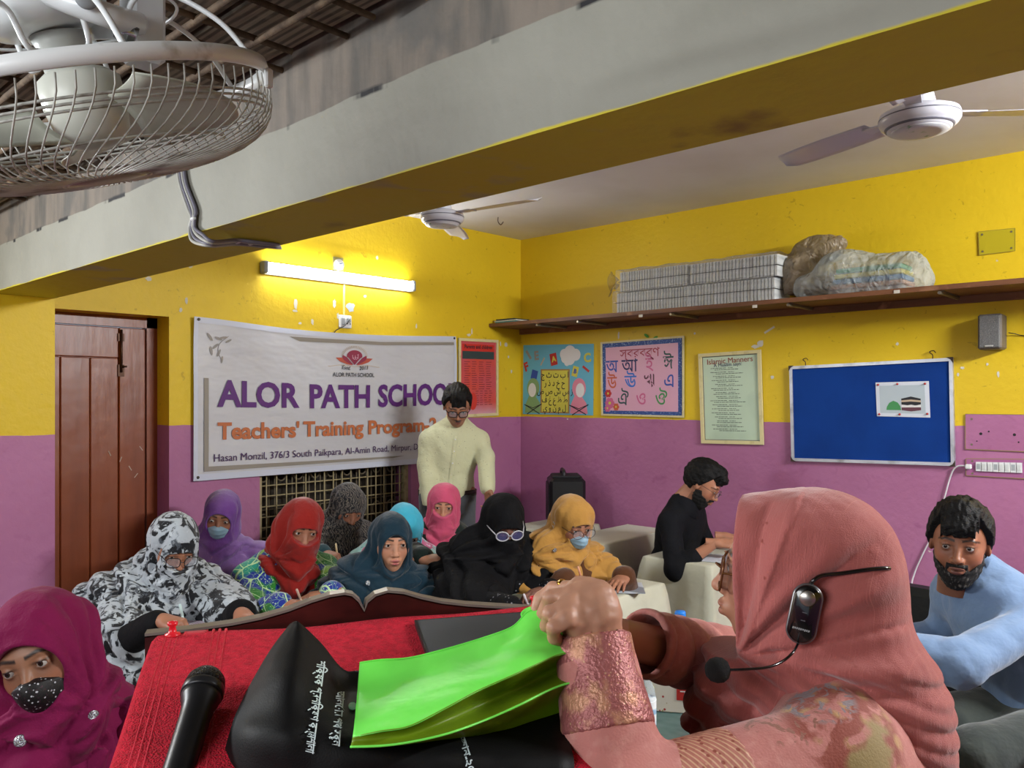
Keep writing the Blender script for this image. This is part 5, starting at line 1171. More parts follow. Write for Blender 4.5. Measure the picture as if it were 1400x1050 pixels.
# ---- body skeleton
def arm_ik(S, W, l1, l2, hint):
    d = np.linalg.norm(W-S); d2 = min(d, (l1+l2)*.995); a = (l1*l1-l2*l2+d2*d2)/(2*d2); h = math.sqrt(max(l1*l1-a*a, 1e-5)); u = unit(W-S)
    hh = np.asarray(hint, float); hh = unit(hh-u*hh.dot(u)); return S+u*a+hh*h
class Person:
    def __init__(s, lab, H, face, body, pelvis, pitch=0, roll=0, skin='8a5a42', male=False, scale=1.0, hands=(), stand=False, look=(0, 1, 0), headres=.0034, lean=None, feet=0, sh_w=.165, root_label_cat='person', name='person', kneeup=0, nback=.03, knee=.36, ndown=.055):
        s.lab = lab; s.H = np.asarray(H, float); s.M = frame_of_head(face, pitch, roll); s.bd = unit((*body, 0)); s.side = np.cross(s.bd, Zv) # person's right
        s.P = np.asarray(pelvis, float); s.male = male; s.skin = skin; s.k = scale; s.look = look; s.headres = headres
        s.r = root(name, (s.P[0], s.P[1], 0), lab, root_label_cat)
        s.N = s.H+s.M@np.array([0, -.02, -.11])*scale-s.bd*nback-Zv*ndown            # base of neck
        up = unit(s.N-s.P); s.up = up
        drop = .085 if male else .065
        s.S = {1: s.N+s.side*sh_w-up*drop, -1: s.N-s.side*sh_w-up*drop}
        s.hands = hands; s.E = {}; s.W = {}
        for hd in hands:
            sd = hd['side']; W = np.asarray(hd['W'], float); s.W[sd] = W
            s.E[sd] = np.asarray(hd['E'], float) if 'E' in hd else arm_ik(s.S[sd], W, .27*scale, .245*scale, s.side*sd*.6-Zv*1.0-s.bd*.2)
        for sd in (1, -1):
            if sd not in s.W:
                W = s.P+s.side*sd*.12+s.bd*.22+Zv*.08; s.W[sd] = W; s.E[sd] = arm_ik(s.S[sd], W, .27, .245, s.side*sd*.7-Zv*.6-s.bd*.5)
        if stand:
            s.K = {sd: s.P+s.side*sd*.10-Zv*.42+s.bd*.02 for sd in (1, -1)}; s.F = {sd: np.array([s.P[0], s.P[1], .07])+s.side*sd*.12 for sd in (1, -1)}
        else:
            s.K = {sd: s.P+s.side*sd*.11+s.bd*knee+Zv*(.0+kneeup) for sd in (1, -1)}; s.F = {sd: np.array([s.K[sd][0], s.K[sd][1], .07])+s.bd*.02 for sd in (1, -1)}
    def trunk(s, g=0):
        up = s.up; mid = s.P+(s.N-s.P)*.55
        Mt = np.stack([s.side, np.cross(up, s.side), up], 1); Mt[:, 1] = unit(Mt[:, 1]); Mt[:, 0] = np.cross(Mt[:, 1], Mt[:, 2])
        L_ = np.linalg.norm(s.N-s.P)
        fs = [ell(s.P+up*.02, (.165+g, .115+g, .12+g), Mt), (ell(s.P+up*L_*.38, (.135+g, .10+g, .16+g), Mt), .08), (ell(s.P+up*L_*.72, (.158+g, .108+g, .17+g), Mt), .07),
              (cap(s.S[1], s.N, .044+g, .05+g), .05), (cap(s.S[-1], s.N, .044+g, .05+g), .05), (cap(s.N-up*.03, s.H+s.M@np.array([0, -.03, -.06]), .062+g*.5, .05+g*.3), .03)]
        if not s.male: fs += [(ell(s.P+up*L_*.70+s.bd*.075+s.side*.07*q, (.06+g, .06+g, .06+g)), .05) for q in (-1, 1)]
        return fs
    def arms(s, g=0, upto=1.0, sds=(1, -1), taper=1.0):
        fs = []
        for sd in sds:
            fs += [(cap(s.S[sd], s.E[sd], .046+g*.8, .038+g*taper), .04), (cap(s.E[sd], s.E[sd]+(s.W[sd]-s.E[sd])*upto, .039+g*taper, .026+g*taper+.012*(1-upto)), .02)]
        return fs
    def legs(s, g=0, foot=True):
        fs = []
        for sd in (1, -1):
            fs += [(cap(s.P+s.side*sd*.08, s.K[sd], .085+g, .058+g), .05), (cap(s.K[sd], s.F[sd], .054+g, .038+g), .03)]
            if foot: fs += [(cap(s.F[sd]-Zv*.03, s.F[sd]+s.bd*.15-Zv*.035, .04+g*.3, .028+g*.3), .02)]
        return fs
    def bounds(s, pad=.12):
        A = np.array([s.P-Zv*.1, s.N, s.H, *s.S.values(), *s.E.values(), *s.W.values(), *s.K.values(), *s.F.values()]); return A.min(0)-pad, A.max(0)+pad
    def build_body(s, res=.012, hair=False, **kw):
        parts = []
        f = union(s.trunk()+s.arms(upto=.97)+s.legs(), .03)
        lo, hi = s.bounds(.14); lo[2] = 0.0; hi[2] = s.H[2]+.12
        hz = s.N
        def fb(P):
            d = f(P); near = np.linalg.norm((P-s.H)[:, :2], axis=1) < .13
            return np.where(near, np.maximum(d, ((P-(s.H+s.M@np.array([0, 0, -.13])))@s.M[:, 2])), d)
        V, Q = nets(fb, lo, hi, res); parts.append((V, Q, np.tile(lin(s.skin), (len(V), 1))))
        hf = head_field(s.male, True, mouth=kw.get('mouth', 0))
        V, Q = nets(hf, (-.1, -.125, -.165), (.1, .13, .13), s.headres)
        C = skin_cols(V, s.skin, s.male, kw.get('brow', 1), kw.get('lip', '8f4a44'), kw.get('stubble', 0), kw.get('moustache', 0))
        parts.append(((V*s.k)@s.M.T+s.H, Q, C))
        s.HM = {}
        for hd in s.hands:
            sd = hd['side']
            if hd.get('custom'): continue
            # right hand (side 1): thumb points to the person's left when palm is down
            s.HM[sd] = add_hand(parts, s.W[sd], hd.get('dir', s.W[sd]-s.E[sd]), hd.get('back', Zv), hd.get('pose', 'relax'), -1 if sd == 1 else 1, s.skin, hd.get('res', .0042))
        parts = [(V-wl(s.r), Q, C) for V, Q, C in parts]; s.body = link('body', np_mesh('body', parts), SKIN, s.r)
        eyeballs(s.r, s.M*s.k, s.H, s.look)
    def clip(s, f): return f
    def L2W(s, p): return s.M@(np.asarray(p, float)*s.k)+s.H
    def field_local(s, f): return lambda P: f(((P-s.H)@s.M)/s.k)*s.k
    def dress(s, m, g=.02, fold=.006, ff=16, res=.009, seed=0, name='dress', legs=True, sleeves=1.0, taper=1.0, cuff=.96, flare=0, zmin=.1):
        fs = s.trunk(g)+s.arms(g, cuff, taper=taper)+(s.legs(g+.02, False) if legs else [])
        fs = [x for i, x in enumerate(fs) if i != 5]
        fs += [(cap(s.N-s.up*.04, s.N+s.up*.015, .07+g, .058+g), .03)]
        if flare: fs += [(cap((s.K[1]+s.K[-1])/2, (s.F[1]+s.F[-1])/2, .16, .18), .08), (cap(s.P, (s.K[1]+s.K[-1])/2, .17, .15), .08)]
        f0 = union(fs, .03)
        def f(P): return f0(P)-fold*sn(P*np.array([1, 1, .55]), ff, seed)-fold*.5*np.abs(sn(P, ff*2.6, seed+5))+fold*.25
        s.fd = f; lo, hi = s.bounds(.17+g); lo[2] = zmin
        o = sculpt(name, f, lo, hi, res, m, s.r); return o
    def hijab(s, m, opening=None, cape=.5, chest=.30, g=.0, res=.006, fold=.004, nf=9, seed=0, niqab=False, front_drop=.30, pivot=(0, .05, -.12), name='headscarf', wide=0, capr=.075, cut=None, extra=(), back=True, tight=0):
        """opening: (centre z, half width, half height) of the face hole in head space"""
        fold = fold*1.4
        loc = [ell((0, -.016, .028), (.087-tight, .112-tight, .101-tight)), (ell((0, .008, -.05), (.075, .080, .102)), .03)]
        if back: loc += [(ell((0, -.085, -.01), (.06, .05, .065)), .04)]
        if niqab: loc += [(ell((0, .082, -.03), (.045, .038, .045)), .03), (cap((0, .07, -.06), (0, .065, -.22), .058, .075), .03)]
        else: loc += [(ell((0, .03, -.13), (.075, .065, .05)), .03)]
        fl = s.field_local(union(loc, .03))
        fw = [(cap(s.L2W((0, -.02, -.09)), s.N-s.up*.05, .085, .12+wide), .05)]
        ch = s.N-s.up*front_drop+s.bd*.07
        Mt = np.stack([s.side, np.cross(s.up, s.side), s.up], 1)
        fw += [(ell(s.N-s.up*front_drop*.5+s.bd*.03, (.17+wide, .135+wide*.6, front_drop*.75), Mt), .06)]
        for sd in (1, -1):
            e = s.S[sd]+(s.E[sd]-s.S[sd])*cape; fw.append((cap(s.S[sd], e, capr+.005+wide*.3, capr+wide*.5), .07))
        fw += list(extra)
        def f(P):
            d = smin(fl(P), union(fw, .05)(P), .04)
            q = ((P-s.H)@s.M)/s.k
            # folds sweeping round the head from under the chin
            pv = np.array(pivot); ang = np.arctan2(q[:, 2]-pv[2], -(q[:, 1]-pv[1])+.02*np.abs(q[:, 0])); rad = np.hypot(q[:, 2]-pv[2], q[:, 1]-pv[1])
            sidew = np.clip((np.abs(q[:, 0])-.015)/.05, 0, 1)*np.clip(rad/.07, 0, 1)*np.clip((.30-rad)/.1, 0, 1)
            w1 = np.abs(np.sin(ang*nf*.5+sn(q, 8, seed)*1.1+seed)); d = d-fold*2.2*sidew*(w1-.6)-fold*.9*sidew*(np.abs(np.sin(ang*nf*1.1+sn(q, 14, seed+7)*1.3))-.5)
            az = np.arctan2((P-s.N)@s.side, (P-s.N)@s.bd+.05); below = np.clip((-.11-q[:, 2])/.10, 0, 1)
            w2 = np.abs(np.sin(az*nf*.6+sn(P, 6, seed+2)*1.5)); w3 = np.abs(np.sin(q[:, 2]*38-np.abs(q[:, 0]-.01)*24+sn(P, 8, seed+4)*1.1))
            nk = np.clip((-.085-q[:, 2])/.03, 0, 1)*np.clip((q[:, 2]+.30)/.08, 0, 1)
            d = d-fold*4.2*below*(w2-.55)-fold*3.0*nk*(w3-.55)-fold*1.2*below*sn(P, 30, seed+6)
            d = d+.0015*sn(P, 90, seed+1)
            if opening is not None:
                zc, hw, hh = opening[:3]; tilt = opening[3] if len(opening) > 3 else 0
                op = ell((0, .125, zc), (hw, .10, hh), np.array(Matrix.Rotation(tilt, 3, 'Y')) if tilt else None); o_ = op(q); d = smax(d-.0035*np.exp(-((o_-.004)/.007)**2), -o_, .003)
            if cut is not None: d = np.maximum(d, cut(P))
            return d
        s.fh = f
        A = np.array([s.H, s.N, s.S[1], s.S[-1], s.S[1]+(s.E[1]-s.S[1])*cape, s.S[-1]+(s.E[-1]-s.S[-1])*cape, ch-s.up*front_drop*.6, s.L2W((0, 0, .14)), s.L2W((0, .15, -.05)), s.L2W((0, -.15, 0))]+[np.asarray(x) for x in getattr(s, 'ext', [])])
        return sculpt(name, f, A.min(0)-.15-wide, A.max(0)+.15+wide, res, m, s.r)
    def shell(s, name, m, prims, k, lo, hi, res, disp=None, cut=None):
        f0 = union(prims, k)
        def f(q):
            d = f0(q)
            if disp is not None: d = d+disp(q)
            if cut is not None: d = np.maximum(d, cut(q))
            return d
        return sculpt(name, f, lo, hi, res, m, s.r, xf=(s.M*s.k, s.H))
    def mask(s, m, top=-.012, straps=True, res=.0032, sm=None, pleat=True):
        pr = [ell((0, .018, -.03), (.066, .077, .094)), (ell((0, .075, -.035), (.030, .046, .040)), .03), (ell((0, .05, -.088), (.035, .034, .03)), .02)]
        def cut(q):
            zt = top-.03*np.clip(np.abs(q[:, 0])/.062, 0, 1)**1.6+.0; zb = -.118
            return np.maximum.reduce([q[:, 2]-zt, zb-q[:, 2], .022-q[:, 1]+0*q[:, 0]])
        dp_ = (lambda q: -.0018*np.clip(np.sin((q[:, 2]+.03)*300), -.2, 1)*np.clip((.05-np.abs(q[:, 0]))/.02, 0, 1)) if pleat else None
        o = s.shell('face_mask', m, pr, .02, (-.09, .0, -.13), (.09, .15, .02), res, dp_, cut)
        if straps:
            for sd in (1, -1):
                mb = MB()
                for z0, z1 in ((-.04, .0), (-.085, -.02)): mb.tube(spline([s.L2W(p) for p in ((sd*.058, .045, z0), (sd*.083, .02, (z0+z1)/2+.002), (sd*.1, -.005, z1+.02))]), .0017, 5)
                mb.build('ear_loop', sm or WPL, s.r, True)
        return o
    def glasses(s, m, lm, round_=False, w=.024, h=.018, y=.107, z=.004, r=.0016, temples=True, dx=.032):
        for sd in (1, -1):
            P = []
            for t in np.linspace(0, 2*math.pi, 32)[:-1]:
                c_, s_ = math.cos(t), math.sin(t); e = 1 if round_ else .55
                x = w*math.copysign(abs(c_)**e, c_); zz = h*math.copysign(abs(s_)**e, s_); P.append((sd*dx+x, y-.004-abs(sd*dx+x)*.16+.002-zz*.12, z+zz))
            PW = [s.L2W(p) for p in P]; MB().tube(PW, r, 6, True).build('glasses_rim', m, s.r, True)
            c = np.mean(PW, 0); MB().add(PW+[c], [(i, (i+1) % len(PW), len(PW)) for i in range(len(PW))]).build('lens', lm, s.r)
            if temples: MB().tube([s.L2W(p) for p in ((sd*(dx+w), y-.012, z+.006), (sd*.073, .06, z+.008), (sd*.083, .0, z+.006))], r*.9, 6).build('glasses_temple', m, s.r, True)
        MB().tube(spline([s.L2W(p) for p in ((-dx+w, y-.002, z+.003), (0, y+.006, z+.008), (dx-w, y-.002, z+.003))]), r, 6).build('glasses_bridge', m, s.r, True)
LENS = mat('clear spectacle lens', 'c9ccd6', .03, alpha=.22, spec=1.0); LENSD = mat('bluish tinted lens', '5c5a86', .05, alpha=.62, spec=1.0)
def fabric(name, col, layers=(), fine=220, st=.35, rough=.85, sheen=.25):
    if 'black' in name and 'white' not in name: sheen = 0
    return mat(name, col, rough, layers=layers, bump=[('noise', fine, st, .002), ('noise', 14, .5, .02, 3)], sheen=sheen, spec=.2)
def button(parent, p, n, r, m, name='brooch', f=None):
    n = unit(n)
    if f is not None: p = project(f, np.asarray(p)+n*.2, -n)-n*.001
    MB().lathe([(r*.7, 0), (r, r*.25), (r*.85, r*.5), (r*.4, r*.7), (0, r*.75)], p, n, 14).build(name, m, parent, True)
SIL = mat('sparkling silver', 'b9bcc4', .2, metal=.9, bump=[('dots', 500, 1, .002)]); GOLD = mat('gold', 'c99a3a', .25, metal=1)
def booklet(name, c, w_, h_, rot, z, lab, m=None, pages=True, cat='paper', th=.004):
    c = np.array([c[0], c[1], z]); R = np.array([[math.cos(rot), -math.sin(rot), 0], [math.sin(rot), math.cos(rot), 0], [0, 0, 1]])
    o = MB().box((-w_/2, -h_/2, 0), (w_/2, h_/2, th), 0, R, c).build(name, m or mat('white paper', 'cdd3dc', .5)); return tag(o, lab, cat)
TT = TZ+.003
FACE = -Fv            # towards the camera
def dirpx(a):         # horizontal direction: 0 = towards the camera, + = turned to image right
    a = math.radians(a); return (-Fv*math.cos(a)+Rv*math.sin(a))[:2]
def under(px, py, t, z): p = at(px, py, t); return np.array([p[0], p[1], z])
RB = (0, -1)          # sitters face -Y
def hw(px, py, z=.735): return onZ(px, py, z)
# 1 --- woman in black and white print
H = at(238, 748, 3.08); P = Person('woman in a black and white marbled hijab and black-rimmed glasses, writing', H, dirpx(38), dirpx(38), (H[0]-.02, H[1]+.20, .47), pitch=24, roll=4, skin='a06e56',
    hands=[dict(side=1, W=onZ(222, 848, .80), dir=dirpx(60).tolist()+[-.02], pose='pen', back=(*(dirpx(0)*.2), 1)), dict(side=-1, W=onZ(330, 838, .79), dir=dirpx(40).tolist()+[-.25], pose='relax')])
P.build_body()
P.dress(fabric('black abaya', '0b0b0e'), g=.022, fold=.006, seed=1, cuff=.86)
BW = fabric('black and white marbled print', 'a9b1b8', [('noise', 16, .49, .54, '16181d', 5, 1.6), ('noise', 34, .60, .66, 'b9c1c7', 3, .6), ('noise', 30, .6, .66, '4a5058', 4, 1)])
cutp = lambda p: (lambda Q: (.80-.25*np.clip(((Q-P.N)@P.side)*-3, -1, 1)*.3)-Q[:, 2])
P.ext = [P.P+(0, 0, .15)]
P.hijab(BW, (.002, .062, .034), cape=.95, front_drop=.34, fold=.006, nf=8, seed=1, niqab=True, capr=.084, wide=.012, extra=[(cap(P.S[1]+P.side*.02, P.E[1]+P.side*.0-Zv*.14, .065, .07), .08), (cap(P.S[1]-P.bd*.05, P.P+P.side*.03+Zv*.02, .085, .125), .1), (cap(P.N-P.bd*.08, P.P-P.bd*.06, .11, .14), .1)])
P.glasses(mat('black spectacle frame', '0c0a0b', .3), LENS, y=.118)
pen(P.W[1], P.HM[1], -1, 'b9d0cf', lab='pale green pen in the hand of the woman in the black and white hijab')
booklet('notebook', onZ(275, 857, TT)+(.0, .05, 0), .2, .15, .2, TT, 'open notebook with pink lines under the hand of the woman in black and white', mat('pink lined page', 'cfcdd6', .6, layers=[('wave', (40, 1, 1), .75, .85, 'b5688a')]))
# 2 --- purple, behind
H = at(303, 706, 3.95); P = Person('woman in a purple hijab and pale blue surgical mask near the window', H, dirpx(10), dirpx(20), (H[0]-.02, H[1]+.12, .47), pitch=14, roll=8, skin='8f6049', look=(.1, 1, -.3))
P.build_body(); PV = fabric('purple gradient hijab', '6a3f86', [('noise', 3, .42, .62, '9a7fae', 2), ('noise', 2.2, .5, .7, '4d2270', 2)])
P.dress(PV, g=.02, fold=.005, seed=2); P.hijab(PV, (-.012, .063, .062), cape=.8, front_drop=.3, seed=2, nf=7, fold=.005, wide=.01, res=.0065)
MSK = mat('pale blue surgical mask', '8fb0c4', .6, bump=[('noise', 200, .2, .002)]); P.mask(MSK, straps=False)
# 3 --- red scarf, green and blue bandhani
H = at(412, 722, 3.50); P = Person('woman in a red face-covering scarf and a green and blue dotted dress', H, dirpx(26), dirpx(34), (H[0]-.10, H[1]+.20, .47), pitch=14, roll=8, skin='9a6850', look=(-.15, 1, .05),
    hands=[dict(side=1, W=onZ(386, 826, .765), dir=dirpx(75).tolist()+[-.05], pose='pen', back=(*(dirpx(0)*.3), 1)), dict(side=-1, W=onZ(452, 812, .78), dir=dirpx(-95).tolist()+[-.1], pose='relax')])
P.build_body()
BAN = fabric('green and blue dotted print', '2e7a2c', [('noise', 5.2, .49, .53, '1c2f8a', 2, .8), ('noise', 7, .58, .62, '2a8f7a', 2, .5), ('noise', 6, .62, .66, '7fae3a', 2), ('edge', 15, .045, .02, 'b9d8a0'), ('edge', 34, .03, .01, '9fcb8a', 3, 0, .6), ('dots', 85, .22, .16, 'c4dcb0')])
P.dress(BAN, g=.022, fold=.008, seed=3, taper=1.0); P.hijab(fabric('crimson scarf', '881812', fine=90, st=.5), (.004, .061, .032), cape=.05, front_drop=.30, seed=3, nf=8, fold=.005, niqab=True, capr=.05, wide=-.055, res=.0055, extra=[(cap(P.N-P.up*.05+P.bd*.12, P.N-P.up*.38+P.bd*.17-P.side*.0, .06, .05), .05), (cap(P.L2W((.06, -.05, -.03)), P.N+P.side*.07, .05, .05), .05)])
button(P.r, P.L2W((.098, -.01, -.03)), P.side, .009, SIL)
MB().tube([P.W[1]+P.HM[1]@np.array([.028*math.cos(t), -.03, .026*math.sin(t)]) for t in np.linspace(0, 6.28, 25)[:-1]], .004, 8, True).build('bangle', GOLD, P.r, True)
pen(P.W[1], P.HM[1], -1, 'b59a8a', lab='pale pinkish pen held by the woman in the red scarf')
booklet('paper_sheet', onZ(380, 838, TT)+(.06, .05, 0), .24, .17, .1, TT, 'white sheet of paper under the hand of the woman in the red scarf')
# 4 --- dark patterned scarf, back row
H = at(476, 694, 4.36); P = Person('woman in a dark grey patterned headscarf bending over her writing beside the window grille', H, dirpx(30), dirpx(30), (H[0]-.08, H[1]+.17, .47), pitch=30, roll=4, skin='8f6049',
    hands=[dict(side=1, W=onZ(446, 757, .80)+(0, .03, .0), dir=dirpx(60).tolist()+[-.1], pose='pen', back=(0, -.2, 1))])
P.build_body(); DPT = fabric('dark grey maze print', '1b1b1e', [('wave', (26, 26, 26), .52, .68, '5d564f', 3, 12)]); P.dress(fabric('dark teal dress', '1d3a40'), g=.022, seed=4)
P.hijab(DPT, (.0, .058, .040), cape=.75, front_drop=.3, seed=4, fold=.005, niqab=True, wide=.02, capr=.08, res=.0065)
pen(P.W[1], P.HM[1], -1, 'c9b48a', lab='cream pen held by the woman in the dark patterned headscarf')
booklet('paper_sheet', onZ(455, 770, TT)+(0, .03, 0), .24, .16, .1, TT, 'white papers before the woman in the dark patterned headscarf')
# 5 --- turquoise scarf, floral dress
H = at(553, 725, 4.02); P = Person('woman in a bright turquoise headscarf, glasses and floral dress, bending forward', H, dirpx(22), dirpx(20), (H[0]-.14, H[1]+.10, .47), pitch=34, roll=-4, skin='a06e56')
P.build_body(); TUR = fabric('bright turquoise scarf', '3fa9c4'); FLO = fabric('floral pink and aqua print', '8fb9b4', [('cells', 22, .55, .6, 'b8567c'), ('noise', 18, .52, .58, 'c9b4c0', 3, 1), ('noise', 30, .6, .65, '4a8a86', 3)])
P.dress(FLO, g=.045, seed=5, fold=.006); P.hijab(TUR, (-.002, .060, .036), cape=.0, front_drop=.16, seed=5, wide=-.07, capr=.05, niqab=True, res=.006)
P.glasses(mat('black spectacle frame', '0c0a0b', .3), LENS, y=.112); 
MB().grid(np.array([[P.L2W((.072*math.sin(a_)*1.02, .086*math.cos(a_)-.01+.012, .026+z+.008*math.cos(a_*2))) for a_ in np.linspace(-.8, .8, 24)] for z in (0, .012, .024)]), .003).build('under_scarf_band', mat('black band', '0e0e12', .8), P.r, True)
# 6 --- pink scarf
H = at(607, 692, 4.52); P = Person('woman in a bright pink face-veiling headscarf in front of the standing man', H, dirpx(2), dirpx(14), (H[0]-.0, H[1]+.14, .47), pitch=6, roll=3, skin='b98468', look=(.05, 1, 0),
    hands=[dict(side=1, W=onZ(577, 765, .84), dir=dirpx(80).tolist()+[.1], pose='relax', back=(0, -.5, 1))])
P.build_body(); P.dress(fabric('dark green abaya', '14241f'), g=.03, seed=6)
P.hijab(fabric('bright pink scarf', 'c04c6c'), (.008, .058, .038), cape=.12, front_drop=.30, seed=6, nf=8, fold=.005, niqab=True, capr=.05, wide=-.045, res=.006, extra=[(cap(P.N+P.bd*.1-P.up*.05, P.N+P.bd*.13-P.up*.32-P.side*.09, .075, .07), .05)])
booklet('worksheet', onZ(598, 790, TT)+(.03, .02, 0), .2, .28, -.6, TT+.003, 'white printed sheet lying between the teal and the black hijabs', mat('printed sheet', 'c4cad2', .5, layers=[('wave', (1, 30, 1), .72, .8, '8c929c')]))
# 7 --- teal hijab
H = at(535, 742, 3.42); P = Person('young woman in a dark teal hijab, her whole face uncovered, looking up', H, dirpx(20), dirpx(8), (H[0]-.04, H[1]+.13, .47), pitch=4, roll=2, skin='c08a6e', look=(-.1, 1, .05), headres=.003)
P.build_body(mouth=.0012, lip='a0505a'); TEAL = fabric('dark teal hijab', '0b2a39'); P.dress(TEAL, g=.03, fold=.006, seed=7)
P.hijab(TEAL, (-.030, .062, .088), cape=1.0, front_drop=.38, seed=7, nf=7, fold=.005, wide=.03, capr=.085, res=.0055, extra=[(ell(P.N-P.up*.22+P.bd*.10, (.16, .10, .16)), .08)])
MB().grid(np.array([[P.L2W((.070*math.sin(a_), .084*math.cos(a_)+.002, .036+z+.006*math.cos(a_*2))) for a_ in np.linspace(-.8, .8, 24)] for z in (0, .01, .022)]), .003).build('under_scarf_band', mat('near black teal band', '0a1c26', .8), P.r, True)
button(P.r, at(503, 797, 3.3), CAM-at(503, 797, 1), .011, SIL, 'magnet_pin', P.fh)
# 8 --- black niqab with white glasses
H = at(689, 716, 3.52); P = Person('woman in an all-black niqab wearing white-rimmed glasses and writing', H, dirpx(14), dirpx(20), (H[0]-.04, H[1]+.20, .47), pitch=20, roll=-2, skin='80584a',
    hands=[dict(side=1, W=onZ(700, 832, .74), dir=dirpx(85).tolist()+[-.05], pose='pen', back=(0, -.2, 1)), dict(side=-1, W=onZ(752, 805, .76), dir=dirpx(-60).tolist()+[-.1], pose='relax')])
P.build_body(); NIQ = fabric('black niqab', '08080b', fine=160, st=.2, sheen=.1); P.dress(fabric('black dress with pale specks', '0a0a0d', [('dots', 60, .22, .16, '8a8a90')], sheen=.1), g=.026, seed=8)
P.hijab(NIQ, (.006, .056, .024), cape=1.25, front_drop=.40, seed=8, nf=7, fold=.007, niqab=True, wide=.035, capr=.088, res=.0065, extra=[(cap(P.S[1]-Zv*.1, P.E[1]-Zv*.06+P.side*.03, .11, .11), .08), (cap(P.N-P.bd*.05, P.P+Zv*.1, .13, .2), .1)])
P.glasses(mat('milky white spectacle frame', 'b5b4b8', .3), LENSD, True, .026, .020, y=.122, r=.0028)
pen(P.W[1], P.HM[1], -1, 'c9c0c4', lab='white and red pen held by the woman in the black niqab')
booklet('notebook', onZ(700, 822, TT)+(.08, .03, 0), .2, .15, -.25, TT, 'spiral notebook under the hand of the woman in the black niqab', mat('greenish white page', 'c4ccb8', .6))
# 9 --- mustard scarf
H = at(783, 716, 3.66); P = Person('woman in a mustard headscarf, blue surgical mask and glasses, writing', H, dirpx(26), dirpx(28), (H[0]-.08, H[1]+.22, .47), pitch=20, roll=-2, skin='a06e56',
    hands=[dict(side=1, W=onZ(773, 790, .775), dir=dirpx(70).tolist()+[-.1], pose='pen', back=(0, -.2, 1)), dict(side=-1, W=onZ(853, 787, .77), dir=dirpx(-22).tolist()+[-.12], pose='flat')])
P.build_body(); MUS = fabric('mustard scarf', 'ae803c', fine=120, st=.5); BRS = fabric('brown sleeve', '4f2c12'); P.dress(BRS, g=.026, seed=9, fold=.007)
P.hijab(MUS, (-.014, .064, .060), cape=.72, front_drop=.34, seed=9, nf=8, fold=.006, wide=.012, capr=.08, res=.0055, extra=[(cap(P.S[-1]-Zv*.04+P.bd*.05, (P.E[-1]+P.W[-1])/2*.3+P.E[-1]*.7+P.bd*.02, .085, .05), .06)])
P.mask(MSK); P.glasses(mat('thin dark spectacle frame', '2a2224', .3), LENS, True, .024, .019, y=.116, r=.0013)
button(P.r, at(758, 752, 3.5), CAM-at(758, 752, 1), .011, SIL, f=P.fh)
pen(P.W[1], P.HM[1], -1, 'd69a7a', lab='peach pen in the hand of the woman in the mustard scarf')
booklet('notebook', onZ(826, 812, TT)+(0, .03, 0), .12, .17, -.7, TT+.001, 'small thick white notebook under the left hand of the woman in mustard', th=.022)
booklet('worksheet', onZ(858, 804, TT)+(0, 0, 0), .14, .2, -.9, TT, 'loose printed sheet at the desk corner by the left hand of the woman in mustard', mat('printed sheet', 'c4cad2', .5))
# ---- hair helpers for the men
HAIR = mat('black hair', '060505', .6, bump=[('noise', (220, 50, 220), 1, .004, 4)], spec=.25); BEARD = mat('black beard', '0b0909', .75, bump=[('noise', 500, 1, .004, 3)])
GREYB = mat('greying beard', '161312', .8, layers=[('noise', (120, 120, 60), .56, .72, '77726e', 4)], bump=[('noise', 500, 1, .004, 3)])
def hair(p, thick=.018, line=.062, back=-.05, top=.02, seed=0, m=None, res=.0038, fringe=()):
    pr = [ell((0, -.018, .036), (.079+thick*.55, .096+thick*.7, .086+thick)), (ell((0, .045, .098), (.055, .04, .022+top)), .02)]+[(x, .015) for x in fringe]
    def disp(q): return .003*sn(q*np.array([1, .3, 1]), 300, seed)+.0028*sn(q*np.array([1, .5, 1]), 110, seed+3)
    def cut(q):
        fl = line-.008*np.abs(np.sin(q[:, 0]*70+q[:, 1]*20))+.004*sn(q, 180, seed+4)-.05*np.clip((np.abs(q[:, 0])-.045)/.03, 0, 1)
        front = np.where(q[:, 1] > .0, fl-q[:, 2], -1); sidec = np.where((q[:, 1] > -.03), (-.005+np.clip(q[:, 1]*1.8, -.01, .12))-q[:, 2], -1)
        backc = (back-.0)-q[:, 2]
        return np.maximum.reduce([front, np.where(np.abs(q[:, 0]) > .05, sidec, -1), backc])
    return p.shell('hair', m or HAIR, pr, .03, (-.12, -.14, -.12), (.12, .14, .17), res, disp, cut)
def beard(p, m, full=True, th=.008, seed=0, low=-.135):
    pr = [ell((0, .018, -.03), (.060+th, .070+th, .088+th)), (ell((0, .047, -.090), (.028+th, .027+th, .026+th*1.8)), .02), (ell((0, .089, -.046), (.028, .010, .007)), .01)]
    def disp(q): return .002*sn(q, 300, seed)
    def cut(q):
        zt = -.040-.03*np.clip((.055-np.abs(q[:, 0]))/.03, 0, 1)+.045*np.clip((.045-q[:, 1])/.03, 0, 1)
        mo = np.where((q[:, 1] > .08), -ell((0, .095, -.060), (.021, .03, .0105))(q), -1)
        zt = np.where((np.abs(q[:, 0]) < .032) & (q[:, 1] > .075), -.041, zt)
        return np.maximum.reduce([q[:, 2]-zt, mo, low-q[:, 2], -.01-q[:, 1]])
    return p.shell('beard', m, pr, .015, (-.1, -.03, -.15), (.1, .14, .04), .0034, disp, cut)
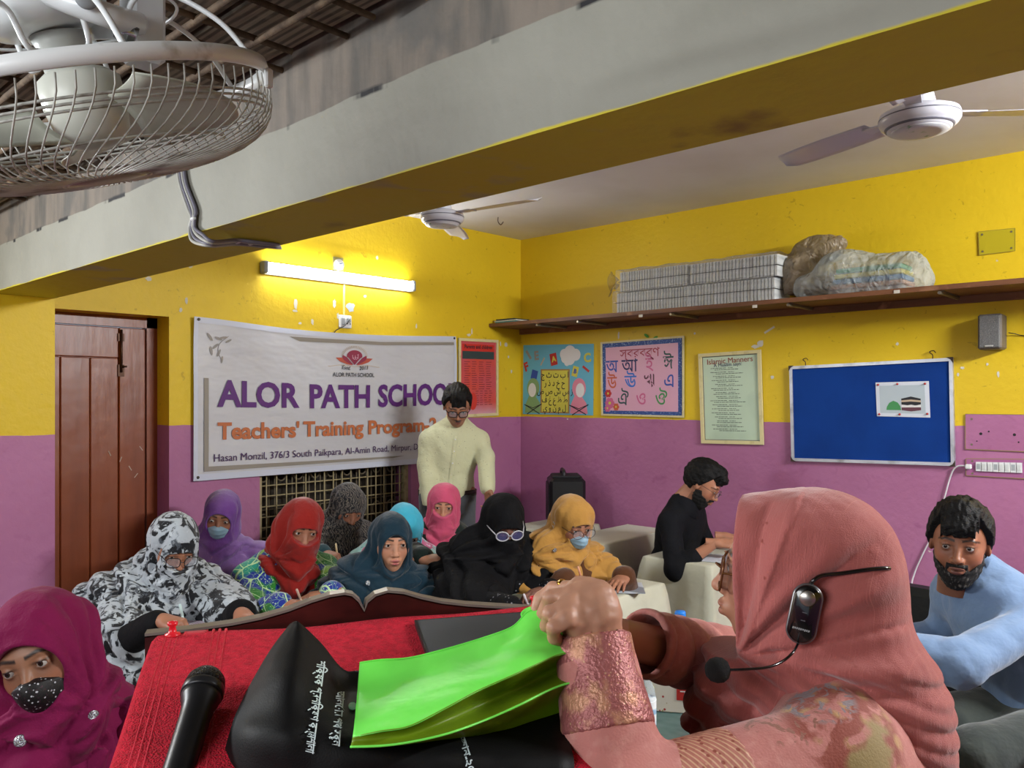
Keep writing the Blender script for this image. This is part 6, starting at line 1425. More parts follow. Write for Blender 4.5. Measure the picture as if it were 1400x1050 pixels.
def collar(p, m, up=.03, open_=.5):
    top = p.L2W((0, -.03, -.07)); ax = unit(top-p.N); fw = unit(p.M[:, 1]*.5+p.bd-ax*ax.dot(p.M[:, 1]*.5+p.bd)); sd = np.cross(fw, ax); rows = []
    for h, rr in ((-.005, .080), (up*.6, .069), (up+.006, .0655), (up+.008, .069), (up*.3, .082), (-.006, .092)):
        rows.append([p.N+ax*(h+.016+(-.024)*math.cos(a_))+fw*.008+sd*math.sin(a_)*rr+fw*math.cos(a_)*rr for a_ in np.linspace(open_*.3, 2*math.pi-open_*.3, 36)])
    MB().grid(np.array(rows), .0015).build('collar', m, p.r, True)
# 10 --- standing man
H = at(625, 558, 4.95); H[2] = 1.55-(556-543)/FPX*4.95
SHC = fabric('pale yellow shirt with tiny specks', 'c2c29e', [('dots', 48, .12, .08, '6a6a6a')], fine=180)
P = Person('young man standing in a pale yellow shirt and grey trousers, looking down', H, dirpx(8), dirpx(6), (H[0]+.03, H[1]+.12, .93), pitch=30, roll=0, skin='9a6a50', male=True, stand=True, sh_w=.15, ndown=.045,
    hands=[dict(side=1, W=at(590, 698, 4.85), E=at(585, 636, 5.0), pose='relax', back=tuple(-dirpx(-90))+(0,)), dict(side=-1, W=at(668, 672, 4.85), E=at(663, 625, 5.0), pose='relax', back=(1, 0, 0))])
P.build_body(moustache=.8, lip='7a4038')
P.dress(SHC, g=.016, fold=.009, ff=13, seed=10, legs=False, name='shirt', res=.0075, taper=1.35, zmin=.90, cuff=.9)
tr = union([(cap(P.P+P.side*sd*.06+Zv*.0, P.K[sd], .115, .078), .06) for sd in (1, -1)]+[(cap(P.K[sd], P.F[sd], .076, .064), .03) for sd in (1, -1)]+[(ell(P.P+Zv*.01, (.178, .128, .12)), .05)], .03)
lo, hi = P.bounds(.15); hi[2] = 1.02; sculpt('trousers', lambda Q: np.maximum(tr(Q)-.003*sn(Q, 14, 3), Q[:, 2]-.965), (lo[0], lo[1], .04), hi, .011, fabric('grey trousers', '4f5256'), P.r)
bt = [P.P+P.side*math.sin(a_)*.182+P.bd*math.cos(a_)*.133+(0, 0, .03) for a_ in np.linspace(0, 2*math.pi, 41)[:-1]]
MB().grid(np.array([[p+(0, 0, z) for p in bt+[bt[0]]] for z in (-.018, .018)]), .004).build('belt', mat('dark brown belt', '2a1713', .4), P.r, True)
MB().box((-.02, -.004, -.016), (.02, .004, .016), .003, np.stack([P.side, -P.bd, Zv], 1), P.P+P.bd*.138+(0, 0, .03)).build('belt_buckle', mat('dull steel', '6a6562', .3, metal=.8), P.r)
MB().grid(np.array([[project(P.fd, P.N+P.up*(-.05-.42*t)+P.bd*.35+P.side*s, -P.bd)+P.bd*.0015 for s in (-.014, .014)] for t in np.linspace(0, 1, 24)]), .001).build('button_placket', SHC, P.r, True)
for t in np.linspace(.05, .9, 6): button(P.r, P.N+P.up*(-.05-.42*t)+P.bd*.2, P.bd, .0055, WPL, 'shirt_button', P.fd)
collar(P, SHC, .034, .9); hair(P, .024, .050, seed=1)
P.glasses(mat('dark thick spectacle frame', '17110f', .3), LENS, False, .025, .018, y=.106, r=.0024)
# 11 --- man in black
H = at(961, 662, 4.42); dB = dirpx(76)
P = Person('bearded young man in a black shirt writing by the purple wall', H, dirpx(62), dirpx(56), under(918, 760, 4.78, .53), pitch=34, roll=0, skin='a8745a', male=True, sh_w=.16,
    hands=[dict(side=1, W=at(978, 742, 4.22), dir=dirpx(80).tolist()+[.0], pose='pen', back=(*(dirpx(0)*.5), 1)), dict(side=-1, W=at(990, 733, 4.5), dir=dirpx(80).tolist()+[-.05], pose='relax', back=(0, 0, 1))])
P.build_body(stubble=.5)
BKS = fabric('black shirt', '0c0d12', fine=160, st=.2, sheen=.08)
P.dress(BKS, g=.018, fold=.007, ff=13, seed=11, legs=False, name='shirt', res=.008, taper=1.3, cuff=.42, zmin=.5)
tr = union(P.legs(.02, False)+[ell(P.P, (.17, .14, .12))], .04); lo, hi = P.bounds(.15); hi[2] = .75
sculpt('trousers', lambda Q: tr(Q)-.003*sn(Q, 14, 3), (lo[0], lo[1], .06), hi, .012, fabric('dark grey trousers', '1b1c20'), P.r)
collar(P, BKS, .03, .6); hair(P, .022, .056, seed=2, fringe=[ell((0, .085, .085), (.045, .022, .02))]); beard(P, BEARD, th=.007)
P.glasses(mat('thin dark spectacle frame', '2a2224', .3), LENS, True, .023, .018, y=.108, r=.0013)
booklet('worksheet', at(985, 752, 4.25)*(1, 1, 0), .2, .15, .3, TT, 'white papers under the forearms of the man in black')
# 12 --- man in the blue shirt
H = at(1312, 744, 2.50)
P = Person('greying bearded man in a light blue shirt sitting at the right, looking round', H, dirpx(-32), dirpx(-78), under(1440, 950, 2.45, .55), pitch=4, roll=3, skin='8c5a42', male=True, sh_w=.165, nback=.085, ndown=.015, headres=.0028, look=(.2, 1, .02),
    hands=[dict(side=1, W=at(1195, 885, 2.7), E=at(1290, 872, 2.75), pose='relax'), dict(side=-1, W=at(1185, 875, 2.35), E=at(1312, 908, 2.25), pose='relax')])
P.build_body(stubble=.35, lip='5d3430', res=.01)
BLS = fabric('light blue shirt', '7089ab', fine=200, st=.2)
P.dress(BLS, g=.02, fold=.012, ff=14, seed=12, legs=False, name='shirt', res=.006, taper=1.3, cuff=.9, zmin=.46)
GTR = fabric('dark grey striped trousers', '343a38', [('wave', (1, 1, 60), .6, .8, '4a504c')], fine=120)
tr = union(P.legs(.022, False)+[ell(P.P, (.17, .15, .12))], .04); lo, hi = P.bounds(.15); hi[2] = .75
sculpt('trousers', lambda Q: tr(Q)-.006*sn(Q, 16, 3), (lo[0], lo[1], .06), hi, .01, GTR, P.r)
collar(P, BLS, .04, .7); hair(P, .026, .046, seed=3, res=.0032, top=.03, fringe=[ell((.0, .074, .070), (.060, .026, .024))]); beard(P, GREYB, th=.009)
# his chair
CB = mat('glossy black tube', '0a0a0c', .15, metal=.3, coat=.5); RSE = mat('red seat cloth', '8a0f1c', .7, bump=[('noise', 200, .3, .002)])
cc = P.P*(1, 1, 0); f_ = P.bd; s_ = P.side
ch = root('chair', cc, 'black tubular chair with a red padded seat under the man in the blue shirt', 'chair')
Mc = np.stack([s_, f_, Zv], 1)
MB().box((-.24, -.2, .39), (.24, .26, .45), .02, Mc, cc).build('seat', RSE, ch)
for sd in (-1, 1):
    MB().tube(spline([cc+s_*sd*.27+f_*a_+Zv*z for a_, z in ((.24, .0), (.24, .4), (.22, .64), (.13, .70), (-.05, .71), (-.24, .70))]), .016, 10).build('armrest', CB, ch, True)
    MB().tube(spline([cc+s_*sd*.25+f_*a_+Zv*z for a_, z in ((-.3, .0), (-.25, .4), (-.3, .92))]), .014, 10).build('leg', CB, ch, True)
MB().box((-.22, -.30, .55), (.22, -.27, .85), .01, Mc, cc).build('backrest', RSE, ch)
# black panel / seat back beyond him
q = onX(1246, 803, 3.9); MBK = mat('black leatherette', '0c0f0e', .45, bump=[('noise', 60, .2, .004)])
pa, pb = at(1225, 800, 3.35), at(1345, 822, 3.1)
r_ = root('sofa', (*((pa+pb)/2)[:2], 0), 'low black seat back standing beyond the man in the blue shirt', 'sofa')
dd = unit((pb-pa)*(1, 1, 0)); nn_ = np.array([-dd[1], dd[0], 0]); nn_ = nn_ if nn_.dot(Fv) > 0 else -nn_
Ms = np.stack([dd, nn_, Zv], 1); zt_ = (pa[2]+pb[2])/2; c0 = pa*(1, 1, 0)
MB().box((-.1, 0, .12), (np.linalg.norm(pb-pa)+.25, .12, zt_), .03, Ms, c0).build('backrest', MBK, r_)
MB().box((-.1, -.42, .12), (np.linalg.norm(pb-pa)+.25, 0, .40), .03, Ms, c0).build('seat', MBK, r_)
# 13 --- magenta woman, left foreground
H = at(62, 893, 1.62)
P = Person('woman in a magenta hijab and sparkling black dotted mask in the left foreground', H, dirpx(8), dirpx(22), under(40, 1000, 1.78, .50), pitch=8, roll=-19, skin='94684f', headres=.0024, look=(.12, 1, .08))
P.build_body(res=.012); MAG = fabric('magenta crinkled hijab', '720d40', fine=260, st=.6, sheen=.05); P.dress(MAG, g=.03, fold=.008, seed=13, res=.009)
P.hijab(MAG, (-.010, .069, .070), cape=.8, front_drop=.34, seed=13, nf=9, fold=.006, wide=.0, capr=.085, res=.0042)
BMK = mat('black mask with silver dots', '0b0709', .6, layers=[('dots', 130, .26, .18, 'b9b9c0'), ('noise', 220, .6, .7, '3a1a28')], bump=[('noise', 300, .3, .002)]); P.mask(BMK, straps=False, sm=BLK, pleat=False, res=.0026)
for p_, rr in (((.10, .02, -.055), .008),): button(P.r, P.L2W(p_), unit(P.M@np.array([1, .5, 0])), rr, SIL)
button(P.r, at(28, 1013, 1.45), CAM-at(28, 1013, 1), .012, SIL, f=P.fh); button(P.r, at(128, 978, 1.5), CAM-at(128, 978, 1), .010, SIL, f=P.fh)
# ================================================================== FOREGROUND: woman in pink, bags
tP = 1.235
H = at(1077, 786, tP); vr = unit(at(1086, 543, 1)-CAM); fd = -(Rv-vr*Rv.dot(vr)); fd = unit(fd*(1, 1, 0))
fdir = unit(fd*math.cos(.06)+vr*math.sin(.06))
bdir = unit(fd*math.cos(.10)-vr*math.sin(.10))
Pk = at(1170, 900, 1.20)
P = Person('woman in a coral pink headscarf, in profile, holding open a green bag', H, fdir[:2], bdir[:2], (Pk[0], Pk[1], .62), pitch=-2, roll=0, skin='b07d64', headres=.0022, nback=.05, sh_w=.17, look=(0, 1, -.12),
    hands=[dict(side=-1, W=at(812, 876, 1.06), E=at(850, 1116, .975), custom=True), dict(side=1, W=at(808, 862, 1.16), E=at(985, 905, 1.42), pose='fist', dir=(*(-Rv*.9+Fv*.0)[:2], .15), back=(0, 0, 1), res=.004)])
# near shoulder nudged so that the upper arm comes towards the camera
P.S[-1] = at(1142, 1046, 1.08); P.S[1] = at(1075, 935, 1.40)
# custom near hand: fist gripping the bag edge, joints placed in space
def near_hand():
    W = P.W[-1]; T = 1.05
    mcp = [at(790, 806, 1.075), at(782, 812, 1.055), at(778, 828, 1.035), at(776, 846, 1.02)]
    pip = [at(757, 805, 1.105), at(752, 817, 1.06), at(752, 838, 1.03), at(757, 857, 1.015)]
    dip = [at(738, 818, 1.11), at(744, 838, 1.072), at(748, 855, 1.045), at(757, 871, 1.03)]
    tip = [at(733, 833, 1.105), at(752, 849, 1.085), at(757, 864, 1.06), at(765, 876, 1.045)]
    rad = [(.0118, .0098, .0088, .0078), (.0122, .0102, .0092, .0082), (.0118, .0098, .0088, .008), (.0108, .009, .0082, .0074)]
    fs = [ell((W+at(800, 815, 1.06))/2+(0, 0, 0), (.038, .030, .044), np.stack([Rv, Fv, Zv], 1)), (cap(W, at(815, 838, 1.05), .029, .03), .02)]
    fs += [(cap(at(818, 812, 1.06), at(795, 803, 1.07), .017, .014), .015)]
    for i in range(4):
        fs.append((cap(W*.55+mcp[i]*.45, mcp[i], .017, rad[i][0]), .012)); fs.append((cap(mcp[i], pip[i], rad[i][0], rad[i][1]), .004)); fs.append((cap(pip[i], dip[i], rad[i][1], rad[i][2]), .003)); fs.append((cap(dip[i], tip[i], rad[i][2], rad[i][3]), .003))
    th = [at(795, 850, 1.10), at(772, 838, 1.115), at(755, 836, 1.12), at(742, 842, 1.115)]
    for a_, b_, r1, r2 in zip(th[:-1], th[1:], (.016, .013, .011), (.013, .011, .0095)): fs.append((cap(a_, b_, r1, r2), .006))
    el = P.E[-1]; fs.append((cap(W+(el-W)*.45, W, .031, .0275), .02))
    f0 = union(fs, .01)
    def f(Q):
        d = f0(Q); u = (Q-W)@Zv
        return d-.0006*sn(Q, 260, 3)-.0007*np.clip(sn(Q*np.array([1, 1, 2.5]), 160, 7), -.3, 1)
    A = np.array([W, *mcp, *tip, *dip, W+(el-W)*.5]); V, Q = nets(f, A.min(0)-.045, A.max(0)+.045, .0022)
    C = np.array(lin('b0826a'))*(1+.10*sn(V, 60, 4)[:, None]+.05*sn(V, 200, 2)[:, None])
    for m_ in mcp: C = C*(1-.12*np.exp(-(np.linalg.norm(V-m_, axis=1)/.012)**2))[:, None]
    return (V, Q, C)
nh = near_hand()
P.build_body(res=.009, lip='8f4a48')
# far and near forearm skin + hand joined into the body mesh
bm = P.body.data; base = wl(P.r)
hb = np_mesh('hand_part', [(nh[0]-base, nh[1], nh[2])]); ob = link('hand_part', hb, SKIN, P.r)
import bmesh
b_ = bmesh.new(); b_.from_mesh(bm); b_.from_mesh(hb); b_.to_mesh(bm); b_.free(); D.objects.remove(ob)
bm.polygons.foreach_set('use_smooth', np.ones(len(bm.polygons), bool))
# gold ring
rc = at(768, 805, 1.10); ra = unit(at(757, 805, 1.105)-at(790, 806, 1.075)); u_ = unit(np.cross(ra, Zv)); v2 = np.cross(ra, u_)
MB().tube([rc+(u_*math.cos(t)+v2*math.sin(t))*.0112 for t in np.linspace(0, 6.283, 33)[:-1]], .0022, 8, True).lathe([(.0055, 0), (.006, .002), (.003, .004), (0, .0045)], rc+unit(CAM+Zv*.9-rc)*.0115, unit(CAM+Zv*.9-rc), 14).build('finger_ring', GOLD, P.r, True)
# kurta
KUR = D.materials.new('floral pink kurta'); KUR.use_nodes = True
def kurta_mat(m, base='b9746c', flower=True, band=False):
    N = m.node_tree.nodes; L_ = m.node_tree.links; b = N['Principled BSDF']; co = N.new('ShaderNodeTexCoord').outputs['Object']
    def noise(s, d=4, dist=0):
        t = N.new('ShaderNodeTexNoise'); t.inputs['Scale'].default_value = s; t.inputs['Detail'].default_value = d; t.inputs['Distortion'].default_value = dist; L_.new(co, t.inputs['Vector']); return t.outputs[0]
    def mr(o, a, c, hi=1):
        t = N.new('ShaderNodeMapRange'); t.inputs[1].default_value = a; t.inputs[2].default_value = c; t.inputs[4].default_value = hi; L_.new(o, t.inputs[0]); return t.outputs[0]
    def mix(f, a, c):
        t = N.new('ShaderNodeMix'); t.data_type = 'RGBA'; L_.new(f, t.inputs[0])
        for i, x in ((6, a), (7, c)):
            if isinstance(x, str): t.inputs[i].default_value = (*lin(x), 1)
            else: L_.new(x, t.inputs[i])
        return t.outputs[2]
    def mul(a, c):
        t = N.new('ShaderNodeMath'); t.operation = 'MULTIPLY'; L_.new(a, t.inputs[0]); L_.new(c, t.inputs[1]); return t.outputs[0]
    c = mix(mr(noise(8), .35, .7), base, 'a9665f'); c = mix(mr(noise(60, 5), .5, .7, .5), c, 'c98f84')
    if flower:
        def near(p, r):
            s = N.new('ShaderNodeVectorMath'); s.operation = 'DISTANCE'; L_.new(co, s.inputs[0]); s.inputs[1].default_value = tuple(p-wl(P.r)); return mr(s.outputs['Value'], r, r*.82)
        w_ = N.new('ShaderNodeTexVoronoi'); w_.inputs['Scale'].default_value = 38; L_.new(co, w_.inputs['Vector'])
        blob1 = mul(near(at(1150, 1005, 1.05), .085), mr(noise(22, 4, 1), .40, .47)); c = mix(blob1, c, mix(mr(w_.outputs['Distance'], .25, .5), 'b08a5a', '8a3f30'))
        blob2 = mul(near(at(1185, 1040, 1.03), .055), mr(noise(14, 3), .42, .5)); c = mix(blob2, c, '8f7a4a')
        blob3 = mul(near(at(1120, 960, 1.08), .05), mr(noise(30, 3, 2), .5, .54)); c = mix(blob3, c, '7f7276')
        blob4 = mul(near(at(1065, 985, 1.06), .06), mr(noise(34, 3, 2.5), .57, .6)); c = mix(blob4, c, '8a5848')
    L_.new(c, b.inputs['Base Color']); b.inputs['Roughness'].default_value = .75; b.inputs['Sheen Weight'].default_value = .15
    bn = N.new('ShaderNodeBump'); bn.inputs['Strength'].default_value = .35; bn.inputs['Distance'].default_value = .003; L_.new(noise(300), bn.inputs['Height']); L_.new(bn.outputs[0], b.inputs['Normal'])
kurta_mat(KUR)
ZB = mat('copper woven cuff band', '9a5a58', .4, layers=[('noise', 30, .5, .62, 'b98468', 4), ('dots', 130, .2, .14, 'b98a70')], bump=[('noise', 220, .8, .003)], metal=.25)
g = .022; E0 = P.E[-1]; W0 = P.W[-1]; S0_ = P.S[-1]
fsN = P.trunk(g)
del fsN[5]; del fsN[-2:]
Mt = np.stack([P.side, np.cross(P.up, P.side), P.up], 1)
kb = union(fsN+[(ell(P.P+(0, 0, -.02), (.2, .17, .16)), .08)]+[(cap(P.P+P.side*sd*.08, P.K[sd], .12, .1), .05) for sd in (1, -1)], .03)
kn1, kn2 = cap(S0_, E0, .078, .070), cap(E0, W0+(E0-W0)*.02, .069, .046)
kf1, kf2 = cap(P.S[1], P.E[1], .06, .055), cap(P.E[1], P.E[1]+(P.W[1]-P.E[1])*.72, .056, .050)
kin = cap(P.E[1]+(P.W[1]-P.E[1])*.52, P.E[1]+(P.W[1]-P.E[1])*.8, .040, .046)
axf = unit(W0-E0); axu = unit(E0-S0_); axr = unit(P.W[1]-P.E[1])
def kfold(Q):
    df = np.linalg.norm(np.cross(Q-P.E[1], axr), axis=1); sf = (Q-P.E[1])@axr
    d2 = kf2(Q)-.0075*np.clip((sf+.06)/.05, 0, 1)*(np.abs(np.sin(sf*62+sn(Q, 14, 2)*1.6))-.5)
    d2 = np.maximum(d2, (Q-(P.E[1]+(P.W[1]-P.E[1])*.66))@axr); d2 = smax(d2, -kin(Q), .002); d2 = smin(d2, kf1(Q), .02)
    s_ = (Q-E0)@axf; d1 = np.maximum(kn2(Q)-.009*np.clip((.10-s_)/.05, 0, 1)*(np.abs(np.sin(s_*45+sn(Q, 12, 5)*1.8))-.5), (Q-W0)@axf-.004)
    d1 = smin(d1, kn1(Q), .03)
    d = smin(smin(kb(Q), d1, .05), d2, .04)
    return d-.004*sn(Q, 13, 6)-.0015*sn(Q, 60, 8)
A = np.array([P.P, P.N, E0, W0, S0_, P.S[1], P.E[1], P.W[1], *P.K.values()]); lo, hi = A.min(0)-.17, A.max(0)+.17; lo[2] = .45; hi[2] = P.N[2]+.12
sculpt('kurta', kfold, lo, hi, .0048, KUR, P.r)
# cuff band with copper sheen
cb_ = union([cap(W0+(E0-W0)*.015, W0+(E0-W0)*.50, .0495, .0595)], .01)
sculpt('cuff_band', lambda Q: np.maximum(np.maximum(cb_(Q)-.0025*sn(Q, 40, 3), (Q-W0)@axf-.004), -((Q-(W0+(E0-W0)*.52))@axf)+.004*sn(Q, 20, 1)), np.minimum(W0, E0)-.08, np.maximum(W0, E0)+.08, .003, ZB, P.r)
# embroidered upper-arm band, seen at the bottom
sb = union([cap(S0_+(E0-S0_)*.42, S0_+(E0-S0_)*.98, .0762, .0688)], .01)
EMB = mat('embroidered sleeve band', 'a86a5c', .6, layers=[('wave', (46, 46, 2), .72, .8, 'c29a7c', 2, 0), ('dots', 90, .28, .2, '8a4638'), ('dots', 48, .16, .1, 'c79e80')], bump=[('dots', 90, .5, .003)])
sculpt('embroidered_band', lambda Q: np.maximum.reduce([sb(Q)-.003*sn(Q, 13, 6), (Q-(S0_+(E0-S0_)*.90))@axu, -((Q-(S0_+(E0-S0_)*.50))@axu)]), np.minimum(S0_, E0)-.1, np.maximum(S0_, E0)+.1, .004, EMB, P.r)
# headscarf
SCF = mat('coral pink cotton scarf', 'aa605c', .85, layers=[('noise', 3, .4, .7, '9c5450', 3), ('noise', (3, 420, 3, 0, 0, .7), .62, .74, 'b56c65', 2), ('noise', 40, .72, .76, '8c443e', 2)], bump=[('noise', (30, 500, 60), .35, .002), ('noise', 500, .4, .002), ('noise', 20, .2, .008)], sheen=.3, spec=.15)
def scarf():
    loc = [ell((0, -.030, .030), (.096, .118, .106)), (ell((0, .012, -.02), (.084, .078, .115)), .03), (ell((0, -.085, -.05), (.075, .075, .10)), .04), (ell((0, .030, .040), (.086, .120, .084)), .02)]
    nk = [cap((0, -.02, -.10), (0, -.05, -.2), .10, .125), (cap((0, .055, -.155), (0, -.12, -.165), .07, .085), .05), (ell((0, -.10, -.13), (.10, .085, .075)), .04), (cap((0, .085, -.19), (0, -.02, -.205), .055, .085), .04), (cap((0, .07, -.16), (.0, .09, -.22), .055, .05), .03), (cap((.0, .09, -.22), (.01, .105, -.36), .05, .045), .03)]
    fl = union(loc, .03); fk = union(nk, .04)
    back = P.L2W((0, -.155, -.20)); 
    tail = union([cap(back, P.P-P.bd*.12+(0, 0, .12), .075, .06), (cap(P.L2W((.0, .06, -.20)), P.L2W((.03, .07, -.42)), .055, .045), .05), (cap(P.L2W((.0, -.03, -.21)), P.S[1]+(0, 0, .0), .09, .07), .05)], .05)
    def f(Q):
        q = (Q-P.H)@P.M; q[:, 1] += .010; x, y, z = q[:, 0], q[:, 1], q[:, 2]
        d = smin(smin(fl(q), fk(q), .035), tail(Q), .04)
        sd = np.clip((np.abs(x)-.012)/.04, 0, 1)
        # long folds running from under the chin up and back over the head
        py_, pz_ = .075, -.115; ang = np.arctan2(z-pz_, -(y-py_)); rad = np.hypot(z-pz_, y-py_)
        ph = ang*4.0+sn(q, 9, 3)*.6+.3
        k1 = np.abs(np.sin(ph)); sharp = 1-(1-k1)**2
        up_w = np.clip((.30-rad)/.08, 0, 1)*np.clip(rad/.05, 0, 1)*np.clip((z+.14)/.05, 0, 1)*np.clip((ang+.4)/.4, 0, 1)
        k0 = np.abs(np.sin(ang*6.6+sn(q, 8, 3)*.9+.3)); d = d-.019*sd*up_w*(k0**.8-.6)*np.clip(1.55-ang/1.5, .15, 1)-.010*sd*up_w*(k1-.6)
        d = d-.006*sd*up_w*np.sin(ang*21+sn(q, 12, 5)*1.5)*np.clip((rad-.05)/.1, 0, 1)*np.clip(1.3-ang/1.5, .0, 1)
        # one layered edge running down the side
        e = (y-.020)+.30*(z-.03); d = d-.0045*sd*np.clip(e/.003, 0, 1)*(z > -.10)
        # wraps round the neck
        nkw = np.clip((-.085-z)/.03, 0, 1)*np.clip((z+.40)/.1, 0, 1)
        k2 = np.abs(np.sin((z-.35*y*(1+y*2))*62+sn(q, 9, 7)*1.1)); k3 = np.abs(np.sin((z-.5*y)*120+sn(q, 14, 9)*1.2))
        d = d-.017*nkw*np.clip((y+.17)/.1, .2, 1)*(k2-.55)-.004*nkw*(k3-.5)
        d = d-.013*np.clip((y-.01)/.05, 0, 1)*np.clip((-.12-z)/.03, 0, 1)*(np.abs(np.sin(y*55+z*30+x*12+sn(q, 9, 11)*1.0))-.55)
        d = d+.0006*sn(q, 200, 1)
        # opening: everything in front of a sloping plane above the chin
        pl = (.083-.010*np.clip((-.02-z)/.1, 0, 1)) - y
        inside = np.maximum(pl, -.122-z); cutter = np.minimum(inside, ell((0, .125, -.02), (.064, .085, .10))(q))
        d = smax(d, -np.maximum(cutter, -1), .004)
        return d
    P.fh = f; lo = P.L2W((0, 0, 0))-.3; hi = P.L2W((0, 0, 0))+.3; lo[2] = P.P[2]+.1; hi[2] = P.H[2]+.17
    lo = np.minimum(lo, P.P-.3); hi = np.maximum(hi, (P.P+.3)*(1, 1, 0)); lo[2] = .75
    return sculpt('headscarf', f, lo, hi, .0036, SCF, P.r)
scarf()
GF = mat('gold and brown spectacle frame', '6b4426', .25, metal=.4)
P.glasses(GF, mat('purple reflecting lens', '6d6490', .04, alpha=.6, spec=1.0), False, .027, .024, y=.101, z=-.002, r=.0019)
# headset microphone
hs = root('headset_microphone', P.L2W((-.11, -.02, -.03)), 'black clip-on headset microphone with foam tip on the coral pink scarf', 'microphone')
HB = mat('glossy black headset', '0c0c0e', .18, coat=.6)
onsc = lambda px, py, off=.004: project(P.fh, at(px, py, .95), ray(px, py)/np.linalg.norm(ray(px, py)))-ray(px, py)*off
pc = onsc(1100, 838, .008); mdn = unit(at(1092, 880, 1.115)-at(1109, 797, 1.115)); nrm_ = unit(CAM-pc); nrm_ = unit(nrm_-mdn*nrm_.dot(mdn)); sx_ = np.cross(mdn, nrm_)
def pill(mb, L0, wd, th, off=0):
    rows = []
    for t, k in ((0, .80), (.25, 1), (.8, 1), (1, .86)):
        rr = []
        for a_ in np.linspace(0, 2*math.pi, 41)[:-1]:
            c_, s_ = math.cos(a_), math.sin(a_); rr.append(pc+nrm_*(th*t+off)+mdn*(math.copysign(L0-wd, s_)+wd*s_*k)+sx_*(wd*c_*k))
        rows.append(rr)
    V = np.array(rows).reshape(-1, 3); n = 40; Fc = [(i*n+k, i*n+(k+1) % n, (i+1)*n+(k+1) % n, (i+1)*n+k) for i in range(3) for k in range(n)]+[tuple(range(n-1, -1, -1)), tuple(range(3*n, 4*n))]
    return mb.add(V, Fc)
pill(MB(), .0425, .0205, .010).build('body_rim', mat('silver grey rim', '77777a', .3, metal=.7), hs, True)
pill(MB(), .0405, .0185, .0125).build('body', HB, hs, True)
bc_ = pc-mdn*.0225; MB().lathe([(.0105, .0), (.0108, .0135), (.0098, .0145), (.0, .0147)], bc_, nrm_, 30).build('round_button', mat('brushed steel button', '9a9590', .3, metal=.9), hs, True)
mb = MB(); xr_ = sx_ if np.dot(sx_, Rv) > 0 else -sx_   # the worn, unreadable pale marking of the photograph
for k in range(9): mb.add([pc+mdn*(.0195+dz)+xr_*(-.0115+.0026*k+dx)+nrm_*.0128 for dx, dz in ((0, .0), (.0019, .0), (.0017, .0030-.0005*(k % 3)), (-.0002, .0030-.0005*(k % 2)))], [(0, 1, 2, 3)])
mb.build('worn_marking', mat('pale grey marking', '8f9092', .5), hs)
mb = MB()
for k in (-.003, .008): mb.add([pc+mdn*k+sx_*x+nrm_*.0128+mdn*z for x, z in ((-.003, 0), (.003, 0), (.003, .0012), (-.003, .0012))], [(0, 1, 2, 3)])
mb.build('indicator_mark', mat('dim grey marking', '4a4b50', .5), hs)
MB().tube(spline([pc-mdn*.042+nrm_*.004, onsc(1113, 793, .008), onsc(1124, 787), onsc(1150, 784), onsc(1185, 779), onsc(1207, 777), onsc(1216, 777, 0)]), [.0028]*49 if False else .003, 8).build('head_band', HB, hs, True)
MB().tube(spline([pc+mdn*.042+nrm_*.004, at(1084, 892, 1.10), at(1070, 904, 1.09), at(1050, 912, 1.075), at(1020, 915, 1.07), at(990, 916, 1.075)]), .0019, 8).build('boom', HB, hs, True)
MB().lathe([(0, -.0165), (.009, -.0145), (.0145, -.009), (.0168, -.001), (.0158, .007), (.0115, .013), (.005, .0162), (0, .0166)], at(981, 916, 1.08), unit(at(990, 916, 1.075)-at(970, 916, 1.085)), 28).build('foam_tip', mat('black foam', '0d0d0e', .95, bump=[('noise', 900, 1, .003, 1)]), hs, True)
# ================================================================== BAGS
def lpatch(ctrl, nu=8, nv=8): return patch([[at(*c) for c in row] for row in ctrl], nu, nv)
BKB = mat('black polyester bag cloth', '060607', .6, bump=[('noise', 8, .25, .02, 3), ('noise', 500, .3, .001)], spec=.2)
bb = root('black_bag', at(520, 960, 1.0), 'black cloth tote bag with white lettering lying crumpled on the red towel', 'bag')
top = [[(396, 853, 1.085), (404, 849, 1.075), (412, 853, 1.07), (440, 880, 1.08), (470, 915, 1.09), (500, 917, 1.10), (600, 925, 1.11), (765, 925, 1.12)],
       [(372, 885, 1.06), (388, 880, 1.04), (410, 884, 1.025), (436, 905, 1.04), (465, 935, 1.06), (500, 940, 1.07), (600, 948, 1.08), (768, 950, 1.09)],
       [(345, 930, 1.02), (368, 925, .985), (400, 925, .965), (430, 940, .98), (462, 960, 1.0), (500, 965, 1.01), (600, 975, 1.03), (772, 975, 1.05)],
       [(325, 970, .985), (350, 972, .945), (390, 970, .925), (430, 975, .935), (465, 985, .95), (505, 990, .965), (610, 1000, .985), (776, 1005, 1.0)],
       [(314, 1000, .96), (340, 1003, .915), (385, 1006, .895), (430, 1010, .90), (470, 1016, .905), (515, 1022, .91), (620, 1032, .925), (785, 1038, .95)],
       [(305, 1035, .955), (335, 1045, .905), (385, 1055, .89), (435, 1060, .89), (480, 1065, .895), (520, 1070, .90), (625, 1080, .91), (785, 1085, .93)],
       [(296, 1080, .955), (330, 1095, .905), (385, 1105, .89), (435, 1110, .89), (480, 1115, .895), (520, 1120, .90), (625, 1120, .91), (785, 1120, .93)]]
Gb = lpatch(top, 7, 7); Gb = Gb+.0022*sn(Gb.reshape(-1, 3), 60, 3).reshape(Gb.shape[:2])[..., None]*unit(CAM-at(500, 960, 1))
MB().grid(Gb, .003).build('bag_cloth', BKB, bb, True)
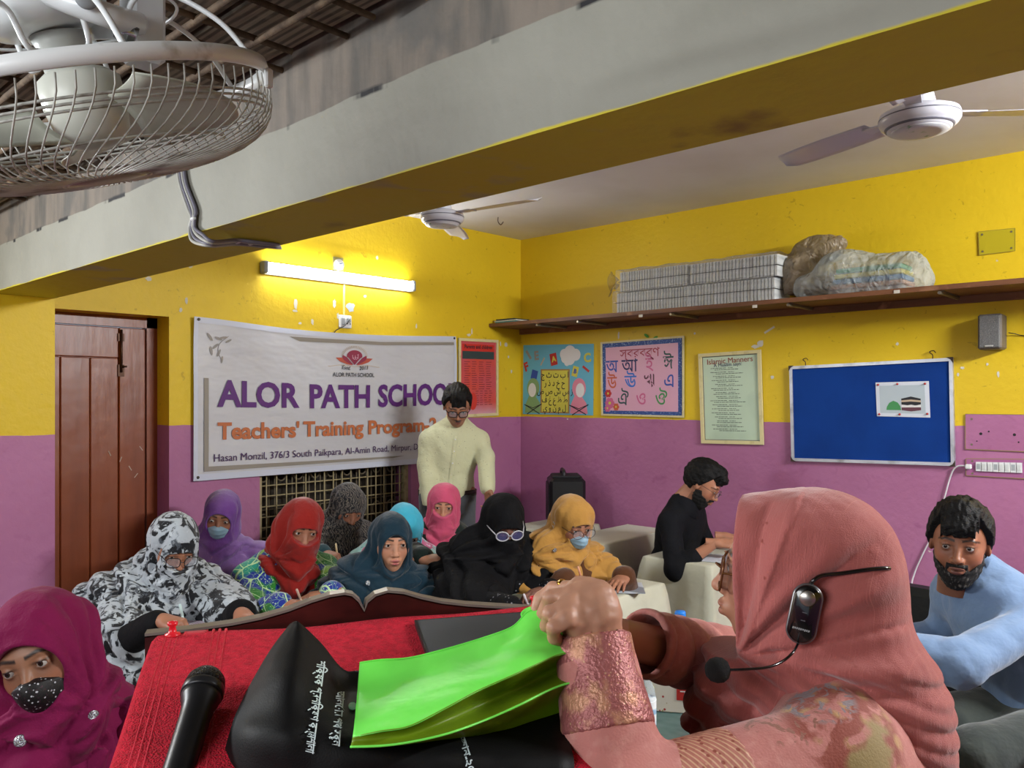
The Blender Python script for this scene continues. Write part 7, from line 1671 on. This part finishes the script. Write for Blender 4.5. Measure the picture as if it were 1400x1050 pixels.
back_ = [[(404, 851, 1.078), (440, 882, 1.09), (470, 917, 1.12), (600, 930, 1.16), (765, 930, 1.17)], [(330, 960, 1.03), (400, 960, 1.05), (470, 960, 1.08), (600, 960, 1.1), (770, 960, 1.12)], [(296, 1085, .965), (400, 1060, .96), (480, 1060, .97), (620, 1060, 1.0), (785, 1080, .96)]]
MB().grid(lpatch(back_, 6, 6), .002).build('bag_back', BKB, bb, True)
WTX = mat('white fabric print', 'c6d4d6', .6)
def bagtext(body, cpx, cpy, ang, size, name='lettering', xs=1, shear=.3, m=WTX):
    """print on the bag: flat text laid along image direction ang, dropped on the cloth surface"""
    Vt, Fc = text_verts(body, size, size*.02, 'CENTER', xs, shear)
    c0 = at(cpx, cpy, 1.0); flat = Gb.reshape(-1, 3); uv = (flat-CAM); tt = uv@Fv; pxs = 700+FPX*(uv@Rv)/tt; pys = HOR-FPX*(uv@Zv)/tt
    out = []
    for x, y, _ in Vt:
        X = cpx+x*math.cos(ang)-y*math.sin(ang)*-1*0+(-y)*-math.sin(ang); Y = cpy+x*math.sin(ang)-y*math.cos(ang)
        w_ = 1/((pxs-X)**2+(pys-Y)**2+6)**2; t_ = (w_*tt).sum()/w_.sum(); out.append(at(X, Y, t_-.004))
    MB().add(np.array(out), Fc).build(name, m, bb)
bagtext('শিক্ষক প্রশিক্ষণ কর্মশালা', 431, 966, 1.70, 17, xs=.62, shear=.15)
bagtext('আলোর পথ স্কুল', 462, 982, 1.66, 17, xs=.58, shear=.1)
bagtext('জান-২০২৪', 640, 1040, 1.25, 17, xs=.9, shear=0)
GRP_ = mat('green emblem print', '2f8a5a', .5)
bagtext('●', 482, 966, 0, 14, 'emblem', m=GRP_, shear=0)
# ---- green bag
def green_mat(name, col, tr=.25):
    m = D.materials.new(name); m.use_nodes = True; N = m.node_tree.nodes; L_ = m.node_tree.links; b = N['Principled BSDF']; out = N['Material Output']
    b.inputs['Base Color'].default_value = (*lin(col), 1); b.inputs['Roughness'].default_value = .42; b.inputs['Specular IOR Level'].default_value = .5
    t = N.new('ShaderNodeBsdfTranslucent'); t.inputs[0].default_value = (*lin(col), 1); mx = N.new('ShaderNodeMixShader'); mx.inputs[0].default_value = tr
    L_.new(b.outputs[0], mx.inputs[1]); L_.new(t.outputs[0], mx.inputs[2]); L_.new(mx.outputs[0], out.inputs[0])
    n = N.new('ShaderNodeTexNoise'); n.inputs['Scale'].default_value = 14; n.inputs['Detail'].default_value = 3; n.inputs['Distortion'].default_value = .3; co = N.new('ShaderNodeTexCoord'); L_.new(co.outputs['Object'], n.inputs[0])
    bn = N.new('ShaderNodeBump'); bn.inputs['Strength'].default_value = .35; bn.inputs['Distance'].default_value = .012; L_.new(n.outputs[0], bn.inputs['Height']); L_.new(bn.outputs[0], b.inputs['Normal']); return m
GRN = green_mat('bright green thin cloth', '86ff66'); GRN_SHADED = green_mat('shaded green gusset cloth', '86a61c', .45)  # gusset colour: same green cloth, darkened for its shading and see-through look
gb = root('green_bag', at(620, 940, 1.0), 'bright green thin bag held open in her hands over the black bag', 'bag')
face = [[(492, 906, 1.05), (520, 902, 1.055), (560, 899, 1.06), (610, 887, 1.07), (660, 872, 1.08), (700, 857, 1.09), (722, 836, 1.10), (745, 832, 1.10), (775, 850, 1.09)],
        [(489, 940, 1.02), (520, 937, 1.02), (560, 930, 1.015), (610, 917, 1.02), (660, 902, 1.03), (700, 886, 1.04), (728, 870, 1.055), (752, 862, 1.07), (782, 865, 1.07)],
        [(486, 975, .945), (520, 970, .94), (560, 962, .94), (610, 945, .955), (660, 925, .98), (700, 906, 1.0), (732, 892, 1.02), (757, 880, 1.04), (787, 878, 1.05)],
        [(482, 1008, .895), (520, 1000, .890), (560, 993, .895), (610, 968, .915), (655, 944, .95), (700, 924, .97), (735, 908, 1.0), (762, 896, 1.02), (790, 890, 1.03)]]
Gf = lpatch(face, 9, 9); nz_ = (.0035*np.abs(sn(Gf.reshape(-1, 3), 40, 2))+.002*sn(Gf.reshape(-1, 3), 110, 5)).reshape(Gf.shape[:2])[..., None]
Gf = Gf+nz_*unit(CAM-at(620, 940, 1)); MB().grid(Gf, .001).build('face_panel', GRN, gb, True)
gus = [face[3], [(481, 1014, .893), (520, 1010, .893), (560, 1005, .900), (612, 984, .935), (660, 962, .995), (705, 943, 1.015), (738, 928, 1.04), (765, 915, 1.055), (792, 908, 1.06)],
       [(479, 1021, .885), (520, 1020, .882), (560, 1015, .885), (612, 1003, .900), (665, 984, .94), (710, 964, .96), (742, 948, .985), (768, 937, 1.0), (795, 930, 1.01)]]
Gg = lpatch(gus, 8, 9); Gg = Gg+(.004*sn(Gg.reshape(-1, 3), 45, 8)).reshape(Gg.shape[:2])[..., None]*unit(CAM-at(620, 940, 1)); Gg[0] = Gf[-1]
MB().grid(Gg, .001).build('gusset', GRN_SHADED, gb, True)
MB().tube(Gg[-1], .0014, 6).tube(Gf[0], .0010, 6).build('hem', GRN, gb, True)
inn = [gus[2], [(560, 1020, .96), (580, 1018, .96), (610, 1012, .965), (650, 1004, .975), (690, 990, .99), (725, 976, 1.01), (750, 966, 1.03), (772, 958, 1.045), (797, 950, 1.05)], [(600, 1024, 1.0), (620, 1022, 1.0), (640, 1018, 1.0), (670, 1012, 1.01), (700, 1005, 1.02), (730, 995, 1.04), (755, 985, 1.05), (776, 976, 1.06), (799, 968, 1.07)]]
inn[0] = [(a_, b_, c_+.004) for a_, b_, c_ in inn[0]]
MB().grid(lpatch(inn, 6, 6), .001).build('back_panel', GRN_SHADED, gb, True)
rim = [[(716, 848, 1.10), (712, 838, 1.11), (722, 830, 1.12), (740, 828, 1.125), (760, 832, 1.13)], [(735, 858, 1.10), (730, 842, 1.112), (738, 836, 1.118), (750, 836, 1.12), (770, 845, 1.12)]]
MB().grid(lpatch(rim, 6, 6), .001).build('gathered_rim', GRN, gb, True)
